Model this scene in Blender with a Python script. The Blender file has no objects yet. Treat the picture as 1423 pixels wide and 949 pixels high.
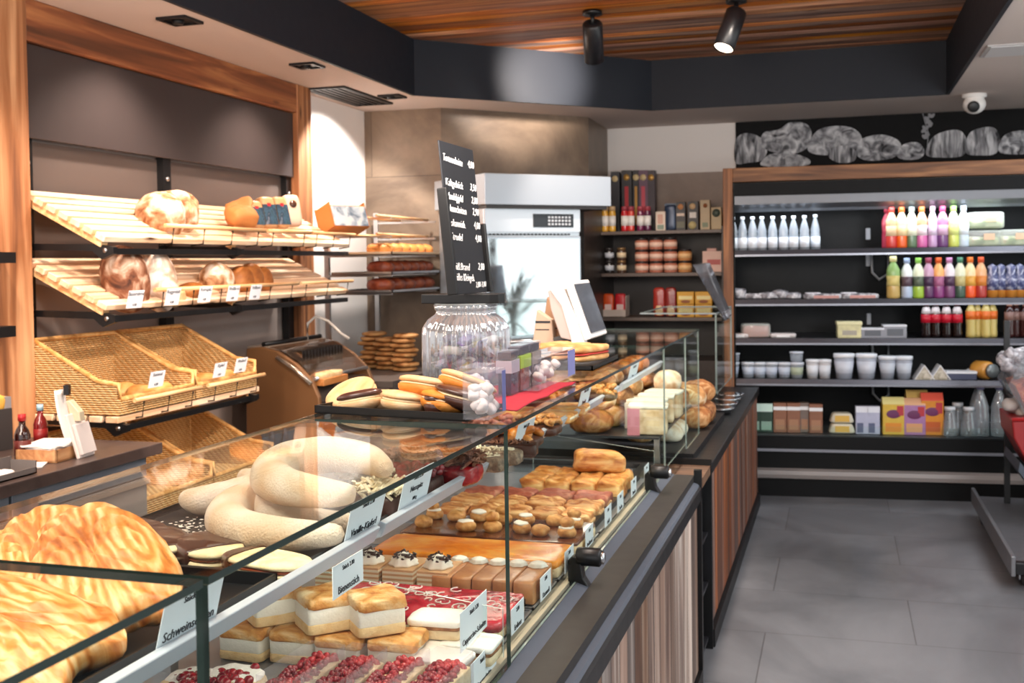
import bpy, bmesh, math, random
from mathutils import Vector, Matrix, Euler, noise
R = math.radians
PI = math.pi
scn = bpy.context.scene
COL = scn.collection
random.seed(11)

# ------------------------------------------------------------------ camera
F_PX, CX, CY = 1500.0, 711.5, 405.0
ROLL, PITCH, YAW, EYE = 0.014, R(1.5), math.atan(454/1500.0), 1.55
_f0 = Vector((-math.sin(YAW), math.cos(YAW), 0)); _r0 = Vector((math.cos(YAW), math.sin(YAW), 0)); _u0 = Vector((0, 0, 1))
_f = _f0*math.cos(PITCH) - _u0*math.sin(PITCH); _u1 = _u0*math.cos(PITCH) + _f0*math.sin(PITCH)
_r = _r0*math.cos(ROLL) - _u1*math.sin(ROLL); _u = _u1*math.cos(ROLL) + _r0*math.sin(ROLL)
EYEP = Vector((0, 0, EYE))
def ray(x, y): return _f + _r*((x-CX)/F_PX) + _u*((CY-y)/F_PX)
def at(x, y, X=None, Y=None, Z=None):
    """point of the photograph on a plane of the shop"""
    d = ray(x, y)
    if X is not None: t = X/d.x
    elif Y is not None: t = Y/d.y
    else: t = (Z-EYE)/d.z
    return EYEP + d*t
def on(x, y, p0, n):
    d = ray(x, y); p0 = Vector(p0); n = Vector(n)
    return EYEP + d*((p0-EYEP).dot(n)/d.dot(n))
cd = bpy.data.cameras.new('camera'); cam = bpy.data.objects.new('camera', cd); COL.objects.link(cam)
m = Matrix.Identity(4)
for i, v in enumerate((_r, _u, -_f)):
    for j in range(3): m[j][i] = v[j]
m[0][3], m[1][3], m[2][3] = EYEP
cam.matrix_world = m
cd.sensor_width = 36; cd.lens = F_PX*36/1423; cd.shift_y = -(474.5-CY)/1423; cd.clip_start = 0.05; cd.clip_end = 60
cd.dof.use_dof = True; cd.dof.focus_distance = 1.9; cd.dof.aperture_fstop = 9
scn.camera = cam
scn.view_settings.view_transform = 'Standard'
try: scn.view_settings.look = 'None'
except Exception: pass
scn.view_settings.gamma = 1; scn.view_settings.use_curve_mapping = False
scn.view_settings.exposure = 0.3
scn.cycles.max_bounces = 10; scn.cycles.transparent_max_bounces = 24
scn.cycles.sample_clamp_indirect = 4
scn.cycles.caustics_reflective = False; scn.cycles.caustics_refractive = False

# ------------------------------------------------------------------ materials
def lin(c):
    if isinstance(c, str):
        c = c.lstrip('#'); c = [int(c[i:i+2], 16)/255 for i in (0, 2, 4)]
    return tuple((v/12.92 if v <= .04045 else ((v+.055)/1.055)**2.4) for v in c[:3]) + (1,)
_M = {}
def newmat(name):
    mt = bpy.data.materials.new(name); mt.use_nodes = True
    nt = mt.node_tree; b = nt.nodes['Principled BSDF']
    return mt, nt, b
def N(nt, t, **k):
    n = nt.nodes.new(t)
    for a, v in k.items():
        if a in n.inputs.keys(): n.inputs[a].default_value = v
        else: setattr(n, a, v)
    return n
def ramp(nt, stops):
    r = nt.nodes.new('ShaderNodeValToRGB'); e = r.color_ramp.elements
    e[0].position, e[0].color = stops[0][0], lin(stops[0][1]); e[1].position, e[1].color = stops[-1][0], lin(stops[-1][1])
    for p, c in stops[1:-1]:
        q = e.new(p); q.color = lin(c)
    return r
def plain(c, rough=.5, metal=0, spec=.5, name=None, emit=0, bump=0, bscale=60, vary=0, coat=0):
    key = ('p', str(c), rough, metal, spec, emit, bump, bscale, vary, coat)
    if key in _M: return _M[key]
    mt, nt, b = newmat(name or 'paint'); L = nt.links
    b.inputs['Base Color'].default_value = lin(c); b.inputs['Roughness'].default_value = rough
    b.inputs['Metallic'].default_value = metal; b.inputs['Specular IOR Level'].default_value = spec
    b.inputs['Coat Weight'].default_value = coat
    tc = N(nt, 'ShaderNodeTexCoord')
    if emit:
        b.inputs['Emission Color'].default_value = lin(c); b.inputs['Emission Strength'].default_value = emit
    ns = N(nt, 'ShaderNodeTexNoise'); ns.inputs['Scale'].default_value = bscale*.35; ns.inputs['Detail'].default_value = 4
    L.new(tc.outputs['Object'], ns.inputs['Vector'])
    if vary:
        hsv = N(nt, 'ShaderNodeHueSaturation'); hsv.inputs['Color'].default_value = lin(c)
        mr = N(nt, 'ShaderNodeMapRange'); mr.inputs['From Min'].default_value = .3; mr.inputs['From Max'].default_value = .7
        mr.inputs['To Min'].default_value = 1-vary; mr.inputs['To Max'].default_value = 1+vary
        L.new(ns.outputs['Fac'], mr.inputs['Value']); L.new(mr.outputs['Result'], hsv.inputs['Value']); L.new(hsv.outputs['Color'], b.inputs['Base Color'])
    rr = N(nt, 'ShaderNodeMapRange'); rr.inputs['To Min'].default_value = max(0, rough-.05); rr.inputs['To Max'].default_value = min(1, rough+.05)
    L.new(ns.outputs['Fac'], rr.inputs['Value']); L.new(rr.outputs['Result'], b.inputs['Roughness'])
    if bump:
        n2 = N(nt, 'ShaderNodeTexNoise'); n2.inputs['Scale'].default_value = bscale; n2.inputs['Detail'].default_value = 5
        L.new(tc.outputs['Object'], n2.inputs['Vector'])
        bp = N(nt, 'ShaderNodeBump'); bp.inputs['Strength'].default_value = bump; bp.inputs['Distance'].default_value = .004
        L.new(n2.outputs['Fac'], bp.inputs['Height']); L.new(bp.outputs['Normal'], b.inputs['Normal'])
    _M[key] = mt
    return mt
def food(stops, scale=12, rough=.6, bump=.4, bscale=90, detail=6, stretch=(1, 1, 1), sss=0, dist=.6, spec=.4, coat=0):
    key = ('f', str(stops), scale, rough, bump, bscale, stretch, dist, coat)
    if key in _M: return _M[key]
    mt, nt, b = newmat('baked'); L = nt.links
    tc = N(nt, 'ShaderNodeTexCoord'); mp = N(nt, 'ShaderNodeMapping'); mp.inputs['Scale'].default_value = stretch
    L.new(tc.outputs['Object'], mp.inputs['Vector'])
    ns = N(nt, 'ShaderNodeTexNoise'); ns.inputs['Scale'].default_value = scale; ns.inputs['Detail'].default_value = detail; ns.inputs['Distortion'].default_value = dist
    L.new(mp.outputs['Vector'], ns.inputs['Vector'])
    r = ramp(nt, stops); L.new(ns.outputs['Fac'], r.inputs['Fac']); L.new(r.outputs['Color'], b.inputs['Base Color'])
    b.inputs['Roughness'].default_value = rough; b.inputs['Specular IOR Level'].default_value = spec; b.inputs['Coat Weight'].default_value = coat
    b.inputs['Coat Roughness'].default_value = .15
    n2 = N(nt, 'ShaderNodeTexNoise'); n2.inputs['Scale'].default_value = bscale; n2.inputs['Detail'].default_value = 5
    L.new(mp.outputs['Vector'], n2.inputs['Vector'])
    bp = N(nt, 'ShaderNodeBump'); bp.inputs['Strength'].default_value = bump; bp.inputs['Distance'].default_value = .004
    L.new(n2.outputs['Fac'], bp.inputs['Height']); L.new(bp.outputs['Normal'], b.inputs['Normal'])
    _M[key] = mt
    return mt
def wood(c1, c2, c3, axis='Y', scale=1.0, rough=.55, plank=None, pw=.12, pax='Z', seam=True, bump=.25, hue=.12):
    """grain along `axis`; plank: boards of width pw counted along pax, each with a tone of its own"""
    key = ('w', c1, c2, c3, axis, scale, rough, plank, pw, pax)
    if key in _M: return _M[key]
    mt, nt, b = newmat('wood'); L = nt.links
    tc = N(nt, 'ShaderNodeTexCoord'); sp = N(nt, 'ShaderNodeSeparateXYZ'); L.new(tc.outputs['Object'], sp.inputs[0])
    mp = N(nt, 'ShaderNodeMapping')
    s = {'X': (.9, 14, 14), 'Y': (14, .9, 14), 'Z': (14, 14, .9)}[axis]
    mp.inputs['Scale'].default_value = [v*scale for v in s]
    L.new(tc.outputs['Object'], mp.inputs['Vector'])
    vec = mp.outputs['Vector']
    if plank:
        dv = N(nt, 'ShaderNodeMath', operation='DIVIDE'); L.new(sp.outputs[pax], dv.inputs[0]); dv.inputs[1].default_value = pw
        fl = N(nt, 'ShaderNodeMath', operation='FLOOR'); L.new(dv.outputs[0], fl.inputs[0])
        wn = N(nt, 'ShaderNodeTexWhiteNoise', noise_dimensions='1D'); L.new(fl.outputs[0], wn.inputs['W'])
        ad = N(nt, 'ShaderNodeVectorMath', operation='MULTIPLY_ADD'); L.new(wn.outputs['Color'], ad.inputs[0]); ad.inputs[1].default_value = (40, 40, 40)
        L.new(vec, ad.inputs[2]); vec = ad.outputs[0]
    ns = N(nt, 'ShaderNodeTexNoise'); ns.inputs['Scale'].default_value = 1.6; ns.inputs['Detail'].default_value = 7; ns.inputs['Distortion'].default_value = 1.2
    L.new(vec, ns.inputs['Vector'])
    r = ramp(nt, [(.30, c1), (.5, c2), (.68, c3)]); L.new(ns.outputs['Fac'], r.inputs['Fac'])
    colr = r.outputs['Color']
    if plank:
        hs = N(nt, 'ShaderNodeHueSaturation'); L.new(colr, hs.inputs['Color'])
        mr = N(nt, 'ShaderNodeMapRange'); mr.inputs['To Min'].default_value = .45; mr.inputs['To Max'].default_value = 1.45; L.new(wn.outputs['Value'], mr.inputs['Value']); L.new(mr.outputs['Result'], hs.inputs['Value'])
        s3 = N(nt, 'ShaderNodeSeparateColor'); L.new(wn.outputs['Color'], s3.inputs[0])
        m2 = N(nt, 'ShaderNodeMapRange'); m2.inputs['To Min'].default_value = 1-hue*4; m2.inputs['To Max'].default_value = 1+hue*2; L.new(s3.outputs['Green'], m2.inputs['Value']); L.new(m2.outputs['Result'], hs.inputs['Saturation'])
        fr = N(nt, 'ShaderNodeMath', operation='FRACT'); L.new(dv.outputs[0], fr.inputs[0])
        sm = N(nt, 'ShaderNodeMath', operation='COMPARE'); L.new(fr.outputs[0], sm.inputs[0]); sm.inputs[1].default_value = 0; sm.inputs[2].default_value = .05
        mx = N(nt, 'ShaderNodeMix', data_type='RGBA'); L.new(sm.outputs[0], mx.inputs['Factor']); L.new(hs.outputs['Color'], mx.inputs['A']); mx.inputs['B'].default_value = lin('#1a120c')
        colr = mx.outputs['Result']
    # knots
    vo = N(nt, 'ShaderNodeTexVoronoi'); vo.inputs['Scale'].default_value = 1
    mk = N(nt, 'ShaderNodeMapping'); k = {'X': (2.2, 9, 9), 'Y': (9, 2.2, 9), 'Z': (9, 9, 2.2)}[axis]; mk.inputs['Scale'].default_value = k
    L.new(tc.outputs['Object'], mk.inputs['Vector']); L.new(mk.outputs['Vector'], vo.inputs['Vector'])
    kr = ramp(nt, [(.03, '#000000'), (.13, '#ffffff')]); L.new(vo.outputs['Distance'], kr.inputs['Fac'])
    mx2 = N(nt, 'ShaderNodeMix', data_type='RGBA'); L.new(kr.outputs['Color'], mx2.inputs['Factor']); mx2.inputs['A'].default_value = lin('#3a1d0d'); L.new(colr, mx2.inputs['B'])
    L.new(mx2.outputs['Result'], b.inputs['Base Color'])
    b.inputs['Roughness'].default_value = rough
    bp = N(nt, 'ShaderNodeBump'); bp.inputs['Strength'].default_value = bump; bp.inputs['Distance'].default_value = .004
    L.new(ns.outputs['Fac'], bp.inputs['Height']); L.new(bp.outputs['Normal'], b.inputs['Normal'])
    _M[key] = mt
    return mt
def concrete(c1, c2, rough=.5, scale=2.2, tile=None, joint='#2b2725', bump=.12, off=(0, 0)):
    key = ('c', c1, c2, rough, scale, str(tile), off)
    if key in _M: return _M[key]
    mt, nt, b = newmat('concrete'); L = nt.links
    tc = N(nt, 'ShaderNodeTexCoord')
    ns = N(nt, 'ShaderNodeTexNoise'); ns.inputs['Scale'].default_value = scale; ns.inputs['Detail'].default_value = 8; ns.inputs['Roughness'].default_value = .62; ns.inputs['Distortion'].default_value = .8
    L.new(tc.outputs['Object'], ns.inputs['Vector'])
    r = ramp(nt, [(.32, c1), (.68, c2)]); L.new(ns.outputs['Fac'], r.inputs['Fac']); colr = r.outputs['Color']
    if tile:
        br = N(nt, 'ShaderNodeTexBrick'); br.offset = .5
        br.inputs['Scale'].default_value = 1; br.inputs['Mortar Size'].default_value = .003; br.inputs['Mortar Smooth'].default_value = .3
        br.inputs['Brick Width'].default_value = tile[0]; br.inputs['Row Height'].default_value = tile[1]
        br.inputs['Color1'].default_value = (.86, .86, .86, 1); br.inputs['Color2'].default_value = (1.08, 1.08, 1.08, 1); br.inputs['Mortar'].default_value = (.45, .44, .43, 1)
        mp = N(nt, 'ShaderNodeMapping'); mp.inputs['Location'].default_value = (off[0], off[1], 0)
        if len(tile) > 2: mp.inputs['Rotation'].default_value = tile[2]
        L.new(tc.outputs['Object'], mp.inputs['Vector']); L.new(mp.outputs['Vector'], br.inputs['Vector'])
        mx = N(nt, 'ShaderNodeMix', data_type='RGBA', blend_type='MULTIPLY'); mx.inputs['Factor'].default_value = 1
        L.new(colr, mx.inputs['A']); L.new(br.outputs['Color'], mx.inputs['B']); colr = mx.outputs['Result']
    L.new(colr, b.inputs['Base Color'])
    rr = N(nt, 'ShaderNodeMapRange'); rr.inputs['To Min'].default_value = rough-.12; rr.inputs['To Max'].default_value = rough+.12; L.new(ns.outputs['Fac'], rr.inputs['Value']); L.new(rr.outputs['Result'], b.inputs['Roughness'])
    bp = N(nt, 'ShaderNodeBump'); bp.inputs['Strength'].default_value = bump; bp.inputs['Distance'].default_value = .004
    L.new(ns.outputs['Fac'], bp.inputs['Height']); L.new(bp.outputs['Normal'], b.inputs['Normal'])
    _M[key] = mt
    return mt
def glass(tint='#fbfffd', ior=1.45, rough=0.0, body=0.0, bodyc='#e8eef2', flute=0, k=.6):
    """thin sheet: clear straight through, mirror by Fresnel"""
    key = ('g', tint, ior, rough, body, bodyc, flute, k)
    if key in _M: return _M[key]
    mt, nt, b = newmat('glass'); L = nt.links
    out = nt.nodes['Material Output']; nt.nodes.remove(b)
    tr = N(nt, 'ShaderNodeBsdfTransparent'); tr.inputs['Color'].default_value = lin(tint)
    gl = N(nt, 'ShaderNodeBsdfGlossy'); gl.inputs['Roughness'].default_value = rough; gl.inputs['Color'].default_value = (1, 1, 1, 1)
    ge = N(nt, 'ShaderNodeNewGeometry'); dt = N(nt, 'ShaderNodeVectorMath', operation='DOT_PRODUCT'); L.new(ge.outputs['Normal'], dt.inputs[0]); L.new(ge.outputs['Incoming'], dt.inputs[1])
    ab = N(nt, 'ShaderNodeMath', operation='ABSOLUTE'); L.new(dt.outputs['Value'], ab.inputs[0])
    om = N(nt, 'ShaderNodeMath', operation='SUBTRACT', use_clamp=True); om.inputs[0].default_value = 1; L.new(ab.outputs[0], om.inputs[1])
    p5 = N(nt, 'ShaderNodeMath', operation='POWER'); L.new(om.outputs[0], p5.inputs[0]); p5.inputs[1].default_value = 5
    r0 = ((ior-1)/(ior+1))**2
    fr = N(nt, 'ShaderNodeMath', operation='MULTIPLY_ADD'); L.new(p5.outputs[0], fr.inputs[0]); fr.inputs[1].default_value = (1-r0)*k; fr.inputs[2].default_value = r0*k
    mx = N(nt, 'ShaderNodeMixShader'); L.new(fr.outputs[0], mx.inputs[0]); L.new(tr.outputs[0], mx.inputs[1]); L.new(gl.outputs[0], mx.inputs[2])
    last = mx.outputs[0]
    if flute:
        tc = N(nt, 'ShaderNodeTexCoord'); w = N(nt, 'ShaderNodeTexNoise'); w.inputs['Scale'].default_value = flute
        L.new(tc.outputs['Object'], w.inputs['Vector']); bp = N(nt, 'ShaderNodeBump'); bp.inputs['Strength'].default_value = .5; bp.inputs['Distance'].default_value = .01
        L.new(w.outputs['Fac'], bp.inputs['Height']); L.new(bp.outputs['Normal'], gl.inputs['Normal'])
    if body:
        df = N(nt, 'ShaderNodeBsdfDiffuse'); df.inputs['Color'].default_value = lin(bodyc)
        m2 = N(nt, 'ShaderNodeMixShader'); m2.inputs[0].default_value = body; L.new(last, m2.inputs[1]); L.new(df.outputs[0], m2.inputs[2]); last = m2.outputs[0]
    L.new(last, out.inputs['Surface'])
    _M[key] = mt
    return mt
def glow(c, s):
    key = ('e', c, s)
    if key in _M: return _M[key]
    mt, nt, b = newmat('lamp_glow')
    b.inputs['Base Color'].default_value = lin(c); b.inputs['Emission Color'].default_value = lin(c); b.inputs['Emission Strength'].default_value = s
    _M[key] = mt
    return mt

# ------------------------------------------------------------------ mesh builder
class MB:
    def __init__(s): s.v = []; s.f = []; s.mi = []; s.sm = []
    def add(s, vs, fs, mi=0, smooth=False, M=None):
        o = len(s.v)
        for p in vs:
            p = Vector(p)
            if M is not None: p = M @ p
            s.v.append(tuple(p))
        for f in fs:
            s.f.append([i+o for i in f]); s.mi.append(mi); s.sm.append(smooth)
        return s
    def box(s, x0, x1, y0, y1, z0, z1, mi=0, M=None):
        vs = [(x, y, z) for x in (x0, x1) for y in (y0, y1) for z in (z0, z1)]
        return s.add(vs, [(0, 1, 3, 2), (4, 6, 7, 5), (0, 4, 5, 1), (2, 3, 7, 6), (0, 2, 6, 4), (1, 5, 7, 3)], mi, False, M)
    def prism(s, pts, d0, d1, ax='Z', mi=0, M=None, smooth=False):
        """polygon pts (2d) swept along ax: Z->(x,y), Y->(x,z), X->(y,z)"""
        n = len(pts)
        mk = {'Z': lambda p, d: (p[0], p[1], d), 'Y': lambda p, d: (p[0], d, p[1]), 'X': lambda p, d: (d, p[0], p[1])}[ax]
        vs = [mk(p, d0) for p in pts] + [mk(p, d1) for p in pts]
        s.add(vs, [tuple(range(n))[::-1], tuple(range(n, 2*n))], mi, False, M)
        o = len(s.v)-2*n
        for i in range(n):
            j = (i+1) % n
            s.f.append([o+i, o+j, o+n+j, o+n+i]); s.mi.append(mi); s.sm.append(smooth)
        return s
    def lathe(s, prof, seg=20, c=(0, 0, 0), mi=0, M=None, flute=0, nfl=0, mis=None, squash=None):
        n = len(prof); vs = []
        for k in range(seg):
            a = 2*PI*k/seg
            for r, z in prof:
                rr = r*(1+flute*math.cos(nfl*a)) if flute else r
                x, y = rr*math.cos(a), rr*math.sin(a)
                if squash: x, y = squash(x, y, z)
                vs.append((c[0]+x, c[1]+y, c[2]+z))
        o = len(s.v); s.add(vs, [], mi, True, M)
        for k in range(seg):
            l = (k+1) % seg
            for i in range(n-1):
                s.f.append([o+k*n+i, o+l*n+i, o+l*n+i+1, o+k*n+i+1]); s.mi.append(mis[i] if mis else mi); s.sm.append(True)
        for idx, rev in ((0, True), (n-1, False)):
            if prof[idx][0] > 1e-5:
                ring = [o+k*n+idx for k in range(seg)]
                s.f.append(ring[::-1] if rev else ring); s.mi.append((mis[0] if idx == 0 else mis[-1]) if mis else mi); s.sm.append(False)
        return s
    def tube(s, pts, r, seg=8, mi=0, M=None, closed=False):
        pts = [Vector(p) for p in pts]; n = len(pts); rings = []
        rs = r if isinstance(r, (list, tuple)) else [r]*n
        vs = []
        up = Vector((0, 0, 1))
        for i, p in enumerate(pts):
            a = pts[(i-1) % n] if (closed or i > 0) else p; b = pts[(i+1) % n] if (closed or i < n-1) else p
            t = (b-a).normalized() if (b-a).length > 1e-9 else Vector((0, 0, 1))
            q = up if abs(t.dot(up)) < .95 else Vector((1, 0, 0))
            e1 = t.cross(q).normalized(); e2 = t.cross(e1).normalized()
            for k in range(seg):
                w = 2*PI*k/seg
                vs.append(p + (e1*math.cos(w)+e2*math.sin(w))*rs[i])
        o = len(s.v); s.add(vs, [], mi, True, M)
        for i in range(n if closed else n-1):
            j = (i+1) % n
            for k in range(seg):
                l = (k+1) % seg
                s.f.append([o+i*seg+k, o+i*seg+l, o+j*seg+l, o+j*seg+k]); s.mi.append(mi); s.sm.append(True)
        if not closed:
            s.f.append([o+k for k in range(seg)][::-1]); s.mi.append(mi); s.sm.append(False)
            s.f.append([o+(n-1)*seg+k for k in range(seg)]); s.mi.append(mi); s.sm.append(False)
        return s
    def sup(s, c, rad, e=1.0, e2=None, nu=24, nv=14, amp=0, freq=8, seed=0, rot=(0, 0, 0), mi=0, flat=None, fn=None):
        """superellipsoid (e=1 ellipsoid, small e = rounded box) roughened by noise; flat: clip below that fraction"""
        e2 = e if e2 is None else e2
        pw = lambda v, q: math.copysign(abs(v)**q, v)
        rm = Euler(rot).to_matrix(); vs = []; sd = Vector((seed*3.17, seed*1.71, seed*2.3))
        for i in range(nv+1):
            ph = -PI/2+PI*i/nv
            for k in range(nu):
                th = 2*PI*k/nu
                p = Vector((pw(math.cos(ph), e)*pw(math.cos(th), e2), pw(math.cos(ph), e)*pw(math.sin(th), e2), pw(math.sin(ph), e)))
                q = Vector((p.x*rad[0], p.y*rad[1], p.z*rad[2]))
                if fn: q = fn(q)
                if amp:
                    d = noise.noise(q*freq*10+sd)*amp + noise.noise(q*freq*27+sd)*amp*.45
                    q += (p.normalized() if p.length > 0 else p)*d
                if flat is not None and q.z < flat*rad[2]: q.z = flat*rad[2]
                vs.append(rm @ q + Vector(c))
        fs = []
        for i in range(nv):
            for k in range(nu):
                l = (k+1) % nu
                if i == 0: fs.append((k, nu+l, nu+k)) if False else fs.append((i*nu+k, i*nu+l, (i+1)*nu+l, (i+1)*nu+k))
                else: fs.append((i*nu+k, i*nu+l, (i+1)*nu+l, (i+1)*nu+k))
        return s.add(vs, fs, mi, True)
    def sheet(s, fn, nu, nv, mi=0, smooth=True):
        vs = [fn(i/nu, j/nv) for j in range(nv+1) for i in range(nu+1)]
        fs = [(j*(nu+1)+i, j*(nu+1)+i+1, (j+1)*(nu+1)+i+1, (j+1)*(nu+1)+i) for j in range(nv) for i in range(nu)]
        return s.add(vs, fs, mi, smooth)
    def build(s, name, mats, parent=None, loc=None, rot=None, bevel=0, seg=2, solid=0):
        me = bpy.data.meshes.new(name); me.from_pydata(s.v, [], s.f); me.update()
        for mt in (mats if isinstance(mats, (list, tuple)) else [mats]): me.materials.append(mt)
        for p, mi, sm in zip(me.polygons, s.mi, s.sm): p.material_index = mi; p.use_smooth = sm
        bm = bmesh.new(); bm.from_mesh(me); bmesh.ops.recalc_face_normals(bm, faces=bm.faces); bm.to_mesh(me); bm.free()
        o = bpy.data.objects.new(name, me); COL.objects.link(o)
        if parent is not None: o.parent = parent
        if loc is not None: o.location = loc
        if rot is not None: o.rotation_euler = rot
        if solid:
            q = o.modifiers.new('thick', 'SOLIDIFY'); q.thickness = solid; q.offset = 0
        if bevel:
            q = o.modifiers.new('edge', 'BEVEL'); q.width = bevel; q.segments = seg; q.limit_method = 'ANGLE'; q.angle_limit = R(40)
        return o
def tag(o, label, cat, group=None, kind=None):
    if label: o['label'] = label
    if cat: o['category'] = cat
    if group: o['group'] = group
    if kind: o['kind'] = kind
    return o
def thing(name, label, cat, loc=(0, 0, 0), rz=0, group=None, rot=None):
    o = bpy.data.objects.new(name, None); COL.objects.link(o); o.empty_display_size = .05
    o.location = loc; o.rotation_euler = rot if rot else (0, 0, rz)
    return tag(o, label, cat, group)
def struct(name, mb, mt, **k):
    o = mb.build(name, mt, **k); o['kind'] = 'structure'; return o
def dup(root, loc=None, rz=None, label=None, group=None, scale=None, rot=None):
    r = root.copy(); COL.objects.link(r)
    if loc is not None: r.location = loc
    if rz is not None: r.rotation_euler = (0, 0, rz)
    if rot is not None: r.rotation_euler = rot
    if scale is not None: r.scale = scale if isinstance(scale, (list, tuple)) else (scale,)*3
    if label: r['label'] = label
    if group: r['group'] = group
    for ch in list(root.children):
        c = ch.copy(); COL.objects.link(c); c.parent = r
        for g in list(ch.children):
            d = g.copy(); COL.objects.link(d); d.parent = c
    return r
ORD = ['first', 'second', 'third', 'fourth', 'fifth', 'sixth', 'seventh', 'eighth', 'ninth', 'tenth', 'eleventh', 'twelfth']
def text(body, size, parent, loc, rot, mt, name='lettering', shear=0, align='CENTER', sx=1.0):
    cu = bpy.data.curves.new(name, 'FONT'); cu.body = body; cu.size = size; cu.align_x = align; cu.align_y = 'CENTER'; cu.shear = shear; cu.extrude = .0004; cu.offset = -.0003 if name == 'chalk_writing' else 0; cu.resolution_u = 2
    o = bpy.data.objects.new(name, cu); COL.objects.link(o); cu.materials.append(mt)
    o.parent = parent; o.location = loc; o.rotation_euler = rot; o.scale = (sx, 1, 1)
    return o
BLACK = plain('#0d0d0f', .4, spec=.4); BLACKM = plain('#131315', .5, spec=.3); STEEL = plain('#c3c5c8', .3, 1.0); WHITE = plain('#f2efec', .5)
CHROME = plain('#d8dade', .12, 1.0); INK = plain('#20242c', .6); CARD = plain('#e9edf4', .5); DKGREY = plain('#3b3838', .5)
GLASS = glass(k=.22); TOPGLASS = glass(k=.55); GEDGE = plain('#2b3a35', .15, spec=.6); GEDGE2 = plain('#8f9c96', .15, spec=.8)
PINE = wood('#c98a55', '#e3b27c', '#f1cf9f', 'Y', 1.2, .5)
def pane(mb, x0, x1, y0, y1, z0, z1):
    """thin sheet of glass with green ground edges: the two broad faces are clear"""
    d = [x1-x0, y1-y0, z1-z0]; ax = d.index(min(d))
    vs = [(x, y, z) for x in (x0, x1) for y in (y0, y1) for z in (z0, z1)]
    fs = [(0, 1, 3, 2), (4, 6, 7, 5), (0, 4, 5, 1), (2, 3, 7, 6), (0, 2, 6, 4), (1, 5, 7, 3)]
    for i, f in enumerate(fs): mb.add(vs, [f], 0 if i//2 == ax else 1)
    return mb
# ------------------------------------------------------------------ the shop itself
CEILW = wood('#6a3210', '#b2652a', '#e09a50', 'X', .55, .5, plank=True, pw=.105, pax='Y', bump=.4)
TIMBER = wood('#55301b', '#97623c', '#cb9a70', 'Z', .5, .6, bump=.4)
TIMBERX = wood('#4c2f1d', '#7d5233', '#a4744b', 'X', .8, .6, bump=.4)
TIMBERY = wood('#4b2a17', '#80492a', '#b27648', 'Y', .6, .6, bump=.4)
PLASTER = plain('#e6e0dc', .75, bump=.06, bscale=120)
DARKC = concrete('#7c6a60', '#9c897c', .5, 1.6)
struct('floor', MB().box(-3.3, 3.4, -2.5, 9.0, -.06, 0), concrete('#55565a', '#85868a', .36, 1.0, tile=(1.18, .59), off=(.3, .16), bump=.05))
struct('wall_left', MB().box(-3.3, -3.1, -2.5, 6.82, 0, 3.1), PLASTER)
struct('wall_corner', MB().prism([(-3.3, 6.80), (-2.55, 6.83), (-1.73, 7.68), (-1.75, 8.75), (-3.3, 8.75)], 0, 2.6),
       concrete('#46382f', '#84715f', .40, 1.5, tile=(1.9, .65, (R(90), 0, 0)), off=(.2, .2)))
wb = MB().box(-2.2, 3.4, 8.43, 8.6, 0, 3.1)
struct('wall_back', wb, PLASTER)
struct('trim_1', MB().box(-1.74, -.60, 8.405, 8.432, 0, 2.23), DARKC)
# right wall with the shop window that lights the room and shows in the oven glass
wr = MB()
wr.box(3.2, 3.4, -2.5, 2.6, 0, 3.1); wr.box(3.2, 3.4, 6.6, 8.6, 0, 3.1); wr.box(3.2, 3.4, 2.6, 6.6, 0, .12); wr.box(3.2, 3.4, 2.6, 6.6, 2.45, 3.1)
struct('wall_right', wr, PLASTER)
wf = MB()
for y in (2.6, 4.57, 6.54): wf.box(3.24, 3.32, y, y+.06, .12, 2.45)
wf.box(3.24, 3.32, 2.6, 6.6, .12, .18); wf.box(3.24, 3.32, 2.6, 6.6, 2.39, 2.45)
w1 = struct('window_1', wf, BLACKM)
MB().box(3.275, 3.283, 2.6, 6.6, .12, 2.45).build('pane', GLASS, w1)
# ceiling: reclaimed boards in the well, pale soffit around it, dark fascia between them
ring = [(-2.52, -2.5), (-2.52, 6.25), (-1.24, 7.5), (.69, 7.5), (.69, -2.5)]
struct('ceiling', MB().box(-3.3, 3.4, -2.5, 8.6, 2.94, 3.05), CEILW)
SOFF = plain('#cdbfb8', .8, name='soffit', bump=.04, bscale=150)
sf = MB()
sf.prism([(-3.3, -2.5), (-2.52, -2.5), (-2.52, 6.25), (-3.3, 6.25)], 2.6, 2.66)
sf.prism([(-3.3, 6.25), (-2.52, 6.25), (-1.24, 7.5), (-1.24, 8.6), (-3.3, 8.6)], 2.6, 2.66)
sf.prism([(-1.24, 7.5), (3.4, 7.5), (3.4, 8.6), (-1.24, 8.6)], 2.6, 2.66)
sf.prism([(.69, -2.5), (3.4, -2.5), (3.4, 7.5), (.69, 7.5)], 2.6, 2.66)
struct('trim_2', sf, SOFF)
fa = MB()
for (a, b) in zip(ring, ring[1:]):
    d = (Vector(b)-Vector(a)).normalized(); nrm = Vector((d.y, -d.x))*.02
    p = [a, b, (b[0]+nrm.x, b[1]+nrm.y), (a[0]+nrm.x, a[1]+nrm.y)]
    fa.prism(p, 2.595, 2.945)
struct('trim_3', fa, plain('#20242c', .6, spec=.25, name='fascia'))
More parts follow.
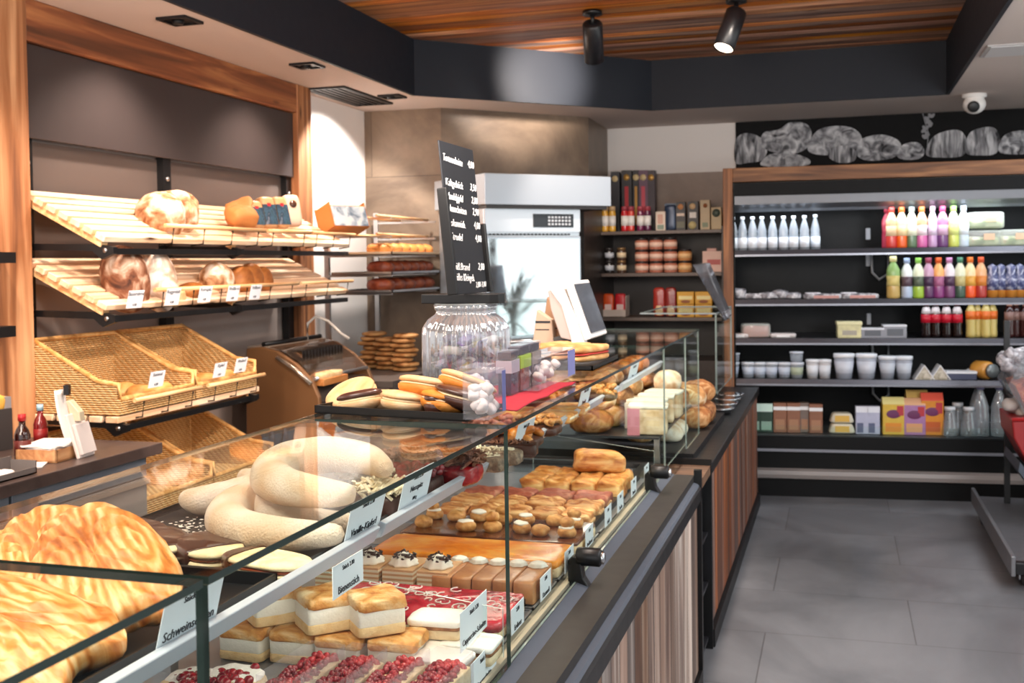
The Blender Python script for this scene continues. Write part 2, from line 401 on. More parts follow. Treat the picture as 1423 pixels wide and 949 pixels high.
# recessed downlights, air grille
def downlight(x, y, label, rz=0):
    t = thing('recessed_downlight', label, 'downlight', (x, y, 2.6), rz, 'square downlights in the left soffit')
    f = MB()
    for a, b, c, d in ((-.07, .07, -.07, -.055), (-.07, .07, .055, .07), (-.07, -.055, -.055, .055), (.055, .07, -.055, .055)): f.box(a, b, c, d, -.012, 0)
    f.build('frame', BLACKM, t)
    MB().box(-.055, .055, -.055, .055, -.004, -.001).build('reflector', BLACK, t)
    MB().lathe([(.0, -.02), (.022, -.02), (.028, -.004)], 16, (-.01, 0, 0)).build('lamp', BLACKM, t)
    return t
for p, lb in (((250, 27), 'black square downlight nearest the left timber post'), ((427, 90), 'black square downlight above the right end of the timber beam'), ((545, 133), 'smallest black square downlight, in the soffit before the concrete corner')):
    q = at(*p, Z=2.6); downlight(q.x, q.y, lb)
t = thing('air_grille', 'black slotted air grille in the soffit above the white wall strip', 'grille', tuple(at(487, 133, Z=2.6)))
f = MB()
f.box(-.13, .13, -.36, -.34, -.012, 0); f.box(-.13, .13, .34, .36, -.012, 0); f.box(-.13, -.11, -.34, .34, -.012, 0); f.box(.11, .13, -.34, .34, -.012, 0)
f.build('frame', BLACKM, t)
f = MB()
for i in range(6): f.box(-.11+i*.04, -.095+i*.04, -.34, .34, -.01, -.002)
f.build('slat', BLACK, t)
for (px, py, sx, sy, lb) in ((1402, 68, .14, .17, 'pale ceiling air diffuser in the right soffit beside the dark fascia'),):
    q = at(px, py, Z=2.6); t = thing('ceiling_diffuser', lb, 'diffuser', tuple(q))
    MB().box(-.12, .35, -.16, .16, -.01, 0).build('frame', plain('#aba8a8', .6), t, bevel=.004)
    MB().box(-.10, .33, -.14, .14, -.013, -.009).build('panel', plain('#c9c7c8', .6), t)
# security camera
q = at(1354, 131, Z=2.6)
t = thing('security_camera', 'small white dome security camera under the right soffit', 'camera', (q.x, q.y, 2.6))
MB().lathe([(0, 0), (.075, 0), (.075, -.02), (.05, -.03), (0, -.03)], 20).build('mount', WHITE, t)
MB().sup((0, 0, -.065), (.07, .07, .062)).build('housing', WHITE, t)
MB().lathe([(.036, 0), (.036, .03), (.026, .034), (0, .034)], 18).build('lens', BLACK, t, loc=(-.012, -.045, -.082), rot=(R(105), 0, 0))
# ceiling spotlights
def spot(px, py, tip, label, on_=True):
    q = at(px, py, Z=2.945)
    t = thing('ceiling_spotlight', label, 'spotlight', (q.x, q.y, 2.94), 0, 'black spotlights on the board ceiling')
    MB().lathe([(0, 0), (.055, 0), (.055, -.022), (0, -.022)], 20).build('base', BLACK, t)
    MB().tube([(0, 0, -.02), (0, 0, -.07)], .012).build('stem', BLACK, t)
    d = Vector(tip).normalized(); quat = Vector((0, 0, -1)).rotation_difference(d)
    h = MB().lathe([(0, .01), (.05, .01), (.056, .0), (.056, -.22), (.05, -.222), (.05, -.2)], 24).build('housing', plain('#16161a', .35), t, loc=(0, 0, -.075))
    h.rotation_mode = 'QUATERNION'; h.rotation_quaternion = quat
    l = MB().lathe([(0, -.212), (.05, -.212)], 24).build('lamp', glow('#ffe9cf', 9) if on_ else glow('#ffe2c0', 4), h)
    return Vector((q.x, q.y, 2.94-.075)) + d*.24, d
s1 = spot(823, 14, (-.10, .62, -.8), 'black cylindrical ceiling spotlight turned away towards the oven hood')
s2 = spot(1023, -3, (-.28, -.35, -.9), 'black ceiling spotlight showing its lit lens')

# ------------------------------------------------------------------ display counters along the aisle
PLANK = wood('#5d4033', '#997865', '#cbb8a8', 'Z', .35, .65, plank=True, pw=.097, pax='Y', bump=.5, hue=.12)
PLANKR = wood('#44220f', '#7c4223', '#a8683c', 'Z', .35, .6, plank=True, pw=.09, pax='Y', bump=.5)
GREYRAIL = plain('#434b58', .6, name='rail'); DECK = plain('#26282c', .35, name='deck')
ALU = plain('#c3c8d4', .4, .25); CREAM = plain('#c9b79f', .5)
Y0, Y1, Y2 = -.35, 3.88, 4.86
t = thing('display_counter', 'long glass pastry counter clad in weathered vertical boards with black rail', 'counter', (0, 0, 0))
MB().box(-1.36, -.50, Y0, Y1, .08, .78).build('body', plain('#2a2725', .5), t)
MB().box(-.502, -.488, Y0, Y1-.03, .085, .705).build('board_cladding', PLANK, t)
MB().box(-1.3, -.475, Y0, Y1, 0, .08).build('plinth', BLACKM, t)
MB().prism([(-.478, .70), (-.478, .742), (-.486, .752), (-.602, .79), (-.602, .70)], Y0, Y1, 'Y').build('front_rail', GREYRAIL, t, bevel=.003)
MB().prism([(-.474, .695), (-.474, .738), (-.480, .745), (-.486, .738), (-.486, .695)], Y0, Y1, 'Y').build('bumper_strip', BLACK, t)
MB().box(-.655, -.618, Y0, Y1-.02, .765, .79).build('light_channel', CREAM, t)
MB().box(-.50, -.474, Y1-.015, Y1+.012, .08, .80).build('end_post', BLACK, t)
MB().box(-1.32, -.62, Y1-.01, Y1+.012, .70, .815).build('end_panel', BLACK, t)
MB().box(-1.3, -.655, Y0, Y1-.02, .785, .80).build('deck', DECK, t)
MB().box(-.685, -.655, Y0, Y1-.02, .775, .822).build('deck_lip', BLACK, t)
for y0, y1 in ((Y0, .915), (.925, 1.935), (1.94, 3.862)):
    pane(MB(), -.606, -.598 if y0 < 1 else -.601, y0, y1, .79, 1.236).build('front_glass', [GLASS, GEDGE if y0 < 1 else GEDGE2], t)
    pane(MB(), -1.035, -.597, y0, y1, 1.237, 1.245).build('top_glass', [TOPGLASS, GEDGE], t)
for y in (1.94, 3.70):
    p = MB(); vs = [(-.615, y, .80), (-.615, y, .893), (-1.05, y, .945), (-1.05, y, .80)]
    p.add(vs+[(a, b+.005, c) for a, b, c in vs], [(0, 1, 2, 3), (7, 6, 5, 4)], 0); p.add(vs+[(a, b+.005, c) for a, b, c in vs], [(0, 4, 5, 1), (1, 5, 6, 2), (2, 6, 7, 3)], 1)
    p.build('partition_glass', [GLASS, plain('#c8cfca', .2)], t)
MB().box(-1.26, -.80, Y0, Y1-.05, 1.060, 1.072).build('upper_shelf', plain('#34363a', .3), t)
for y0, y1 in ((Y0, 1.70), (1.725, 3.83)):
    MB().prism([(-.795, 1.066), (-.768, 1.074), (-.756, 1.10), (-.768, 1.104), (-.782, 1.086), (-.795, 1.08)], y0, y1, 'Y').build('price_rail', ALU, t, bevel=.002)
for y in (Y0+.05, 1.71, 3.80):
    MB().box(-1.22, -1.18, y-.012, y+.012, .79, 1.061).build('shelf_support', STEEL, t)
MB().prism([(-.81, 1.052), (-.84, 1.052), (-.84, 1.060), (-.81, 1.060)], Y0, Y1-.06, 'Y').build('light_strip', glow('#fff0dc', 9), t)
for p, h in (((812, 795), 1), ((912, 657), 1)):
    q = at(*p, X=-.585); y = q.y
    b = MB().prism([(-.622, .77), (-.565, .77), (-.585, .80), (-.592, .845), (-.612, .85), (-.622, .84)], y-.016, y+.016, 'Y').build('glass_bracket', BLACK, t, bevel=.003)
    k = MB().lathe([(0, 0), (.02, 0), (.022, .004), (.022, .055), (.016, .06), (0, .06)], 20).build('knob', BLACK, b, loc=(-.602, y, .848), rot=(0, R(90), 0))
    MB().lathe([(0, .058), (.014, .058), (.016, .064), (.008, .068), (0, .068)], 20).build('chrome_cap', CHROME, b, loc=(-.602, y, .848), rot=(0, R(90), 0))
# niche between the two counters
t = thing('niche_shelf', 'black open niche shelf between the two board-clad counters', 'shelf unit', (0, 0, 0))
MB().box(-1.3, -.86, 3.90, 4.33, .0, .72).build('back_panel', BLACK, t)
MB().box(-.86, -.50, 3.895, 3.91, .0, .72).build('side_panel', BLACK, t); MB().box(-.86, -.488, 4.31, 4.33, .0, .76).build('side_panel', BLACK, t)
for z in (.05, .27, .47): MB().box(-.86, -.505, 3.91, 4.31, z-.012, z).build('shelf_board', plain('#26262a', .4), t)
MB().box(-1.3, -.492, 3.893, 4.332, .70, .735).build('top_board', wood('#4a3527', '#6d4f3a', '#84634b', 'X', 1), t)
# second counter
t = thing('far_counter', 'farther counter clad in reddish upright boards with black stone top', 'counter', (0, 0, 0))
MB().box(-1.36, -.512, 4.335, 6.95, .07, .71).build('body', plain('#2a2523', .5), t)
MB().box(-.512, -.498, 4.345, 6.95, .08, .69).build('board_cladding', PLANKR, t)
MB().box(-1.3, -.482, 4.335, 6.95, 0, .07).build('plinth', BLACKM, t)
MB().box(-1.4, -.485, 4.335, 6.97, .70, .745).build('top_board', BLACK, t, bevel=.004)
MB().box(-1.38, -.56, 4.335, 5.55, .745, .775).build('raised_deck', BLACKM, t)
C2 = thing('far_display_case', 'glass display case of breads and sandwiches on the farther counter', 'display case', (0, 0, 0))
pane(MB(), -.606, -.601, 3.872, 4.43, .80, 1.236).build('front_glass', [GLASS, GEDGE2], C2)
pane(MB(), -.606, -.601, 4.435, 4.85, .776, 1.236).build('front_glass', [GLASS, GEDGE2], C2)
pane(MB(), -1.035, -.597, 3.872, 4.86, 1.237, 1.245).build('top_glass', [TOPGLASS, GEDGE], C2)
pane(MB(), -1.03, -.60, 4.85, 4.856, .776, 1.236).build('end_glass', [GLASS, GEDGE2], C2)
MB().box(-1.26, -.80, 3.90, 4.83, 1.060, 1.072).build('upper_shelf', plain('#34363a', .3), C2)
MB().prism([(-.795, 1.066), (-.768, 1.074), (-.756, 1.10), (-.768, 1.104), (-.782, 1.086), (-.795, 1.08)], 3.90, 4.83, 'Y').build('price_rail', ALU, C2)
MB().prism([(-.81, 1.052), (-.84, 1.052), (-.84, 1.060), (-.81, 1.060)], 3.9, 4.83, 'Y').build('light_strip', glow('#fff0dc', 9), C2)
MB().box(-1.06, -.63, 3.9, 4.83, .90, .908).build('middle_shelf', plain('#3a3c40', .3), C2)
for x in (-1.2, -.64): MB().box(x-.01, x+.01, 3.91, 3.93, .776, .90).build('shelf_leg', STEEL, C2)
for x in (-1.2,): MB().box(x-.01, x+.01, 4.81, 4.825, .776, 1.236).build('shelf_support', STEEL, C2)
# sneeze guard with raised lid beyond the case
t = thing('serving_station', 'tall clear guard with tilted steel lid at the far end of the counters', 'serving station', (0, 0, 0))
for y in (5.62, 6.45): pane(MB(), -.61, -.602, y, y+.006, .745, 1.27).build('guard_post', [GLASS, plain('#aab4b4', .2)], t)
pane(MB(), -.612, -.604, 5.63, 6.45, .86, 1.27).build('guard_glass', [GLASS, plain('#98a2a2', .2)], t)
pane(MB(), -1.0, -.604, 5.62, 6.46, 1.272, 1.28).build('guard_top', [GLASS, plain('#98a2a2', .2)], t)
l = MB()
A, B = at(962, 368, Y=5.75), at(1007, 446, Y=5.75)
pr_ = [(-.0, 0), (.045, -.02), (.09, -.075)]
dx = (B-A)
l.add([A, A+Vector((.07, 0, .01)), B+Vector((.02, 0, .02)), B, A+Vector((0, .2, 0)), A+Vector((.07, .2, .01)), B+Vector((.02, .2, .02)), B+Vector((0, .2, 0))], [(0, 1, 2, 3), (4, 7, 6, 5), (0, 4, 5, 1), (3, 2, 6, 7), (0, 3, 7, 4), (1, 5, 6, 2)])
l.build('raised_lid', glass('#b9bcc4', 1.6, .05, .35, '#6f7178', k=1), t, bevel=.006)
MB().tube([(B.x, 5.78, B.z), (B.x-.02, 5.78, 1.272)], .012).build('hinge_arm', STEEL, t); MB().tube([(B.x, 5.93, B.z), (B.x-.02, 5.93, 1.272)], .012).build('hinge_arm', STEEL, t)

# ------------------------------------------------------------------ light
w = bpy.data.worlds.new('daylight'); scn.world = w; w.use_nodes = True
bg = w.node_tree.nodes['Background']; bg.inputs['Color'].default_value = (.94, .97, 1, 1); bg.inputs['Strength'].default_value = 1.5
def lamp(kind, name, loc, tgt, power, color=(1, 1, 1), size=.1, spot_=None, blend=.6, sy=None):
    d = bpy.data.lights.new(name, kind); d.energy = power; d.color = color
    if kind == 'AREA':
        d.shape = 'RECTANGLE' if sy else 'SQUARE'; d.size = size
        if sy: d.size_y = sy
    else: d.shadow_soft_size = size
    if spot_: d.spot_size = R(spot_); d.spot_blend = blend
    o = bpy.data.objects.new(name, d); COL.objects.link(o); o.location = loc
    o.rotation_euler = (Vector(tgt)-Vector(loc)).to_track_quat('-Z', 'Y').to_euler()
    return o
WARM = (1, .79, .65); SOFTW = (1, .88, .77); COOL = (.86, .93, 1)
for (y, p) in ((3.97, 75), (5.11, 70)):
    lamp('SPOT', 'downlight_beam', (-2.60, y, 2.57), (-2.95, y+.02, 1.6), p, WARM, .05, 105, .8)
lamp('SPOT', 'downlight_beam', (-2.55, 6.0, 2.555), (-3.1, 6.2, 1.60), 110, (1, .93, .86), .05, 104, .2)
lamp('SPOT', 'downlight_beam', (-2.62, 2.8, 2.57), (-2.8, 2.9, 1.0), 90, WARM, .05, 110, .7)
lamp('SPOT', 'spotlight_beam', s1[0], s1[0]+s1[1], 60, SOFTW, .05, 75, .6)
lamp('SPOT', 'spotlight_beam', s2[0], s2[0]+s2[1], 60, SOFTW, .05, 70, .6)
# further track lamps on the board ceiling, before and beside the camera
for (x, y, tx, ty, tz, p, c) in ((-1.2, 3.4, -2.75, 3.9, 1.35, 80, WARM), (-1.2, 4.4, -2.75, 4.8, 1.35, 65, WARM), (.30, 3.3, -2.85, 3.95, 1.08, 210, WARM), (.35, 2.9, -2.8, 3.95, .75, 170, WARM)):
    lamp('SPOT', 'extra_ceiling_beam', (x, y, 2.86), (tx, ty, tz), p, c, .06, 62 if x < 0 else 26, .6)
for (x, y, p) in ((-.9, .6, 58), (-.95, 1.7, 62), (-.95, 2.8, 100), (-.9, 4.1, 120)):
    lamp('SPOT', 'extra_ceiling_beam', (x+.35, y-.1, 2.88), (x, y, .9), p, SOFTW, .06, 75, .7)
lamp('AREA', 'aisle_ceiling_lamp', (1.6, 2.5, 2.58), (1.6, 2.5, 0), 60, (.95, .97, 1), 1.2, sy=3.5)
lamp('AREA', 'aisle_ceiling_lamp', (1.6, 6.2, 2.58), (1.6, 6.2, 0), 18, (.9, .95, 1), .8, sy=1.0)
lamp('AREA', 'ceiling_lamp', (-1.6, .6, 2.88), (-1.6, .6, 0), 60, SOFTW, 1.2, sy=1.2)

lamp('AREA', 'ceiling_fill', (-.7, 2.0, 2.15), (-.7, 3.4, 2.95), 50, SOFTW, .7, sy=.7)  # added fill with no fixture, brightens the ceiling boards
lamp('AREA', 'left_soffit_fill', (-2.3, 1.5, 1.7), (-2.75, 4.6, 2.6), 16, (1, .78, .62), .6, sy=.6)  # added warm fill in place of bounce on soffit, beam and post
lamp('AREA', 'right_soffit_fill', (1.5, 2.8, 1.8), (1.2, 6.3, 2.6), 30, (.95, .97, 1), .8, sy=.8)  # unseen fill added to lift the right and back soffit
lamp('SPOT', 'extra_ceiling_beam', (-1.30, 6.22, 2.68), (-1.86, 6.90, 2.76), 210, SOFTW, .04, 52, .9)  # extra beam without a fixture, added for the glow on the fascia
lamp('SPOT', 'extra_ceiling_beam', (-.3, 5.2, 2.86), (-1.9, 7.2, 2.3), 40, SOFTW, .06, 50, .8)
# ------------------------------------------------------------------ pastries on the upper shelf of the near case
def frame(a, up=(0, 0, 1), roll=0):
    """euler for an object whose x axis runs along a and whose z axis leans to `up`"""
    x = Vector(a).normalized(); z = Vector(up); z = (z - x*z.dot(x)).normalized(); y = z.cross(x)
    mm = Matrix((x, y, z)).transposed()
    return (mm @ Euler((roll, 0, 0)).to_matrix()).to_euler()
def rect_tray(name, label, x0, x1, y0, y1, z, h=.018, mt=BLACK, group=None, cat='tray'):
    cx, cy = (x0+x1)/2, (y0+y1)/2; a, b = (x1-x0)/2, (y1-y0)/2
    m_ = MB(); m_.box(-a, a, -b, b, 0, .003)
    for q in ((-a, a, -b, -b+.004), (-a, a, b-.004, b), (-a, -a+.004, -b, b), (a-.004, a, -b, b)): m_.box(*q, 0, h)
    o = m_.build(name, mt, loc=(cx, cy, z)); return tag(o, label, cat, group)
rect_tray('baking_tray', 'black baking tray under the big golden palmiers', -1.24, -.80, .45, 1.42, 1.073, .022)
rect_tray('baking_tray', 'dark floury baking tray under the sugared crescents', -1.245, -.80, 1.44, 2.08, 1.073, .016, plain('#2e2a29', .45, vary=.2))
rect_tray('baking_tray', 'narrow black tray under coconut and berry confections', -1.245, -.80, 2.09, 2.9, 1.073, .012)
rect_tray('baking_tray', 'long black tray under nut pastries at the far shelf end', -1.245, -.80, 2.92, 3.78, 1.073, .012)
# flour spilt on the crescents' tray
fl = MB(); rr = random.Random(3)
for i in range(240):
    cx_, cy_ = rr.gauss(-1.14, .05), rr.gauss(1.66, .06)
    if -1.235 < cx_ < -.81 and 1.45 < cy_ < 2.07: fl.sup((cx_, cy_, 1.0768), (rr.uniform(.0012, .005), rr.uniform(.0012, .004), .0006), nu=6, nv=4)
tag(fl.build('flour_dusting', plain('#efe6da', .9)), 'white flour scattered on the dark crescents tray', 'flour', kind='stuff')

def palm_mat():
    mt, nt, b = newmat('puff_pastry'); L = nt.links
    tc = N(nt, 'ShaderNodeTexCoord'); sp = N(nt, 'ShaderNodeSeparateXYZ'); L.new(tc.outputs['Object'], sp.inputs[0])
    ab = N(nt, 'ShaderNodeMath', operation='ABSOLUTE'); L.new(sp.outputs['Y'], ab.inputs[0])
    sb = N(nt, 'ShaderNodeMath', operation='SUBTRACT'); L.new(ab.outputs[0], sb.inputs[0]); sb.inputs[1].default_value = .055
    sx = N(nt, 'ShaderNodeMath', operation='MULTIPLY'); L.new(sp.outputs['X'], sx.inputs[0]); sx.inputs[1].default_value = .22
    cb = N(nt, 'ShaderNodeCombineXYZ'); L.new(sx.outputs[0], cb.inputs[0]); L.new(sb.outputs[0], cb.inputs[1])
    wv = N(nt, 'ShaderNodeTexWave', wave_type='RINGS', rings_direction='Z'); wv.inputs['Scale'].default_value = 24; wv.inputs['Distortion'].default_value = 4.5; wv.inputs['Detail'].default_value = 4; wv.inputs['Detail Scale'].default_value = 2.2
    L.new(cb.outputs[0], wv.inputs['Vector'])
    mpp = N(nt, 'ShaderNodeMapping'); mpp.inputs['Scale'].default_value = (5, 34, 20); L.new(tc.outputs['Object'], mpp.inputs['Vector'])
    n0 = N(nt, 'ShaderNodeTexNoise'); n0.inputs['Scale'].default_value = 1.5; n0.inputs['Detail'].default_value = 6; n0.inputs['Distortion'].default_value = 1.1; L.new(mpp.outputs['Vector'], n0.inputs['Vector'])
    mm_ = N(nt, 'ShaderNodeMix', data_type='FLOAT'); mm_.inputs['Factor'].default_value = .3; L.new(n0.outputs['Fac'], mm_.inputs['A']); L.new(wv.outputs['Fac'], mm_.inputs['B'])
    r = ramp(nt, [(.22, '#b5651f'), (.38, '#d98a3c'), (.55, '#e8ab62'), (.75, '#f5d5a0')]); L.new(mm_.outputs['Result'], r.inputs['Fac'])
    ns = N(nt, 'ShaderNodeTexNoise'); ns.inputs['Scale'].default_value = 14; L.new(tc.outputs['Object'], ns.inputs['Vector'])
    r2 = ramp(nt, [(.35, '#c4742c'), (.6, '#ffffff')]); L.new(ns.outputs['Fac'], r2.inputs['Fac'])
    mx = N(nt, 'ShaderNodeMix', data_type='RGBA', blend_type='MULTIPLY'); mx.inputs['Factor'].default_value = .5
    L.new(r.outputs['Color'], mx.inputs['A']); L.new(r2.outputs['Color'], mx.inputs['B']); L.new(mx.outputs['Result'], b.inputs['Base Color'])
    b.inputs['Roughness'].default_value = .45
    bp = N(nt, 'ShaderNodeBump'); bp.inputs['Strength'].default_value = .6; bp.inputs['Distance'].default_value = .005
    L.new(mm_.outputs['Result'], bp.inputs['Height']); L.new(bp.outputs['Normal'], b.inputs['Normal'])
    return mt
PALM = palm_mat()
def palmier(label, c, a, up, Ln, W, T=.022, roll=0, seed=0):
    def fn(q):
        # heart outline: two lobes parted by a notch at the far end
        k = 1 - .34*math.exp(-(q.y/(W*.22))**2)*max(0, q.x/Ln*1.6)
        rid = .0045*math.cos(2*PI*math.hypot(q.x*.42, abs(q.y)-W*.24)/.018)
        return Vector((q.x*k, q.y*(1-.22*max(0, -q.x/Ln)), q.z*(1+.25*math.cos(q.y/W*5)) + (rid if q.z > 0 else -rid) + .03*(q.x/Ln)**2*0))
    o = MB().sup((0, 0, 0), (Ln/2, W/2, T), .75, .8, 64, 22, .003, 2.2, seed, fn=fn).build('palmier', PALM, loc=c, rot=frame(a, up, roll))
    return tag(o, label, 'pastry', 'giant golden palmiers')
palmier('largest golden palmier lying across the middle of the near shelf', (-.962, 1.232, 1.138), (.24, -.20, -.06), (-.1, -.35, 1), .40, .18, .028, 0, 1)
palmier('golden palmier tucked behind the largest palmier, only its pale rim showing', (-1.08, 1.27, 1.132), (.22, -.2, -.05), (-.3, -.2, 1), .36, .18, .024, 0, 2)
palmier('golden palmier leaning at the shelf front with its tip by the price card', (-.965, 1.05, 1.115), (.26, -.04, -.04), (-.1, -.3, 1), .36, .18, .026, 0, 3)
palmier('palmier half cut by the photo edge, behind the others', (-1.16, 1.22, 1.115), (.2, -.22, -.03), (-.3, 0, 1), .3, .2, .024, 0, 4)
palmier('golden palmier lowest of the near shelf, beneath the leaning one', (-1.02, 1.06, 1.105), (.25, -.1, -.03), (-.1, -.1, 1), .32, .2, .022, 0, 5)

SUGAR = food([(.3, '#dcb48c'), (.5, '#ead2ba'), (.72, '#f4e6da')], 9, .85, .7, 260, dist=.3)
def crescent(label, pts, r, z, seed=0, dz=None):
    P_ = [Vector((p[0], p[1], 0)) for p in pts]
    def bez(t):
        n = len(P_)-1; s = Vector((0, 0, 0))
        for i, p in enumerate(P_): s += p*math.comb(n, i)*(t**i)*((1-t)**(n-i))
        return s
    nn = 26; path = []; rad = []
    for i in range(nn+1):
        t_ = i/nn; p = bez(t_); s_ = math.sin(PI*(.03+.94*t_))
        rr_ = r*(s_**.42)
        rad.append(rr_); path.append(p + Vector((0, 0, (dz(t_) if dz else 0) + (noise.noise(p*30+Vector((seed, 0, 0)))*.003))))
    c = sum(path, Vector())/len(path); c.z = 0
    mb = MB().tube([p-c for p in path], rad, 18)
    # flatten the underside a little
    mb.v = [(v[0], v[1], max(v[2], -r*.72 + (dz(.5)*0 if dz else 0)) if not dz else v[2]) for v in mb.v]
    o = mb.build('sugared_crescent', SUGAR, loc=(c.x, c.y, z))
    sb = o.modifiers.new('soft', 'SUBSURF'); sb.levels = sb.render_levels = 1
    return tag(o, label, 'pastry', 'big sugared crescents')
crescent('front sugared crescent opening towards the price rail', [(-.775, 1.60), (-.90, 1.52), (-1.08, 1.52), (-1.12, 1.82), (-1.02, 1.92), (-.95, 1.88)], .040, 1.112, 1)
crescent('sugared crescent at the left end of its tray, tip pointing at the flour', [(-1.21, 1.80), (-1.15, 1.74), (-1.06, 1.86), (-1.10, 1.96), (-1.22, 2.02)], .036, 1.106, 2)
crescent('uppermost sugared crescent resting on two others', [(-.765, 1.625), (-.89, 1.60), (-1.06, 1.66), (-1.09, 1.93), (-.98, 2.03), (-.90, 1.97), (-.80, 1.83)], .042, 1.172, 3)
crescent('sugared crescent under the uppermost one, next to its price card', [(-.80, 1.69), (-.90, 1.62), (-1.02, 1.70), (-1.07, 1.90), (-1.16, 2.0)], .036, 1.108, 4)
CHOC = plain('#4a2a20', .3, coat=.3); BISC = food([(.35, '#e7c793'), (.6, '#f3dfb6')], 30, .8, .3, 200)
JAM = plain('#8a3a14', .3)
def dipped(label, c, a, Ln, W, cut, flip=1, z2=0, tilt=(0, 0, 1)):
    t_ = thing('dipped_biscuit', label, 'biscuit', c, group='half dipped biscuits', rot=frame(a, tilt))
    MB().sup((0, 0, .005), (Ln/2, W/2, .006), .5, .8, 30, 8, .0012, 3, 1).build('lower_biscuit', BISC, t_)
    MB().sup((0, 0, .0125), (Ln/2*.97, W/2*.97, .003), .5, .8, 30, 6).build('jam_filling', JAM, t_)
    MB().sup((0, 0, .02), (Ln/2, W/2, .006), .5, .8, 30, 8, .0012, 3, 2).build('upper_biscuit', BISC, t_)
    def fn(q): return Vector((max(q.x, cut*Ln/2) if flip > 0 else min(q.x, cut*Ln/2), q.y, q.z))
    MB().sup((0, 0, .0125), (Ln/2+.002, W/2+.002, .0155), .45, .8, 30, 12, fn=fn).build('chocolate_coating', CHOC, t_)
    return t_
dipped('cream biscuit with its dark end under the glass edge, nearest the price rail', (-.845, 1.47, 1.080), (-1, .30, 0), .165, .085, .55)
dipped('half dipped biscuit beside the largest palmier, pale corner up', (-.985, 1.525, 1.079), (.75, -.6, 0), .17, .1, .5, -1, tilt=(0, 0, 1))
dipped('chocolate dipped biscuit in front of the spilt flour', (-1.09, 1.535, 1.078), (-.7, .6, 0), .19, .11, -.75)
dipped('chocolate biscuit farthest back by the flour, tip pale', (-1.195, 1.60, 1.078), (.9, -.3, 0), .16, .1, -.45)

def flakes(n, c, r, size, seed, th=.0015, up=.8):
    rr = random.Random(seed); m_ = MB()
    for i in range(n):
        a, b = rr.uniform(0, 2*PI), rr.uniform(0, 1)**.6
        p = (c[0]+r[0]*b*math.cos(a), c[1]+r[1]*b*math.sin(a), c[2]+rr.uniform(-.3, 1)*r[2]*(1.1-b*.7))
        M_ = Matrix.Translation(p) @ Euler((rr.uniform(-1, 1)*up, rr.uniform(-1, 1)*up, rr.uniform(0, 6.3))).to_matrix().to_4x4()
        s = size*rr.uniform(.6, 1.2)
        m_.box(-s, s, -s*.22, s*.22, -th, th, 0, M_)
    return m_
COCO = plain('#f1e3c6', .7); DCHOC = food([(.35, '#2a1612'), (.65, '#4c2a1e')], 25, .4, .5, 120, spec=.5)
def confection(name, label, c, base, bm_, top, tm, cat='confection', rz=0, group=None):
    t_ = thing(name, label, cat, c, rz, group)
    base.build('base', bm_, t_); top.build('topping', tm, t_); return t_
for i, (x, y, lb) in enumerate(((-.83, 1.87, 'dark confection heaped with pale coconut flakes behind the crescents card'), (-.92, 1.99, 'flaked confection tucked behind the foremost coconut one'))):
    confection('coconut_confection', lb, (x, y, 1.077), MB().sup((0, 0, .022), (.045, .04, .022), .45, amp=.002), DCHOC, flakes(150, (0, 0, .05), (.05, .046, .022), .017, i), COCO, group='coconut confections')
REDJ = food([(.35, '#5a0f16'), (.6, '#a81d22'), (.8, '#c8413a')], 30, .22, .6, 60, spec=.6)
SHAV = food([(.35, '#5b3526'), (.65, '#9c6a52')], 60, .6, .3, 100)
for i, (x, y, r_, lb) in enumerate(((-.85, 2.06, 0, 'deep red jelly confection behind the second price card'), (-.80, 2.19, 1, 'shaggy chocolate shavings confection in front of the red jelly'), (-.92, 2.20, 1, 'brown shaved confection at the tray back, behind the shaggy one'))):
    if r_ == 0:
        m_ = MB(); rr = random.Random(5)
        for k in range(46): m_.sup((rr.uniform(-.05, .05), rr.uniform(-.05, .05), .035+rr.uniform(0, .02)), (.012, .012, .01), nu=9, nv=6)
        confection('berry_confection', lb, (x, y, 1.077), MB().sup((0, 0, .018), (.062, .06, .02), .4), DCHOC, m_, REDJ)
    else:
        confection('chocolate_confection', lb, (x, y, 1.077), MB().sup((0, 0, .022), (.058, .056, .024), .5, amp=.003), REDJ if i == 1 else DCHOC, flakes(170, (0, 0, .05), (.062, .06, .02), .018, 20+i, .0016), SHAV, group='shaved chocolate confections')
BARM = food([(.3, '#4a3a33'), (.5, '#8a735f'), (.7, '#b79f85')], 60, .7, .6, 180)
for i, (x, y, mt, lb) in enumerate(((-.80, 2.34, BARM, 'grainy nut bar nearest the shaved chocolate confections'), (-.79, 2.42, BARM, 'grainy nut bar between the first nut bar and the dark one'), (-.78, 2.52, DCHOC, 'dark chocolate bar beside the glass joint'))):
    t_ = thing('nut_bar', lb, 'bar', (x, y, 1.077), R(8*i-8), 'nut bars on the upper shelf')
    MB().sup((0, 0, .017), (.075, .03, .017), .3, amp=.002, freq=4, seed=i).build('bar', mt, t_)
    flakes(60, (0, 0, .034), (.06, .02, .004), .008, 40+i).build('nut_crumbs', COCO if i < 2 else SHAV, t_)
NUT = food([(.3, '#9a5a22'), (.5, '#c98a48'), (.75, '#e8be84')], 40, .4, .4, 80, coat=.3)
ORAN = food([(.3, '#a04a12'), (.5, '#cf7a2a'), (.75, '#e9a95c')], 22, .35, .5, 70, coat=.4)
def cluster(label, c, n, r, s, mt, seed, group=None, name='nut_pastry', base=DCHOC):
    rr = random.Random(seed); m_ = MB()
    for k in range(n):
        m_.sup((rr.uniform(-r, r), rr.uniform(-r, r)*.8, .026+rr.uniform(0, .022)), (s*rr.uniform(.8, 1.5), s*.75, s*.6), .9, nu=10, nv=7, rot=(rr.uniform(-.5, .5), rr.uniform(-.5, .5), rr.uniform(0, 3.1)))
    return confection(name, label, c, MB().sup((0, 0, .014), (r*1.12, r*.95, .015), .5, amp=.002), base, m_, mt, 'pastry', group=group)
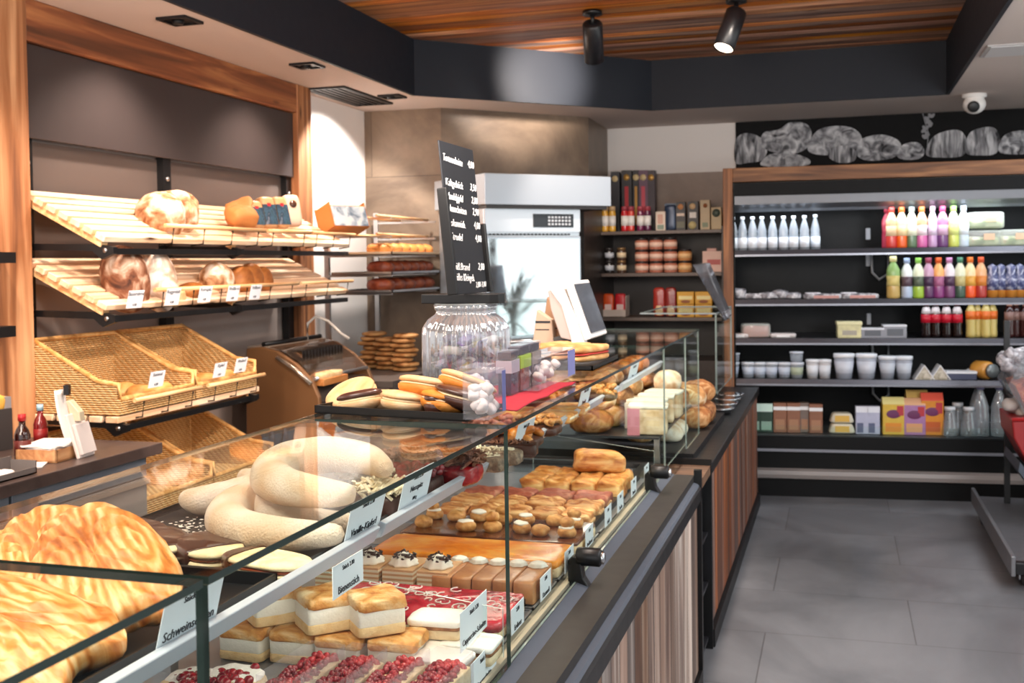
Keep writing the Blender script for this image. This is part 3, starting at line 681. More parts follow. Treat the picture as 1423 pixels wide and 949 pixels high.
cluster('glazed pastry of long caramel nuts behind the fourth price card', (-.80, 2.66, 1.077), 26, .06, .018, ORAN, 1)
cluster('nut pastry of pale hazelnuts beyond the caramel one', (-.80, 2.86, 1.077), 40, .06, .012, NUT, 2)
cluster('nut pastry with a pinkish glaze at the middle of the far tray', (-.93, 2.84, 1.077), 36, .06, .012, food([(.3, '#b8594a'), (.7, '#e7a792')], 40, .3, .3), 3)
cluster('nut cluster pastry farthest along the long black tray', (-.80, 3.62, 1.077), 40, .065, .013, NUT, 4)
cluster('orange nut cluster pastry near the shelf end', (-.95, 3.45, 1.077), 40, .07, .014, ORAN, 5)
PUFF = food([(.32, '#a85a22'), (.48, '#d8924a'), (.68, '#f0c684')], 14, .5, .8, 50, stretch=(1, 2, 3))
for i, (x, y, lb) in enumerate(((-.83, 3.10, 'flat golden strudel slice behind the fifth price card'), (-.83, 3.27, 'flat golden strudel slice beyond the first flat slice'), (-.97, 3.15, 'flat golden slice at the back of the far tray'))):
    t_ = thing('strudel_slice', lb, 'pastry', (x, y, 1.077), R(4*i), 'flat golden slices on the upper shelf')
    MB().sup((0, 0, .014), (.08, .07, .014), .3, amp=.003, freq=3, seed=i).build('crust', PUFF, t_)
    MB().sup((0, 0, .016), (.083, .06, .005), .3).build('filling', food([(.4, '#c8b08f'), (.6, '#efe0c6')], 30), t_)

# price cards (face the customers)
def card(label, p0, p1, h, lines, lean=14, group='price cards in the counter', mats=CARD, sizes=None):
    """p0,p1: foot corners of the card, nearer one first"""
    p0, p1 = Vector(p0), Vector(p1); w_ = (p1-p0).length; c = (p0+p1)/2
    ang = math.atan2(p1.y-p0.y, p1.x-p0.x)
    t_ = thing('price_card', label, 'price card', c, group=group)
    t_.rotation_euler = Euler((R(90-lean) if lean >= 0 else R(90-lean), 0, ang), 'XYZ')
    MB().box(-w_/2, w_/2, 0, h, -.0012, 0, 0).build('card', mats, t_)
    n = len(lines)
    for i, ln in enumerate(lines):
        s = (sizes[i] if sizes else h*.2)
        text(ln, s, t_, (0, h*(.80-.62*i/max(1, n-1)) if n > 1 else h*.55, .0006), (0, 0, 0), INK)
    return t_
def card_px(label, a, b, h, lines, X=-.772, lean=-14, dz=.0, **k):
    p, q = at(*a, X=X), at(*b, X=X); z = (p.z+q.z)/2+dz
    return card(label, (p.x, p.y, z), (q.x, q.y, z), h, lines, lean, **k)
card_px('white price card before the palmiers, seen through the glass joint', (217, 903), (300, 858), .062, ['Stück 2.40', 'Schweinsohren'], sizes=[.011, .018])
card_px('white price card standing in front of the sugared crescents', (478, 757), (527, 727), .068, ['Stück 2.30', 'Vanille-Kipferl'], sizes=[.011, .018])
card_px('white price card between coconut and red jelly confections', (553, 712), (593, 688), .068, ['Stück 2.50', 'Nussspitz', '100 g'], sizes=[.011, .016, .010])
card_px('white price card at the glass joint, before the caramel nut pastry', (713, 627), (737, 610), .064, ['Stück 2.20', 'Nussecken'], sizes=[.012, .017])
card_px('small white price card before the flat golden slices', (803, 568), (817, 558), .06, ['Stück 2.10', 'Strudel'], sizes=[.014, .017])
card_px('small white price card farthest along the near upper shelf', (872, 530), (884, 522), .06, ['Stück 1.90', 'Nuss'], sizes=[.014, .017])

# ------------------------------------------------------------------ lower deck of the near case
LZ = .802
BOARD = plain('#8f9298', .35, .6)
def board(label, x0, x1, y0, y1):
    return rect_tray('display_tray', label, x0, x1, y0, y1, LZ, .006, BOARD, 'steel trays on the lower deck')
for lb, x0, y0, y1 in (('steel tray under the berry slices, nearest on the deck', -1.22, 1.52, 1.93), ('steel tray under the red jelly cake and the first glass divider', -1.22, 1.95, 2.205),
                      ('steel tray under the caramel and wafer slices', -1.22, 2.215, 2.42), ('steel tray under the apricot sheet cake', -1.22, 2.43, 2.615), ('steel tray under the chocolate slab with cream puffs', -1.22, 2.625, 2.88),
                      ('steel tray under the rows of strudel slices', -1.22, 2.89, 3.25), ('steel tray under the stacked puff pastries', -1.22, 3.26, 3.66)):
    board(lb, x0, -.632, y0, y1)
TZ = LZ+.004
ALM = food([(.32, '#b3682a'), (.47, '#dca058'), (.64, '#f5dcae')], 20, .5, .9, 90); CREAM_ = plain('#f3eee2', .6, bump=.3, bscale=120); DOUGH = food([(.35, '#dcb27a'), (.65, '#eed3a3')], 20, .8, .6, 120)
def bienen():
    t_ = thing('almond_cream_slice', 'x', 'cake slice')
    MB().sup((0, 0, .012), (.047, .047, .012), .2, .2, amp=.0015, freq=4).build('cake_base', DOUGH, t_)
    MB().sup((0, 0, .040), (.0455, .0455, .020), .15, .15, amp=.001, freq=3).build('cream', CREAM_, t_)
    MB().sup((0, 0, .066), (.049, .049, .013), .3, .25, 40, 18, amp=.006, freq=4.5, seed=4).build('almond_crust', ALM, t_)
    return t_
B0 = bienen(); first = True
for i, (x, y, z, rz, lb) in enumerate((
        (-.835, 1.845, TZ+.062, 42, 'almond cream square on top of its row, cut face to the glass, rightmost'),
        (-.935, 1.835, TZ+.062, 45, 'almond cream square stacked in the middle of the upper three'),
        (-1.055, 1.850, TZ+.062, 47, 'almond cream square stacked at the left of the upper three'),
        (-.785, 1.835, TZ, 4, 'almond cream square in the bottom row, below the rightmost stacked one'),
        (-.885, 1.825, TZ, 0, 'almond cream square in the bottom row, second from the glass'),
        (-.985, 1.835, TZ, 2, 'almond cream square in the bottom row, third from the glass'),
        (-1.085, 1.825, TZ, -2, 'almond cream square at the far left of the bottom row'))):
    o = B0 if i == 0 else dup(B0)
    o.location = (x, y, z); o.rotation_euler = (0, 0, R(rz)); o['label'] = lb; o['group'] = 'almond cream squares'; o.scale = (1, 1, .88) if i < 3 else (1, 1, .78)
BERRY = food([(.3, '#4a0f1c'), (.5, '#8d1a28'), (.7, '#c23a3e')], 18, .25, .3, 60, spec=.6); SPONGE = food([(.35, '#d9b98b'), (.65, '#efd9b4')], 30, .85, .5, 150)
FILM = glass('#f7f5f8', 1.5, .08, .10, '#ffffff', k=1)
def berryslice(seed):
    t_ = thing('berry_slice', 'x', 'cake slice')
    MB().sup((0, 0, .018), (.034, .085, .018), .15, .15).build('sponge', SPONGE, t_)
    m_ = MB(); rr = random.Random(seed)
    for k in range(150): m_.sup((rr.uniform(-.026, .026), rr.uniform(-.078, .078), .037+rr.uniform(-.003, .006)), (rr.uniform(.005, .008), .006, .006), nu=7, nv=5, amp=.001)
    m_.build('berry_topping', BERRY, t_)
    f_ = MB().box(-.0355, .0355, -.087, .087, .0, .062); f_.f = f_.f[:4]; f_.mi = f_.mi[:4]; f_.sm = f_.sm[:4]
    f_.build('film_wrap', FILM, t_)
    return t_
bs = [berryslice(7), berryslice(9)]
for i, (x, y, lb) in enumerate(((-.662, 1.70, 'red berry slice in clear film nearest the front glass'), (-.740, 1.69, 'red berry slice in film, second from the front glass'), (-.818, 1.68, 'dark berry slice in film, third from the front glass'), (-.896, 1.67, 'dark berry slice in film, farthest from the front glass'))):
    o = bs[i] if i < 2 else dup(bs[i-2])
    o.location = (x, y, TZ); o.rotation_euler = (0, 0, R(-4)); o['label'] = lb; o['group'] = 'berry slices in film'
PWD = plain('#f5f0ea', .9, bump=.4, bscale=150); PBR = food([(.35, '#7a4a2e'), (.65, '#b98258')], 40, .7, .6, 120)
def powder():
    t_ = thing('sugar_dusted_slice', 'x', 'cake slice')
    MB().sup((0, 0, .010), (.05, .038, .010), .2, .2, amp=.001).build('base', SPONGE, t_)
    MB().sup((0, 0, .023), (.051, .039, .005), .2, .2, amp=.003, freq=5).build('nut_layer', PBR, t_)
    MB().sup((0, 0, .031), (.053, .041, .007), .3, .25, amp=.004, freq=3).build('sugar_topping', PWD, t_)
    return t_
W0 = powder()
for i, (x, y, z, rz, lb) in enumerate(((-.665, 1.905, TZ, 0, 'sugar dusted slice at the glass corner, its brown layer showing'), (-.755, 1.865, TZ+.0, 8, 'sugar dusted slice behind the lettered card, second from the glass'),
                                    (-.690, 1.815, TZ, -6, 'sugar dusted slice touching the berry slices'), (-.735, 1.915, TZ+.038, 4, 'topmost sugar dusted slice behind the lettered card'))):
    o = W0 if i == 0 else dup(W0)
    o.location = (x, y, z); o.rotation_euler = (0, 0, R(rz)); o['label'] = lb; o['group'] = 'sugar dusted slices'
# red jelly sheet cake with icing curls
t_ = thing('red_jelly_cake', 'red jelly sheet cake scribbled with white icing curls', 'cake', (-.845, 2.09, TZ))
MB().sup((0, 0, .012), (.205, .10, .012), .12, .12).build('cake_base', SPONGE, t_)
MB().sup((0, 0, .030), (.205, .10, .012), .18, .12, 60, 14, .005, 3.2, 3).build('jelly_topping', food([(.3, '#8d0f1e'), (.5, '#c81f33'), (.72, '#e2505a')], 22, .15, .5, 60, spec=.7), t_)
m_ = MB(); rr = random.Random(8)
for k in range(44):
    x0, y0, r0 = rr.uniform(-.17, .19), rr.uniform(-.09, .085), rr.uniform(.007, .014)
    a0 = rr.uniform(0, 6); pts = [(x0+r0*math.cos(a0+s*.7), y0+r0*math.sin(a0+s*.7)*1.2, .0445) for s in range(7)]
    m_.tube(pts, .0016, 5)
m_.build('icing_curls', plain('#f6e3dd', .5), t_)
# wafer slices
WAF1, WAF2 = plain('#d2a377', .7, vary=.1), plain('#f0e2c8', .7)
WHIP = plain('#f6efe2', .55)
def dollop(r=.02, h=.026):
    return MB().lathe([(0, 0), (r, 0), (r*1.08, h*.18), (r*.85, h*.42), (r*.9, h*.5), (r*.6, h*.72), (r*.3, h*.88), (0, h)], 24, flute=.1, nfl=7)
def wafer():
    t_ = thing('wafer_slice', 'x', 'cake slice')
    m_ = MB()
    for k in range(11): m_.box(-.037, .037, -.055, .055, k*.0052, k*.0052+.0048, k % 2)
    m_.build('wafer_layers', [WAF1, WAF2], t_)
    d_ = dollop(.031, .03).build('cream_dollop', WHIP, t_, loc=(-.002, -.01, .057))
    flakes(44, (0, 0, .018), (.026, .026, .014), .008, 3, .0022).build('chocolate_flakes', DCHOC, d_)
    return t_
W1 = wafer()
for i, (x, lb) in enumerate(((-.872, 'layered wafer slice with cream top next to the caramel slices'), (-.956, 'layered wafer slice in the middle of the wafer row'), (-1.040, 'layered wafer slice behind the almond squares card'), (-1.124, 'layered wafer slice at the inner end of the row'))):
    o = W1 if i == 0 else dup(W1)
    o.location = (x, 2.29, TZ); o['label'] = lb; o['group'] = 'layered wafer slices'
CARA = food([(.35, '#a9683c'), (.6, '#c68a58')], 12, .38, .25, 60, coat=.2)
def cara():
    t_ = thing('caramel_slice', 'x', 'cake slice')
    MB().sup((0, 0, .026), (.0235, .085, .026), .16, .14, amp=.001, freq=3).build('glazed_slice', CARA, t_)
    dollop(.021, .014).build('cream_dollop', WHIP, t_, loc=(0, .04, .052))
    return t_
K0 = cara(); nm = ['nearest the front glass', 'second from the front glass', 'in the middle of the caramel row', 'fourth from the front glass', 'beside the wafer slices']
for i in range(5):
    o = K0 if i == 0 else dup(K0)
    o.location = (-.660-.0475*i, 2.315, TZ); o['label'] = 'caramel glazed slice with cream rosette, '+nm[i]; o['group'] = 'caramel slices'
# apricot sheet cake
t_ = thing('apricot_cake', 'orange apricot sheet cake with glossy glaze behind the caramel slices', 'cake', (-.875, 2.52, TZ))
MB().sup((0, 0, .014), (.24, .083, .014), .12, .1).build('cake_base', SPONGE, t_)
MB().sup((0, 0, .031), (.24, .083, .011), .18, .1, 60, 14, .003, 2.4, 6).build('apricot_glaze', food([(.25, '#d0600c'), (.5, '#ec861a'), (.72, '#f8b450')], 14, .3, .5, 40, coat=.3), t_)
# chocolate slab and cream puffs
t_ = thing('chocolate_slab_cake', 'flat dark chocolate sheet cake under the row of cream puffs', 'cake', (-.88, 2.75, TZ))
MB().sup((0, 0, .014), (.245, .115, .014), .12, .1).build('cake_base', SPONGE, t_)
MB().sup((0, 0, .029), (.245, .115, .006), .18, .1).build('chocolate_glaze', plain('#5a2b18', .25, coat=.4), t_)
PROF = food([(.3, '#a8672f'), (.5, '#d39a58'), (.72, '#efcb95')], 30, .5, .7, 90)
rr = random.Random(4); k = 0
PW = ['by the front glass', 'second from the front glass', 'third from the front glass', 'fourth from the front glass', 'fifth from the front glass', 'sixth from the front glass', 'at the inner end']
for row, y in (('front row', 2.705), ('back row', 2.80)):
    for j in range(7):
        x = -.672-.069*j + rr.uniform(-.008, .008)
        if row == 'front row' and j == 5: continue
        t_ = thing('cream_puff', f'small golden cream puff on the chocolate cake, {row}, {PW[j]}', 'cream puff', (x, y+rr.uniform(-.012, .012), TZ+.033), rr.uniform(0, 3), 'cream puffs on the chocolate cake')
        MB().sup((0, 0, .014), (.026, .023, .016), .9, amp=.004, freq=4, seed=k, nu=18, nv=10).build('pastry', PROF, t_)
        if k % 3 == 0:
            MB().sup((.004, .004, .038), (.021, .019, .013), .9, amp=.004, freq=4, seed=k+9, nu=16, nv=9).build('pastry', PROF, t_)
        if k % 2 == 0: MB().sup((0, .002, .026), (.02, .018, .005), .8, amp=.003, freq=5, seed=k).build('cream', WHIP, t_)
        k += 1
# strudel rows
STR = food([(.32, '#9a5226'), (.48, '#cf8a4c'), (.68, '#efc58c')], 16, .55, .9, 60, stretch=(1, 2.4, 2)); STR2 = food([(.3, '#7c2f22'), (.5, '#b0604a'), (.72, '#dba27e')], 16, .5, .7, 60)
k = 0
for y, n, mt, nmrow in ((2.945, 5, STR, 'first strudel row behind the cream puffs'), (3.065, 4, STR, 'middle strudel row'), (3.18, 4, STR2, 'reddish strudel row before the puff pastries')):
    for j in range(n):
        w_ = .46/n; x = -.66-w_*(j+.5)
        t_ = thing('strudel_slice', f'{"reddish" if mt is STR2 else "golden"} strudel piece in the {nmrow}, {ORD[j]} from the glass', 'pastry', (x, y+.006*(j % 2), TZ), R((-1)**j*3), 'strudel slices on the deck')
        MB().sup((0, 0, .022), (w_*.5-.003, .052, .022), .4, .35, 36, 18, amp=.009, freq=3.6, seed=k).build('pastry_crust', mt, t_)
        MB().sup((0, 0, .016), (w_*.5, .045, .008), .3, amp=.002, seed=k).build('filling', food([(.35, '#8a5a3a'), (.65, '#d9b483')], 40), t_)
        k += 1
for j in range(4):
    for i, y in enumerate((3.335, 3.455)):
        x = -.645-.082*j-.045
        t_ = tag(MB().sup((0, 0, .030), (.041, .062, .030), .4, .4, 36, 18, amp=.010, freq=3.4, seed=30+j*2+i).build('puff_pastry', PUFF, loc=(x, y, TZ)), f'golden puff pastry in the {"near" if i == 0 else "far"} puff row, {ORD[j]} from the glass', 'pastry', 'golden puff pastries')
tag(MB().sup((0, 0, .032), (.085, .06, .032), .5, .5, amp=.010, freq=1.8, seed=44).build('puff_pastry', PUFF, loc=(-.76, 3.47, TZ+.058), rot=(0, R(4), R(12))), 'large folded puff pastry lying on top of the puff rows', 'pastry')
# round pastries at the very front of the deck
for (px, py, lb) in ((262, 945, 'sugar dusted berry bun under the near price card'), (318, 940, 'berry bun with dark fruit beside the sugar dusted one'), (130, 948, 'berry bun at the bottom edge, nearest the camera')):
    q = at(px, py, Z=.85); t_ = thing('berry_bun', lb, 'pastry', (q.x, q.y, .801), 0, 'berry buns at the front of the deck')
    MB().sup((0, 0, .024), (.058, .058, .024), .6, amp=.003, freq=3).build('bun', SPONGE, t_)
    m_ = MB(); rr = random.Random(int(px))
    for k in range(34): m_.sup((rr.gauss(0, .018), rr.gauss(0, .018), .047+rr.uniform(-.004, .006)), (.009, .009, .008), nu=8, nv=6)
    m_.build('berry_topping', BERRY, t_)
    MB().sup((0, .02, .042), (.05, .035, .012), .7, amp=.004, freq=4).build('sugar_topping', PWD, t_)
# lower price cards
card_px('white price card standing among the almond cream squares', (463, 833), (505, 808), .055, ['Stück 2.80', 'Bienenstich'], X=-.80, lean=0, sizes=[.011, .018])
card_px('white price card standing on the sugar dusted slices', (640, 893), (677, 870), .072, ['Stück 3.20', 'Cappuccino-Schnitte'], X=-.655, lean=0, dz=-.01, sizes=[.012, .016])
card_px('white price card in front of the berry slices', (655, 962), (690, 938), .06, ['Stück 3.40', 'Beerenschnitte'], X=-.626, lean=0, sizes=[.011, .013])
for i, (y, ln, lb) in enumerate(((2.30, 'Karamell', 'small price card at the front end of the caramel tray'), (2.52, 'Marille', 'small price card at the front end of the apricot cake'), (2.74, 'Profiterol', 'small price card at the end of the cream puff tray'), (2.98, 'Apfel', 'small price card at the first strudel row'), (3.16, 'Topfen', 'small price card at the reddish strudel row'), (3.38, 'Plunder', 'small price card at the near puff row'), (3.62, 'Mohn', 'small price card at the far end of the deck'), (2.08, 'Erdbeer', 'small price card leaning at the red jelly cake'))):
    card(lb, (-.627, y-.045, .808), (-.627, y+.045, .808), .052, ['2.80', ln], 0, sizes=[.012, .016])
# glass side plate on the caramel tray
# ------------------------------------------------------------------ things standing on the glass top
GZ = 1.2455
c0, c1 = at(447, 572, Z=GZ), at(690, 572, Z=GZ)
ct = rect_tray('cookie_tray', 'black tray of filled cookies on the glass top', -1.03, -.675, 1.985, 2.145, GZ, .016, BLACK); ct.rotation_euler = (0, 0, R(-9))
CK = food([(.3, '#cf9660'), (.5, '#e6bb88'), (.75, '#f2d9b4')], 14, .6, .25, 160); CKO = food([(.3, '#b05a14'), (.5, '#d8822c'), (.75, '#e8a355')], 10, .5, .25, 160)
def cookie(label, px, py, Y, Ln, W, tilt, top, bot, rz=0, rot=None):
    q = at(px, py+3, Y=Y+.06)
    t_ = thing('filled_cookie', label, 'cookie', q, group='filled cookies on the black tray', rot=rot or (R(-6), R(tilt), R(rz)))
    MB().sup((0, 0, -.005), (Ln/2, W/2, .012), .8, 1, 36, 12, .0008, 4, 1, fn=lambda v: Vector((v.x, v.y, v.z*(1.9 if v.z < 0 else .3)))).build('lower_biscuit', bot, t_)
    MB().sup((0, 0, -.001), (Ln/2*.96, W/2*.96, .0035), .6, 1, 30, 6).build('cream_filling', plain('#f0d9b0', .6), t_)
    MB().sup((0, 0, .006), (Ln/2, W/2, .012), .8, 1, 36, 12, .0008, 4, 2, fn=lambda v: Vector((v.x, v.y, v.z*(1.0 if v.z > 0 else .5)))).build('upper_biscuit', top, t_)
    return t_
cookie('pale filled cookie leaning at the left end of the black tray', 488, 545, 2.05, .115, .1, -12, CK, CK, 8, rot=(R(30), R(-14), 0))
cookie('chocolate half cookie lying before the pale one on the tray', 500, 551, 2.0, .10, .06, -10, CHOC, CK, 10)
cookie('small pale cookie behind the chocolate half', 535, 550, 2.04, .07, .08, 0, CK, CK)
cookie('pale cookie in the middle of the tray, beneath the orange ones', 563, 552, 1.99, .10, .1, 6, CK, CK)
cookie('orange filled cookie resting left on the heap', 592, 533, 2.02, .118, .1, 10, CK, CKO, -5, rot=(R(-14), R(7), 0))
cookie('topmost orange filled cookie at the right of the heap', 650, 531, 2.03, .125, .1, 24, CK, CKO, 0, rot=(R(-16), R(20), R(6)))
cookie('chocolate cookie under the topmost orange one', 644, 548, 1.98, .125, .08, 12, CHOC, CHOC, 0)
cookie('orange cookie lowest at the right, under the chocolate one', 618, 552, 1.985, .10, .09, 8, CKO, CKO)
cookie('thin chocolate cookie flat on the tray front', 606, 556, 1.965, .05, .05, 0, CHOC, CHOC)

# storage jar with menu board
JARG = glass('#e6ebf0', 3.0, .03, .13, '#eef2f8', k=1)
q0 = at(648, 560, Z=GZ); JX, JY = -.93, 2.60
qb = on(648, 500, (JX, JY, 0), (0, 1, 0)); JX = qb.x
zt = on(648, 421, (0, JY, 0), (0, 1, 0)).z
t_ = thing('glass_jar', 'large ribbed glass jar of wrapped sweets with black lid', 'jar', (JX, JY, GZ))
H_ = zt-GZ; w_ = .108
prof = [(0, .004), (w_*.93, .004), (w_, .02), (w_*1.0, H_*.62), (w_*.98, H_*.70), (w_*.86, H_*.80), (w_*.70, H_*.86), (w_*.66, H_*.90), (w_*.70, H_*.93), (w_*.72, H_*.985)]
MB().lathe(prof, 208, flute=.05, nfl=26).build('ribbed_glass', JARG, t_)
MB().lathe([(w_*.735, H_*.985), (w_*.735, H_), (w_*.60, H_), (w_*.60, H_*.985)], 48).build('rim', glass('#e8eeee', 1.5, .05, .3, '#cfd8da'), t_)
MB().prism([(-.105, -.042), (.078, -.042), (.098, -.030), (.105, 0), (.098, .030), (.078, .042), (-.105, .042)], H_, H_+.024).build('lid', BLACK, t_, bevel=.002)
rr = random.Random(2); cols = ['#5a4a7a', '#7d6aa0', '#e7e3ee', '#8a3a5c', '#c9c3d6', '#3d4668', '#b7a24c', '#e9e5e0']
for i in range(46):
    r_ = w_*.70*math.sqrt(rr.random()); a = rr.uniform(0, 2*PI); z = .022+.002*i+rr.uniform(0, .012)
    o = MB().sup((0, 0, 0), (.024, .013, .011), .5, amp=.003, freq=5, seed=i, nu=12, nv=8)
    o.box(-.036, -.022, -.009, .009, -.001, .001); o.box(.022, .036, -.009, .009, -.001, .001)
    c_ = cols[i % 8]
    o = o.build('wrapped_sweet', plain(c_, .25, coat=.5), loc=(JX+r_*math.cos(a), JY+r_*math.sin(a), GZ+z), rot=(rr.uniform(-.6, .6), rr.uniform(-.6, .6), rr.uniform(0, 6)))
    tag(o, 'small wrapped sweet heaped inside the ribbed glass jar', 'sweet', 'wrapped sweets in the jar')
# menu board: stands along the counter, face to the customers
b0 = on(622, 406, (JX+.02, 0, 0), (1, 0, 0)); 
BX = JX+.015
pA, pB = at(621, 408, X=BX), at(668, 404, X=BX)       # foot corners
tA, tB = at(608, 193, X=BX-.035), at(656, 207, X=BX-.035)
bw = pB.y-pA.y; bh = tA.z-(GZ+H_+.024)
lean = math.atan2(.035, bh)
BZ = GZ+H_+.024
t_ = thing('menu_board', 'tall black chalk menu board standing on the jar lid', 'menu board', (BX, (pA.y+pB.y)/2+.055, BZ))
t_.rotation_euler = Euler((R(90)+lean*0, 0, R(90)), 'XYZ')
t_.rotation_euler = (Euler((0, -lean, 0)).to_matrix() @ Euler((R(90), 0, R(90))).to_matrix()).to_euler()
MB().box(-bw/2, bw/2, 0, bh, -.004, 0).build('chalkboard', plain('#202227', .6, vary=.12, bscale=30, spec=.25), t_, bevel=.001)
MB().box(-bw/2-.016, -bw/2-.002, 0, bh*.69, -.014, .012).build('holder_post', BLACK, t_, bevel=.003)
MB().box(bw/2+.002, bw/2+.014, 0, bh*.48, -.014, .012).build('holder_post', BLACK, t_, bevel=.003)
CHALK = plain('#eef0f2', .9)
for ln, pr__, v in (('Tortenschnitte', '4,00', .895), ('Kaltgebäck', '3,50', .735), ('Mandelgipfel', '2,80', .645), ('Nussschnitten', '2,90', .565), ('Johannisb.', '4,00', .47), ('Strudel', '4,00', .38), ('süß.Brand', '2,00', .185), ('süßes Kleingeb.', '', .115)):
    o = text(ln, .027, t_, (-bw/2+.014, v*bh, .0008), (0, 0, R(-2)), CHALK, 'chalk_writing', .25, 'LEFT', .42*bw/.1 if len(ln) < 11 else .34*bw/.1)
    if pr__: text(pr__, .027, t_, (bw/2-.008, v*bh-.004, .0008), (0, 0, R(-2)), CHALK, 'chalk_writing', .25, 'RIGHT', .42*bw/.1)
text('2,80-3,80', .021, t_, (bw/2-.006, .055*bh, .0008), (0, 0, 0), CHALK, 'chalk_writing', .25, 'RIGHT', .42*bw/.1)

# packs of sweets on a red cloth
PACK = glass('#f3f4f8', 1.45, .03, .07, '#e9ecf5')
m_ = MB(); q = [at(688, 553, Z=GZ), at(822, 533, Z=GZ)]
x0, x1, y0, y1 = -.80, -.63, 2.10, 2.62
m_.sheet(lambda u, v: (x0+(x1-x0)*u, y0+(y1-y0)*v, GZ+.003+.004*abs(math.sin(7*v+3*u))), 16, 30)
tag(m_.build('red_napkin', plain('#a3142c', .7, bump=.3), solid=.0025), 'crumpled red napkin under the sweet packs', 'napkin')
def pack(label, px0, px1, py0, py1, X, dx, fill, strip=None, dots=None):
    a, b = at(px0, py1, X=X), at(px1, py1, X=X); h_ = at(px0, py0, X=X).z-a.z
    ya, yb = a.y, b.y; zc = GZ+.0085
    t_ = thing('sweet_pack', label, 'sweets', (X-dx/2, (ya+yb)/2, zc), group='clear packs of sweets')
    w2 = (yb-ya)/2
    MB().box(-dx/2, dx/2, -w2, w2, 0, h_).build('clear_box', PACK, t_)
    rr = random.Random(int(px0))
    m_ = MB()
    for k in range(16): m_.sup((rr.uniform(-.5, .5)*dx/2, rr.uniform(-.65, .65)*w2, h_*rr.uniform(.12, .62)), (min(.012, dx*.25), min(.013, w2*.3), .009), .6, nu=10, nv=7, rot=(rr.uniform(-1, 1), rr.uniform(-1, 1), rr.uniform(0, 3)))
    m_.build('sweets', fill, t_)
    if dots: MB().box(-dx*.42, dx*.42, -w2*.88, w2*.88, .002, h_*.5).build('inner_card', fill, t_); MB().box(-dx*.42, dx*.42, -w2*.88, w2*.88, h_*.8, h_*.96).build('inner_top', plain('#4a4450', .3), t_)
    if strip: MB().box(dx/2+.0004, dx/2+.001, w2*.55, w2*.95, h_*.05, h_*.95).build('printed_strip', strip, t_)
    if dots: MB().box(-dx/2-.001, dx/2+.001, -w2-.001, w2+.001, h_*.5, h_*.78).build('label_band', dots, t_)
    return t_
PK = plain('#e9dfd8', .5); 
pack('clear pack of white sweets with blue strip at the tray end', 678, 703, 487, 553, -.635, .05, PK, plain('#6a70a8', .4))
pack('slim dark sweet pack, left of the green-banded one', 711, 722, 478, 540, -.70, .035, plain('#34304a', .3), None, plain('#a8a3b0', .4))
pack('slim sweet pack with a green band', 724, 738, 476, 540, -.70, .035, plain('#8a4a3c', .4), None, plain('#9fc04a', .4))
pack('slim dark sweet pack, right of the green-banded one', 740, 752, 473, 535, -.70, .035, plain('#3a2a2a', .3), None, plain('#8d8682', .4))
pack('wide clear pack of white meringue sweets with violet strip', 748, 800, 497, 541, -.665, .07, PK, plain('#8c8fcc', .4))
pack('clear pack of curly white sweets behind the cookies', 664, 690, 505, 552, -.74, .05, PK, None, None)
# sandwich tray behind the packs
rect_tray('sandwich_tray', 'small black tray of baguettes behind the sweet packs', -.90, -.66, 2.95, 3.32, GZ, .014)
BAG = food([(.3, '#b8763c'), (.5, '#d9a266'), (.75, '#efcf9c')], 10, .6, .5, 80)
for i, (x, y, lb) in enumerate(((-.70, 3.08, 'pale filled baguette at the front of the small tray'), (-.76, 3.12, 'pale filled baguette, second on the small tray'), (-.83, 3.16, 'filled baguette at the back of the small tray'))):
    t_ = thing('filled_baguette', lb, 'sandwich', (x, y, GZ+.018), R(72), 'filled baguettes on the small tray')
    MB().sup((0, 0, .009), (.10, .028, .011), .7, amp=.002, seed=i).build('lower_half', BAG, t_)
    MB().sup((0, 0, .021), (.098, .03, .004), .7, amp=.004, freq=5, seed=i).build('ham_filling', plain('#a8322a' if i == 0 else '#d8a58a', .5), t_)
    MB().sup((0, 0, .034), (.10, .028, .012), .7, amp=.002, seed=i+5).build('upper_half', BAG, t_)

# till: white terminal seen from its back and side, customer screen to the right
TY = 3.55
def tp(x, y, X=None, Y=TY): return on(x, y, (0, Y, 0), (0, 1, 0))
t_ = thing('till_terminal', 'white till with dark customer screen on the counter back', 'till', (0, 0, 0))
prof = [tp(763, 402), tp(772, 397), tp(783, 401), tp(800, 440), tp(812, 476), tp(812, 500), tp(797, 500), tp(793, 470), tp(780, 425)]
MB().prism([(p.x, p.z) for p in prof], TY, TY+.05, 'Y').build('screen_housing', plain('#e9e4e2', .4), t_, bevel=.004)
prof = [tp(760, 404), tp(772, 402), tp(788, 440), tp(796, 474), tp(778, 470), tp(764, 430)]
MB().prism([(p.x, p.z) for p in prof], TY+.01, TY+.32, 'Y').build('staff_screen', plain('#b7a9a4', .5), t_, bevel=.004)
prof = [tp(784, 393), tp(794, 390), tp(822, 470), tp(812, 474)]
MB().prism([(p.x, p.z) for p in prof], TY, TY+.26, 'Y').build('customer_display', plain('#ece8e6', .35), t_, bevel=.004)
a, b = tp(795, 392), tp(822, 468); d_ = Vector((b.x-a.x, 0, b.z-a.z))
nrm = Vector((-d_.z, 0, d_.x)).normalized()
m_ = MB(); off = nrm*.0015
c4 = [a+d_*.04+Vector((0, .012, 0)), a+d_*.04+Vector((0, .248, 0)), a+d_*.94+Vector((0, .248, 0)), a+d_*.94+Vector((0, .012, 0))]
m_.add([p+off for p in c4], [(0, 1, 2, 3)]); m_.build('screen_glass', plain('#4a4d54', .12, emit=.12), t_)
MB().box(tp(795, 500).x-.02, tp(812, 500).x+.02, TY-.01, TY+.2, GZ, GZ+.012).build('foot', plain('#dcd8d6', .4), t_, bevel=.003)
prof = [tp(765, 470), tp(800, 460), tp(797, 490), tp(768, 498)]
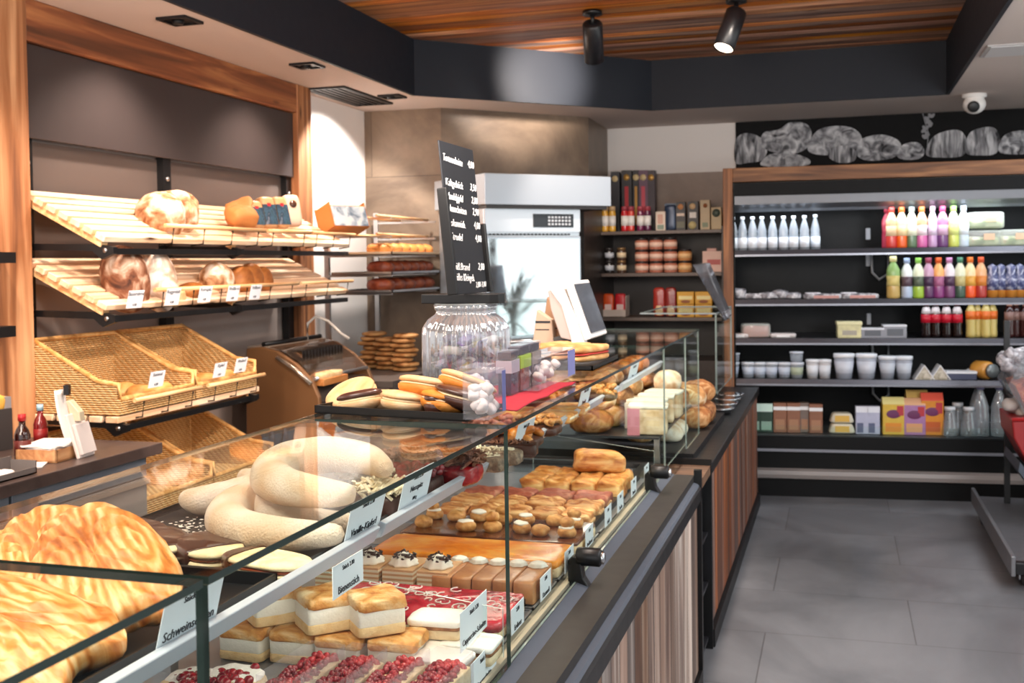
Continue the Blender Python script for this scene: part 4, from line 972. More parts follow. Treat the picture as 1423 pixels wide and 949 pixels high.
MB().prism([(p.x, p.z) for p in prof], TY+.03, TY+.2, 'Y').build('cash_tray', DKGREY, t_, bevel=.003)
# paper bags propped behind the till, on a stand
KR = plain('#b08a6c', .8, bump=.2); KR2 = plain('#cdb29c', .8, bump=.2)
for i, (pts, lb, mt, Y) in enumerate(((((741, 470), (748, 430), (769, 445), (772, 470)), 'pale paper bag propped against the till back', KR2, 3.72), (((752, 468), (762, 412), (784, 430), (790, 462)), 'brown printed paper bag behind the till', KR, 3.80))):
    P4 = [on(*p, (0, Y, 0), (0, 1, 0)) for p in pts]; c = sum(P4, Vector())/4; base = GZ
    lo = min(p.z for p in P4)
    for p in P4:
        if p.z < lo+.05: p.z = base+.001
    m_ = MB(); m_.prism([(p.x-c.x, p.z-base) for p in P4], -.02, .02, 'Y')
    t_ = thing('paper_bag', lb, 'paper bag', (c.x, Y, base), group='paper bags by the till')
    m_.build('bag', mt, t_, bevel=.004)
    MB().box(-.03, .025, -.0215, -.0205, .09, .098).build('printed_line', INK, t_); MB().box(-.03, .02, -.0215, -.0205, .065, .069).build('printed_line', INK, t_)

# ------------------------------------------------------------------ breads in the far case
BRN = [food([(.3, '#7d4620'), (.5, '#a86a35'), (.7, '#d9ab78')], 22, .6, .8, 90, dist=1.4), food([(.3, '#a2683a'), (.5, '#c9925a'), (.7, '#f0d9b4')], 20, .65, .8, 90, dist=1.4), food([(.3, '#55301a'), (.5, '#84502a'), (.7, '#bd8e5f')], 24, .6, .8, 90, dist=1.4)]
FLOUR = food([(.3, '#c28b58'), (.5, '#e8d2b4'), (.7, '#f8f0e2')], 20, .8, .5, 60)
rr = random.Random(21)
def roll(label, c, r, mt, seed, rz=0, name='bread_roll', grp='bread rolls in the far case', e=.9):
    return tag(MB().sup((0, 0, r[2]*.8), r, e, amp=r[2]*.12, freq=2.2, seed=seed, nu=26, nv=14, flat=-.8).build(name, mt, loc=c, rot=(0, 0, rz)), label, 'bread', grp)
k = 0
# lower level, beside the aisle: pale sandwiches in boxes, floury rolls
for i, (x, y, w_, lb) in enumerate(((-.68, 3.98, .05, 'wrapped white sandwich with pink band nearest the near case end'), (-.71, 4.13, .05, 'wrapped white sandwich behind the pink-banded one'), (-.70, 4.28, .05, 'wrapped pale sandwich third along the far case'), (-.69, 4.42, .05, 'clear-wrapped sandwich beside the glass joint of the far case'))):
    t_ = thing('wrapped_sandwich', lb, 'sandwich', (x, y, .909), R(6*(-1)**i), 'wrapped sandwiches in the far case')
    MB().sup((0, 0, .05), (.07, .05, .05), .2, .2, amp=.002).build('bread', food([(.35, '#b99a72'), (.65, '#e2cfae')], 20), t_)
    MB().sup((0, 0, .104), (.073, .052, .007), .2, .2).build('wrapper_top', plain('#efe8d6', .5), t_)
    MB().box(-.075, -.03, -.054, .054, .0, .098).build('wrapper_band', plain(('#c77f8a', '#e3dccb', '#cfc4ae', '#aeb9c4')[i], .4), t_)
places = [(-.70, 4.62), (-.82, 4.58), (-.70, 4.75), (-.83, 4.72), (-.94, 4.66)]
nm = ['floury roll beside the aisle glass of the far case', 'floury roll behind the first floury one', 'floury roll at the far end glass', 'brown roll between the floury rolls at the far end', 'brown roll deepest on the lower deck of the far case']
for i, (x, y) in enumerate(places): roll(nm[i], (x, y, .778), (.062, .055, .042), FLOUR if i in (0, 2) else BRN[i % 3], i, .4*i)
nm2 = ['brown loaf in the rear row of the middle shelf, nearest end', 'pale loaf second in the rear row of the middle shelf', 'dark loaf third in the rear row of the middle shelf', 'brown loaf fourth in the rear row of the middle shelf', 'pale loaf fifth in the rear row of the middle shelf', 'dark loaf last in the rear row of the middle shelf']
for i in range(6):
    roll(nm2[i], (-.90+.03*(i % 2), 3.98+.155*i, .910), (.085, .065, .05), BRN[i % 3], 10+i, .7*i)
    roll(nm2[i].replace('loaf', 'roll').replace('in the rear row of', 'piled on the rear row of'), (-.88+.04*(i % 2), 4.0+.15*i, .995), (.075, .055, .042), BRN[(i+1) % 3] if i != 4 else FLOUR, 20+i, .5*i)
for i, (x, y, z, lb) in enumerate(((-.70, 4.60, .910, 'brown loaf on the middle shelf past the glass joint'), (-.70, 4.74, .910, 'dark loaf on the middle shelf at the end glass'), (-.71, 4.66, .99, 'floury loaf topping the two by the end glass'))):
    roll(lb, (x, y, z), (.075, .06, .048), (BRN[0], BRN[2], FLOUR)[i], 90+i, .8*i)
nm3 = ['brown pastry first on the far upper shelf', 'brown pastry second on the far upper shelf', 'brown pastry third on the far upper shelf', 'orange pastry fourth on the far upper shelf', 'orange pastry fifth on the far upper shelf', 'orange pastry last on the far upper shelf']
for i in range(6):
    roll(nm3[i], (-.86, 3.97+.15*i, 1.074), (.06, .055, .035), BRN[i % 3] if i < 3 else ORAN, 40+i, .6*i, grp='pastries on the far upper shelf')
    roll(nm3[i].replace('on the far', 'in the rear row of the far'), (-1.03, 3.97+.15*i, 1.074), (.065, .06, .042), ORAN if i > 2 else BRN[(i+1) % 3], 50+i, .3*i, grp='pastries on the far upper shelf')
# breads and boxes on the open counter behind the case
nm4 = ['brown loaf on the open counter right past the end glass', 'pale loaf behind the one past the end glass', 'brown loaf lying farther on the open counter', 'small roll on the open counter by the guard']
for i, (x, y, s) in enumerate(((-.66, 5.02, 1.1), (-.80, 5.08, 1.0), (-.64, 5.22, 1.1), (-.76, 5.32, 1.0))):
    roll(nm4[i], (x, y, .777), (.085*s, .07*s, .055*s), BRN[i % 3] if i != 1 else FLOUR, 60+i, .9*i, grp='loaves on the open counter')
    roll(nm4[i].replace('loaf', 'loaf stacked').replace('roll', 'roll stacked'), (x-.01, y+.01, .777+.09*s), (.075*s, .065*s, .05*s), BRN[(i+1) % 3], 70+i, .4*i, grp='loaves on the open counter')
for i in range(4):
    t_ = thing('steel_dish', f'shallow steel dish on the black counter end, {ORD[i]} from the guard post', 'dish', (-.60, 5.72+.2*i, .746), 0, 'steel dishes on the counter end')
    MB().lathe([(0, .002), (.05, .002), (.07, .03), (.074, .03), (.072, .026), (.052, 0), (0, 0)], 28).build('bowl', STEEL, t_)
    MB().lathe([(.066, .03), (.076, .03), (.076, .034), (.066, .034)], 28).build('rim', CHROME, t_)
# goods in the niche
for i, (z, y, c1, lb) in enumerate(((.471, 4.0, '#c8ccd2', 'white carton in the top of the niche'), (.471, 4.16, '#7d8a86', 'greenish carton beside the white one in the niche'), (.271, 4.02, '#9a8fc0', 'violet carton on the middle niche shelf'), (.271, 4.18, '#d9d4dc', 'pale carton on the middle niche shelf'), (.051, 4.1, '#a9a28f', 'beige carton on the lowest niche shelf'))):
    t_ = thing('small_carton', lb, 'carton', (-.58, y, z), 0, 'cartons in the niche')
    MB().box(-.06, .06, -.055, .055, 0, .13).build('box', plain(c1, .5, vary=.1), t_, bevel=.003)
    MB().box(.0602, .061, -.04, .04, .03, .09).build('label', plain('#f0eef2' if i != 3 else '#6a60a0', .5), t_)
# ------------------------------------------------------------------ bread wall on the left
t_ = thing('timber_portal', 'reclaimed timber posts and beam framing the bread wall', 'timber portal', (0, 0, 0))
MB().box(-3.097, -2.98, 3.19, 3.46, 0, 2.6).build('post', TIMBER, t_, bevel=.006)
MB().box(-3.097, -2.98, 5.63, 5.80, 0, 2.6).build('post', TIMBER, t_, bevel=.006)
MB().box(-3.097, -2.985, 3.46, 5.63, 2.435, 2.6).build('beam', TIMBERY, t_, bevel=.006)
WALLP = plain('#5a504c', .42, .2); SIGN = plain('#413a3a', .36, .25)
tag(MB().box(-3.098, -3.08, 3.46, 5.63, .3, 2.43).build('backing_sheet', plain('#9a8c85', .5)), 'plain taupe sheet panel behind the bread shelves', 'wall panel')
tag(MB().box(-3.035, -3.01, 3.465, 5.625, 2.065, 2.43).build('sign_panel', SIGN, bevel=.002), 'large blank dark metal panel under the timber beam', 'sign panel')
tag(MB().box(-3.075, -3.065, 3.465, 5.625, 1.60, 2.06).build('backing_sheet', WALLP, bevel=.001), 'dark grey backing sheet between the dark sign and the upper shelf', 'panel')
for i, (y, lb) in enumerate(((3.50, 'black slotted shelf upright beside the left timber post'), (4.42, 'black slotted shelf upright in the middle of the bread wall'), (5.60, 'black slotted shelf upright beside the right timber post'))):
    t_ = thing('shelf_upright', lb, 'upright', (-3.06, y, 0), 0, 'black shelf uprights')
    MB().box(-.01, .03, -.03, .03, .3, 2.07).build('channel', BLACK, t_)
    MB().lathe([(0, 0), (.011, 0), (.011, .006), (0, .006)], 12).build('bolt', STEEL, t_, loc=(.03, 0, 1.97), rot=(0, R(90), 0))
SLAT = wood('#d9ab83', '#edcaa6', '#f7e2c8', 'Y', .9, .5, bump=.15)
def slat_shelf(label, y0, y1, zb, zf, xb=-3.03, xf=-2.64, n=7, rails=(), nm='slatted_shelf', arms=(3.5, 4.42)):
    """sloping shelf of boards on black brackets; rails: (y0,y1) of the little rod fences"""
    t_ = thing(nm, label, 'shelf', (0, 0, 0), group='slatted bread shelves')
    m_ = MB(); L_ = math.hypot(xf-xb, zf-zb); ang = math.atan2(zb-zf, xf-xb); pit = L_/n
    for k in range(n):
        M_ = Matrix.Translation((xb, 0, zb)) @ Matrix.Rotation(ang, 4, 'Y')
        m_.box(k*pit, k*pit+pit*.74, y0, y1, -.024, 0, 0, M_)
    m_.build('slats', SLAT, t_, bevel=.003)
    M_ = Matrix.Translation((xb, 0, zb)) @ Matrix.Rotation(ang, 4, 'Y')
    for y in arms: MB().box(0, L_-.03, y-.018, y+.018, -.05, -.022, 0, M_).build('bearer', PINE, t_)
    MB().box(xf-.055, xf-.02, y0+.02, y1, zf-.060, zf-.036).build('front_bar', BLACK, t_, bevel=.002)
    for y in (y0+.03,)+tuple(arms[1:]):
        b = MB().prism([(xb-.04, zf-.012), (xb-.04, zf-.036), (xf-.09, zf-.046), (xf-.05, zf-.078), (xf+.005, zf-.058), (xf+.005, zf-.032), (xf-.06, zf-.02)], y-.012, y+.012, 'Y').build('bracket_arm', BLACK, t_)
        MB().lathe([(0, 0), (.009, 0), (.009, .004), (0, .004)], 12).build('bolt', STEEL, b, loc=(xf-.03, y-.013, zf-.045), rot=(R(90), 0, 0))
    for (a, b) in rails:
        m_ = MB(); m_.tube([(xf+.02, a, zf+.058), (xf+.02, b, zf+.058)], .009, 10)
        r_ = m_.build('rod', PINE, t_)
        k = max(2, int((b-a)/.22)+1)
        for i in range(k):
            y = a+.06+(b-a-.12)*i/(k-1); MB().tube([(xf-.05, y, zf-.02), (xf+.01, y, zf-.012), (xf+.02, y, zf+.05)], .0035, 6).build('wire_support', plain('#3a3027', .4, .6), r_)
    return t_
slat_shelf('upper slatted bread shelf holding one floury loaf and packets', 3.47, 5.60, 1.862, 1.665, rails=((3.80, 4.60), (4.62, 5.06), (5.08, 5.60)))
slat_shelf('middle slatted bread shelf with round loaves and price cards', 3.47, 5.58, 1.597, 1.405, rails=((3.72, 4.92), (4.95, 5.56)))
def sxz(f, zb, zf, xb=-3.03, xf=-2.64): return xb+(xf-xb)*f, zb+(zf-zb)*f
U = lambda f: sxz(f, 1.862, 1.665); V_ = lambda f: sxz(f, 1.597, 1.405)
RYE = food([(.32, '#3f2116'), (.44, '#7a4a30'), (.55, '#a98871'), (.68, '#d8c8b8')], 13, .8, .9, 40, dist=.9); RYEW = food([(.32, '#7a553c'), (.44, '#b39a86'), (.55, '#ddd3ca'), (.7, '#f4f0ea')], 10, .85, .7, 45, dist=.7)
BROWN = food([(.3, '#7a4320'), (.5, '#a3642f'), (.75, '#c58c52')], 12, .5, .6, 90); FLO = food([(.34, '#7d4c2c'), (.46, '#b98d68'), (.56, '#d9c3ae'), (.72, '#f2e9df')], 17, .9, .6, 60, dist=.4)
def loaf(label, f, y, V, rad, mt, seed, rot=(0, 0, 0), nm='bread_loaf', e=.9, amp=.006, grp=None, dz=0):
    x, z = V(f)
    o = MB().sup((0, 0, 0), rad, e, amp=amp, freq=1.6, seed=seed, nu=40, nv=22).build(nm, mt, loc=(x, y, z+dz), rot=rot)
    return tag(o, label, 'bread', grp)
def ypx(px, py, f, V): x, z = V(f); return at(px, py, X=x)
# upper shelf goods
q = ypx(226, 300, .66, U)
t_ = thing('bread_loaf', 'floury double-humped white loaf on the upper shelf', 'bread', (q.x, q.y, q.z))
MB().sup((0, -.02, .0), (.11, .085, .10), .85, amp=.012, freq=1.1, seed=3, nu=44, nv=24).sup((.01, .09, .02), (.095, .08, .095), .85, amp=.012, freq=1.2, seed=6, nu=44, nv=24).build('crust', FLO, t_)
KRAFT = plain('#b9763c', .7, bump=.3)
q = ypx(330, 305, .75, U)
t_ = thing('paper_bag', 'crumpled orange paper bag leaning left of the printed packets', 'paper bag', (q.x, q.y, q.z-.01))
m_ = MB(); m_.sup((.02, .0, .02), (.08, .12, .05), .8, 1.4, 30, 16, .02, 1.4, 5, rot=(0, R(15), R(20))); m_.sup((-.03, .06, .07), (.07, .10, .016), .8, 1.5, 24, 12, .012, 1.6, 8, rot=(R(35), R(10), 0))
m_.build('bag', KRAFT, t_)
PKB = food([(.3, '#24352a'), (.45, '#3f5a6e'), (.55, '#2a3a48'), (.7, '#9aa3b4')], 20, .3, .1, 60, dist=.4)
def packet(label, px, py0, py1, w_, f=.80):
    p = ypx(px, py1, f, U); h_ = (py1-py0)/1500*5.3
    t_ = thing('printed_packet', label, 'packet', (p.x, p.y, p.z), group='landscape printed packets', rot=(0, R(-16), R(-24)))
    m_ = MB(); m_.sup((0, 0, h_/2), (.035, w_/2, h_/2), .35, .5, nu=24, nv=14, amp=.002); m_.build('pouch', plain('#c9986a', .35), t_)
    MB().box(.030, .0365, -w_*.42, w_*.42, h_*.08, h_*.72).build('landscape_print', PKB, t_)
    MB().box(.0366, .0372, -w_*.12, w_*.12, h_*.66, h_*.76).build('red_seal', plain('#b3202a', .4), t_)
    return t_
packet('printed packet nearest the orange paper bag', 356, 279, 318, .085)
packet('printed packet standing between two alike packets', 374, 272, 318, .09)
packet('printed packet beside the round-windowed pouch', 392, 271, 318, .085)
p = ypx(408, 315, .8, U)
t_ = thing('windowed_pouch', 'pale pouch with a round brown window beside the printed packets', 'packet', p, rot=(0, R(-15), R(-35)))
MB().sup((0, 0, .085), (.03, .05, .085), .4, .6, amp=.003).build('pouch', plain('#d9b9a2', .4), t_)
MB().lathe([(0, 0), (.02, 0), (.02, .004), (0, .004)], 20).build('window', plain('#4a2c1c', .3), t_, loc=(.028, 0, .115), rot=(0, R(90), 0))
p = ypx(478, 322, .8, U)
t_ = thing('cardboard_box', 'open orange and blue printed box tipped at the right end of the upper shelf', 'box', (p.x, p.y, p.z), rot=(0, R(-20), R(-28)))
m_ = MB(); bx = [(-.07, .08, -.12, .13, 0, .006), (-.07, -.064, -.12, .13, 0, .16), (.074, .08, -.12, .13, 0, .13), (-.07, .08, -.12, -.114, 0, .15), (-.07, .08, .124, .13, 0, .15)]
for b in bx: m_.box(*b)
m_.build('carton', plain('#c9793a', .6), t_)
MB().box(.0805, .0815, -.115, .125, .005, .125).build('printed_front', food([(.35, '#4f5a66'), (.5, '#9aa0a5'), (.65, '#c9b9a5')], 14, .4), t_)
m_ = MB()
for k in range(4): m_.box(-.055+.03*k, -.03+.03*k, -.1, .11, .01, .13)
m_.build('contents', plain('#7a8088', .5), t_)
# middle shelf goods
p = ypx(174, 388, .72, V_); loaf('big dark crusted round loaf split by a red-brown crack', .72, p.y, V_, (.085, .105, .14), RYE, 2, (0, R(-12), 0), dz=p.z-V_(.72)[1])
p = ypx(218, 390, .76, V_); loaf('floury oval rye loaf standing next to the cracked dark loaf', .76, p.y, V_, (.075, .088, .135), RYEW, 5, (0, R(-12), 0), dz=p.z-V_(.76)[1])
p = ypx(266, 408, .82, V_); loaf('small seeded roll behind the middle price card', .82, p.y, V_, (.05, .085, .05), BROWN, 7, dz=p.z-V_(.82)[1])
p = ypx(240, 412, .84, V_); loaf('pale roll half hidden behind the second price card', .84, p.y, V_, (.05, .06, .045), DOUGH, 8, dz=p.z-V_(.84)[1])
p = ypx(302, 390, .70, V_); loaf('round floury loaf between the seeded roll and the brown loaves', .70, p.y, V_, (.07, .095, .085), FLO, 9, (0, R(-10), 0), dz=p.z-V_(.7)[1])
for i, (px, py, s, lb) in enumerate(((335, 390, 1, 'brown oval loaf leaning leftmost of the three alike'), (347, 388, 1.1, 'brown oval loaf in front of the other two brown loaves'), (362, 390, .95, 'brown oval loaf leaning rightmost of the three alike'))):
    p = ypx(px, py, .74, V_); loaf(lb, .74, p.y, V_, (.055, .085*s, .07*s), BROWN, 12+i, (R(18), R(-10), 0), amp=.003, grp='brown oval loaves', dz=p.z-V_(.74)[1])
def shelf_card(label, px, py, w_, h_, X, line):
    p = at(px, py, X=X)
    return card(label, (X, p.y-w_/2, p.z), (X, p.y+w_/2, p.z), h_, [line, '4.80'], -16 if False else 14*-1, group='price cards on the bread wall', sizes=[h_*.3, h_*.22])
for px, py, ln, lb in ((186, 428, 'Bauernbrot', 'price card in front of the cracked dark loaf'), (238, 424, 'Roggenlaib', 'price card in front of the pale half-hidden roll'), (283, 420, 'Kornspitz', 'price card in front of the seeded roll'), (322, 418, 'Weißbrot', 'price card in front of the round floury loaf'), (353, 416, 'Vollkorn', 'price card in front of the brown oval loaves')):
    shelf_card(lb, px, py, .095, .07, -2.605, ln)

# wicker baskets
WICK = None
def wicker():
    mt, nt, b = newmat('wicker'); L = nt.links
    tc = N(nt, 'ShaderNodeTexCoord'); mp = N(nt, 'ShaderNodeMapping'); mp.inputs['Scale'].default_value = (1, 1, 1); L.new(tc.outputs['Object'], mp.inputs['Vector'])
    w1 = N(nt, 'ShaderNodeTexWave', wave_type='BANDS', bands_direction='Z'); w1.inputs['Scale'].default_value = 36; w1.inputs['Distortion'].default_value = 1.2; w1.inputs['Detail Scale'].default_value = 3; L.new(mp.outputs['Vector'], w1.inputs['Vector'])
    w2 = N(nt, 'ShaderNodeTexWave', wave_type='BANDS', bands_direction='DIAGONAL'); w2.inputs['Scale'].default_value = 20; w2.inputs['Distortion'].default_value = .6; L.new(mp.outputs['Vector'], w2.inputs['Vector'])
    mu = N(nt, 'ShaderNodeMath', operation='MULTIPLY'); L.new(w1.outputs['Fac'], mu.inputs[0]); L.new(w2.outputs['Fac'], mu.inputs[1])
    ad = N(nt, 'ShaderNodeMath', operation='MULTIPLY_ADD'); L.new(w1.outputs['Fac'], ad.inputs[0]); ad.inputs[1].default_value = .5; L.new(mu.outputs[0], ad.inputs[2])
    r = ramp(nt, [(.05, '#9c6630'), (.3, '#d9a562'), (.75, '#f3d49c')]); L.new(ad.outputs[0], r.inputs['Fac']); L.new(r.outputs['Color'], b.inputs['Base Color'])
    b.inputs['Roughness'].default_value = .55
    bp = N(nt, 'ShaderNodeBump'); bp.inputs['Strength'].default_value = .9; bp.inputs['Distance'].default_value = .006; L.new(ad.outputs[0], bp.inputs['Height']); L.new(bp.outputs['Normal'], b.inputs['Normal'])
    return mt
WICK = wicker()
WR = food([(.3, '#b98242'), (.6, '#e0b273')], 30, .5, .6, 90)
def basket(label, y0, y1, xb, xf, z0, zb, zf, rolls=0, seed=0):
    """open sloping-sided bread basket: high at the back, low at the front"""
    t_ = thing('wicker_basket', label, 'basket', (xf, (y0+y1)/2, z0), 0, 'wicker bread baskets')
    d = xf-xb; w_ = (y1-y0)/2; hb, hf = zb-z0, zf-z0; th = .012; hs = hf+.055
    m_ = MB()
    m_.box(-d, 0, -w_, w_, 0, .012)
    m_.box(-d, -d+th, -w_, w_, .012, hb)
    m_.box(-th, 0, -w_, w_, .012, hf)
    for s in (-w_, w_-th):
        m_.prism([(-d+th, .012), (-th, .012), (-th, hs), (-d*.25, hs+.012), (-d+th, hb)], s, s+th, 'Y')
    m_.build('woven_body', WICK, t_)
    m_ = MB(); c = th/2
    pts = [(-d+c, -w_+c, hb), (-d*.25, -w_+c, hs+.012), (-c, -w_+c, hs), (-c, -w_+c*1.2, hf), (-c, w_-c*1.2, hf), (-c, w_-c, hs), (-d*.25, w_-c, hs+.012), (-d+c, w_-c, hb)]
    m_.tube(pts, .011, 8, closed=True)
    m_.build('braided_rim', WR, t_)
    return t_
bk = [('left wicker basket of the upper pair, beside the timber post', 3.46, 3.955, .995, 1.275, 1.055), ('right wicker basket of the upper pair, with two price cards', 3.965, 4.46, .995, 1.275, 1.055)]
for lb, y0, y1, z0, zb, zf in bk: basket(lb, y0, y1, -3.0, -2.60, z0, zb, zf)
lz0, lzb = .60, .90
for lb, y0, y1, z0, zb, zf in (('left wicker basket of the lower pair, partly behind the worktop', 3.50, 4.00, lz0, lzb, .66), ('right wicker basket of the lower pair, below the upper baskets', 4.01, 4.52, lz0, lzb, .66)): basket(lb, y0, y1, -3.0, -2.55, z0, zb, zf)
ROLL = food([(.3, '#c07a35'), (.5, '#dba25c'), (.75, '#f0ce97')], 9, .5, .3, 80)
for i, (x, y, z, lb) in enumerate(((-2.70, 3.72, 1.045, 'golden roll at the front of the left upper basket'), (-2.70, 3.85, 1.045, 'golden roll in the left upper basket behind its price card'), (-2.82, 3.78, 1.045, 'golden roll deeper in the left upper basket'), (-2.70, 4.06, 1.045, 'golden roll at the front of the right upper basket'), (-2.71, 4.20, 1.045, 'golden roll between the two cards of the right upper basket'), (-2.70, 4.34, 1.045, 'golden roll at the far side of the right upper basket'))):
    tag(MB().sup((0, 0, 0), (.05, .06, .038), .9, amp=.003, freq=2, seed=i).build('bread_roll', ROLL, loc=(x, y, z)), lb, 'bread', 'rolls in the upper baskets')
slat_shelf('low slatted shelf carrying the two upper wicker baskets', 3.45, 4.49, .993, .990, xf=-2.585, n=6, rails=((3.50, 3.95), (4.0, 4.47)), arms=(3.5, 4.42))
slat_shelf('lowest slatted shelf carrying the lower wicker baskets', 3.47, 4.56, .598, .595, xf=-2.535, n=6, rails=(), arms=(3.52, 4.42))
for px, py, ln, lb in ((216, 538, 'Semmel', 'price card clipped before the left upper basket'), (304, 524, 'Kipferl', 'price card clipped at the left of the right upper basket'), (333, 517, 'Weckerl', 'price card clipped at the right of the right upper basket')):
    shelf_card(lb, px, py, .095, .065, -2.565, ln)
for i, (y, lb) in enumerate(((3.84, 'plain kraft bag standing in the left lower basket'), (4.02, 'plain kraft bag between the lower baskets'))): pass

# tray rack by the white wall strip
def rack_tray(label, px0, px1, py, Xf, dX, n, mt, seed, tm):
    a, b = at(px0, py, X=Xf), at(px1, py, X=Xf); z = a.z
    t_ = thing('rack_tray', label, 'tray', (Xf, (a.y+b.y)/2, z), 0, 'pastry trays in the rack')
    h_ = (b.y-a.y)/2
    m_ = MB(); m_.box(-dX, 0, -h_, h_, 0, .006); m_.box(-.006, 0, -h_, h_, 0, .022); m_.box(-dX, -dX+.006, -h_, h_, 0, .022); m_.box(-dX, 0, -h_, -h_+.006, 0, .022); m_.box(-dX, 0, h_-.006, h_, 0, .022)
    m_.build('tray', tm, t_)
    return t_, (a.y+b.y)/2, h_, z
rk = thing('tray_rack', 'slim pale rack with tray runners against the white wall strip', 'rack', (0, 0, 0))
for y in (5.98, 6.72): MB().box(-3.0, -2.97, y-.012, y+.012, .896, 1.9).build('upright', STEEL, rk)
for z in (1.845, 1.735):
    for x in (-2.62, -2.82): MB().tube([(x, 5.9, z), (x, 6.74, z)], .008, 8).build('runner', PINE, rk)
for y in (5.98, 6.72):
    for z in (1.845, 1.735, 1.62, 1.5, 1.39): MB().box(-2.98, -2.56, y-.008, y+.008, z-.02, z-.008).build('cross_arm', STEEL, rk)
TW = plain('#e2c6a2', .5); 
GOLD = food([(.3, '#a1521f'), (.5, '#cf8742'), (.75, '#ecbd7c')], 10, .5, .7, 60); DARKCR = food([(.3, '#4f1d12'), (.5, '#7a3520'), (.75, '#a65f38')], 10, .4, .4, 60)
for j, (z, mt, nm_, hh, n, grp) in enumerate(((1.612, GOLD, 'strudel piece', .035, 6, 'golden pieces on the top rack tray'), (1.492, DARKCR, 'dark glazed bun', .042, 6, 'dark buns on the middle rack tray'), (1.382, DARKCR, 'dark glazed bun', .045, 5, 'dark buns on the lowest rack tray'))):
    lv = ('top', 'middle', 'lowest')[j]
    t_ = thing('rack_tray', f'{lv} tray in the rack, loaded with {"golden strudel" if j == 0 else "dark glazed buns"}', 'tray', (-2.74, 6.34, z), 0, 'pastry trays in the rack')
    m_ = MB(); m_.box(-.2, .2, -.40, .40, 0, .005)
    for q_ in ((-.2, .2, -.4, -.394), (-.2, .2, .394, .4), (-.2, -.194, -.4, .4), (.194, .2, -.4, .4)): m_.box(*q_, 0, .018)
    m_.build('tray', STEEL if j else TW, t_)
    for k in range(n):
        y = 6.34-.33+.66*k/(n-1)
        tag(MB().sup((0, 0, hh*.9), (.085, .33/(n-1)*.95, hh), .8, amp=.005, freq=2, seed=k+j*9, nu=22, nv=12, flat=-.9).build('strudel' if j == 0 else 'glazed_bun', mt, loc=(-2.645, y, z+.005)), f'{nm_} on the {lv} rack tray, {ORD[k]} from the bread wall', 'pastry', grp)

# ------------------------------------------------------------------ back counter with till odds and ends
t_ = thing('back_counter', 'grey back counter with dark worktop below the bread wall', 'counter', (0, 0, 0))
WT = concrete('#3e3331', '#57494499'[:7], .35, 6)
MB().box(-3.09, -2.365, .6, 3.385, .875, .915).build('worktop', WT, t_, bevel=.003)
MB().box(-3.09, -2.42, .6, 3.34, .08, .875).build('carcass', plain('#6f6966', .5), t_)
MB().box(-3.0, -2.46, .6, 3.3, 0, .08).build('plinth', BLACKM, t_)
FRONT = plain('#8b8582', .4)
for y0, y1 in ((1.55, 2.66), (2.672, 3.335)):
    d_ = MB().box(-2.42, -2.40, y0, y1, .10, .795).build('drawer_front', FRONT, t_, bevel=.002)
    MB().box(-2.402, -2.385, y0+.002, y1-.002, .775, .79).build('grip_rail', plain('#d8c4b4', .3, .6), d_)
    MB().box(-2.42, -2.40, y0, y1, .80, .868).build('top_drawer', plain('#9aa0ac', .35, .5), t_, bevel=.002)
CZ = .916
def cp(px, py, Z=CZ): return at(px, py, Z=Z)
q = cp(22, 640); t_ = thing('receipt_printer', 'black receipt printer with a white paper roll on top', 'printer', (-2.74, 2.76, CZ))
MB().box(-.10, .10, -.16, .12, 0, .125).build('housing', BLACKM, t_, bevel=.015, seg=3)
MB().box(.1, .104, -.12, .09, .03, .10).build('front_cover', DKGREY, t_, bevel=.002)
MB().tube([(0, -.08, .155), (0, .06, .155)], .033, 18).build('paper_roll', WHITE, t_)
def bottle(label, px, py, h_, r, glassm, cap, lab, z=CZ, grp=None, name='sauce_bottle'):
    q = cp(px, py, z); t_ = thing(name, label, 'bottle', (q.x, q.y, z), 0, grp)
    MB().lathe([(0, 0), (r, 0), (r, h_*.55), (r*.8, h_*.66), (r*.42, h_*.76), (r*.4, h_*.86), (0, h_*.86)], 20).build('glass_body', glassm, t_)
    MB().lathe([(r*1.02, h_*.12), (r*1.02, h_*.45)], 20).build('label', lab, t_)
    MB().lathe([(0, h_*.86), (r*.5, h_*.86), (r*.48, h_), (0, h_)], 16).build('cap', cap, t_)
    return t_
DG = plain('#2a0f0c', .12, coat=.6)
bottle('small dark bottle with a red cap beside the receipt printer', 32, 640, .155, .026, DG, plain('#b01c22', .4), plain('#5c1f1a', .4), grp='small dark bottles')
bottle('small red bottle with pale cap behind the first dark bottle', 57, 622, .155, .024, plain('#7a1416', .15, coat=.6), plain('#9fc4d6', .4), plain('#8c1a1c', .4), grp='small dark bottles')
q = cp(78, 638); t_ = thing('paper_tray', 'low wooden box holding loose white paper slips', 'box', (q.x-.03, q.y+.02, CZ), R(6))
m_ = MB(); m_.box(-.075, .075, -.09, .09, 0, .006)
for b in ((-.075, .075, -.09, -.084), (-.075, .075, .084, .09), (-.075, -.069, -.09, .09), (.069, .075, -.09, .09)): m_.box(*b, 0, .042)
m_.build('box', wood('#a0683f', '#c08a5c', '#d6a676', 'Y'), t_)
m_ = MB(); rr = random.Random(4)
for k in range(9): m_.box(-.07, .07, -.08, .08, .040+k*.0016, .0412+k*.0016, 0, Matrix.Rotation(rr.uniform(-.25, .25), 4, 'Z'))
m_.build('paper_slips', WHITE, t_)
q = cp(95, 625); t_ = thing('paper_sheet', 'white receipt sheet hanging upright from a clip', 'paper', (q.x-.02, q.y+.03, CZ), R(20))
m_ = MB(); m_.sheet(lambda u, v: (-.03*math.sin(v*1.6)+.01*math.sin(u*3), (u-.5)*.10+.02*(1-v), .02+.19*v), 6, 10); m_.build('sheet', WHITE, t_, solid=.001)
MB().box(-.012, .006, -.012, .012, .19, .225).build('clip', BLACK, t_)
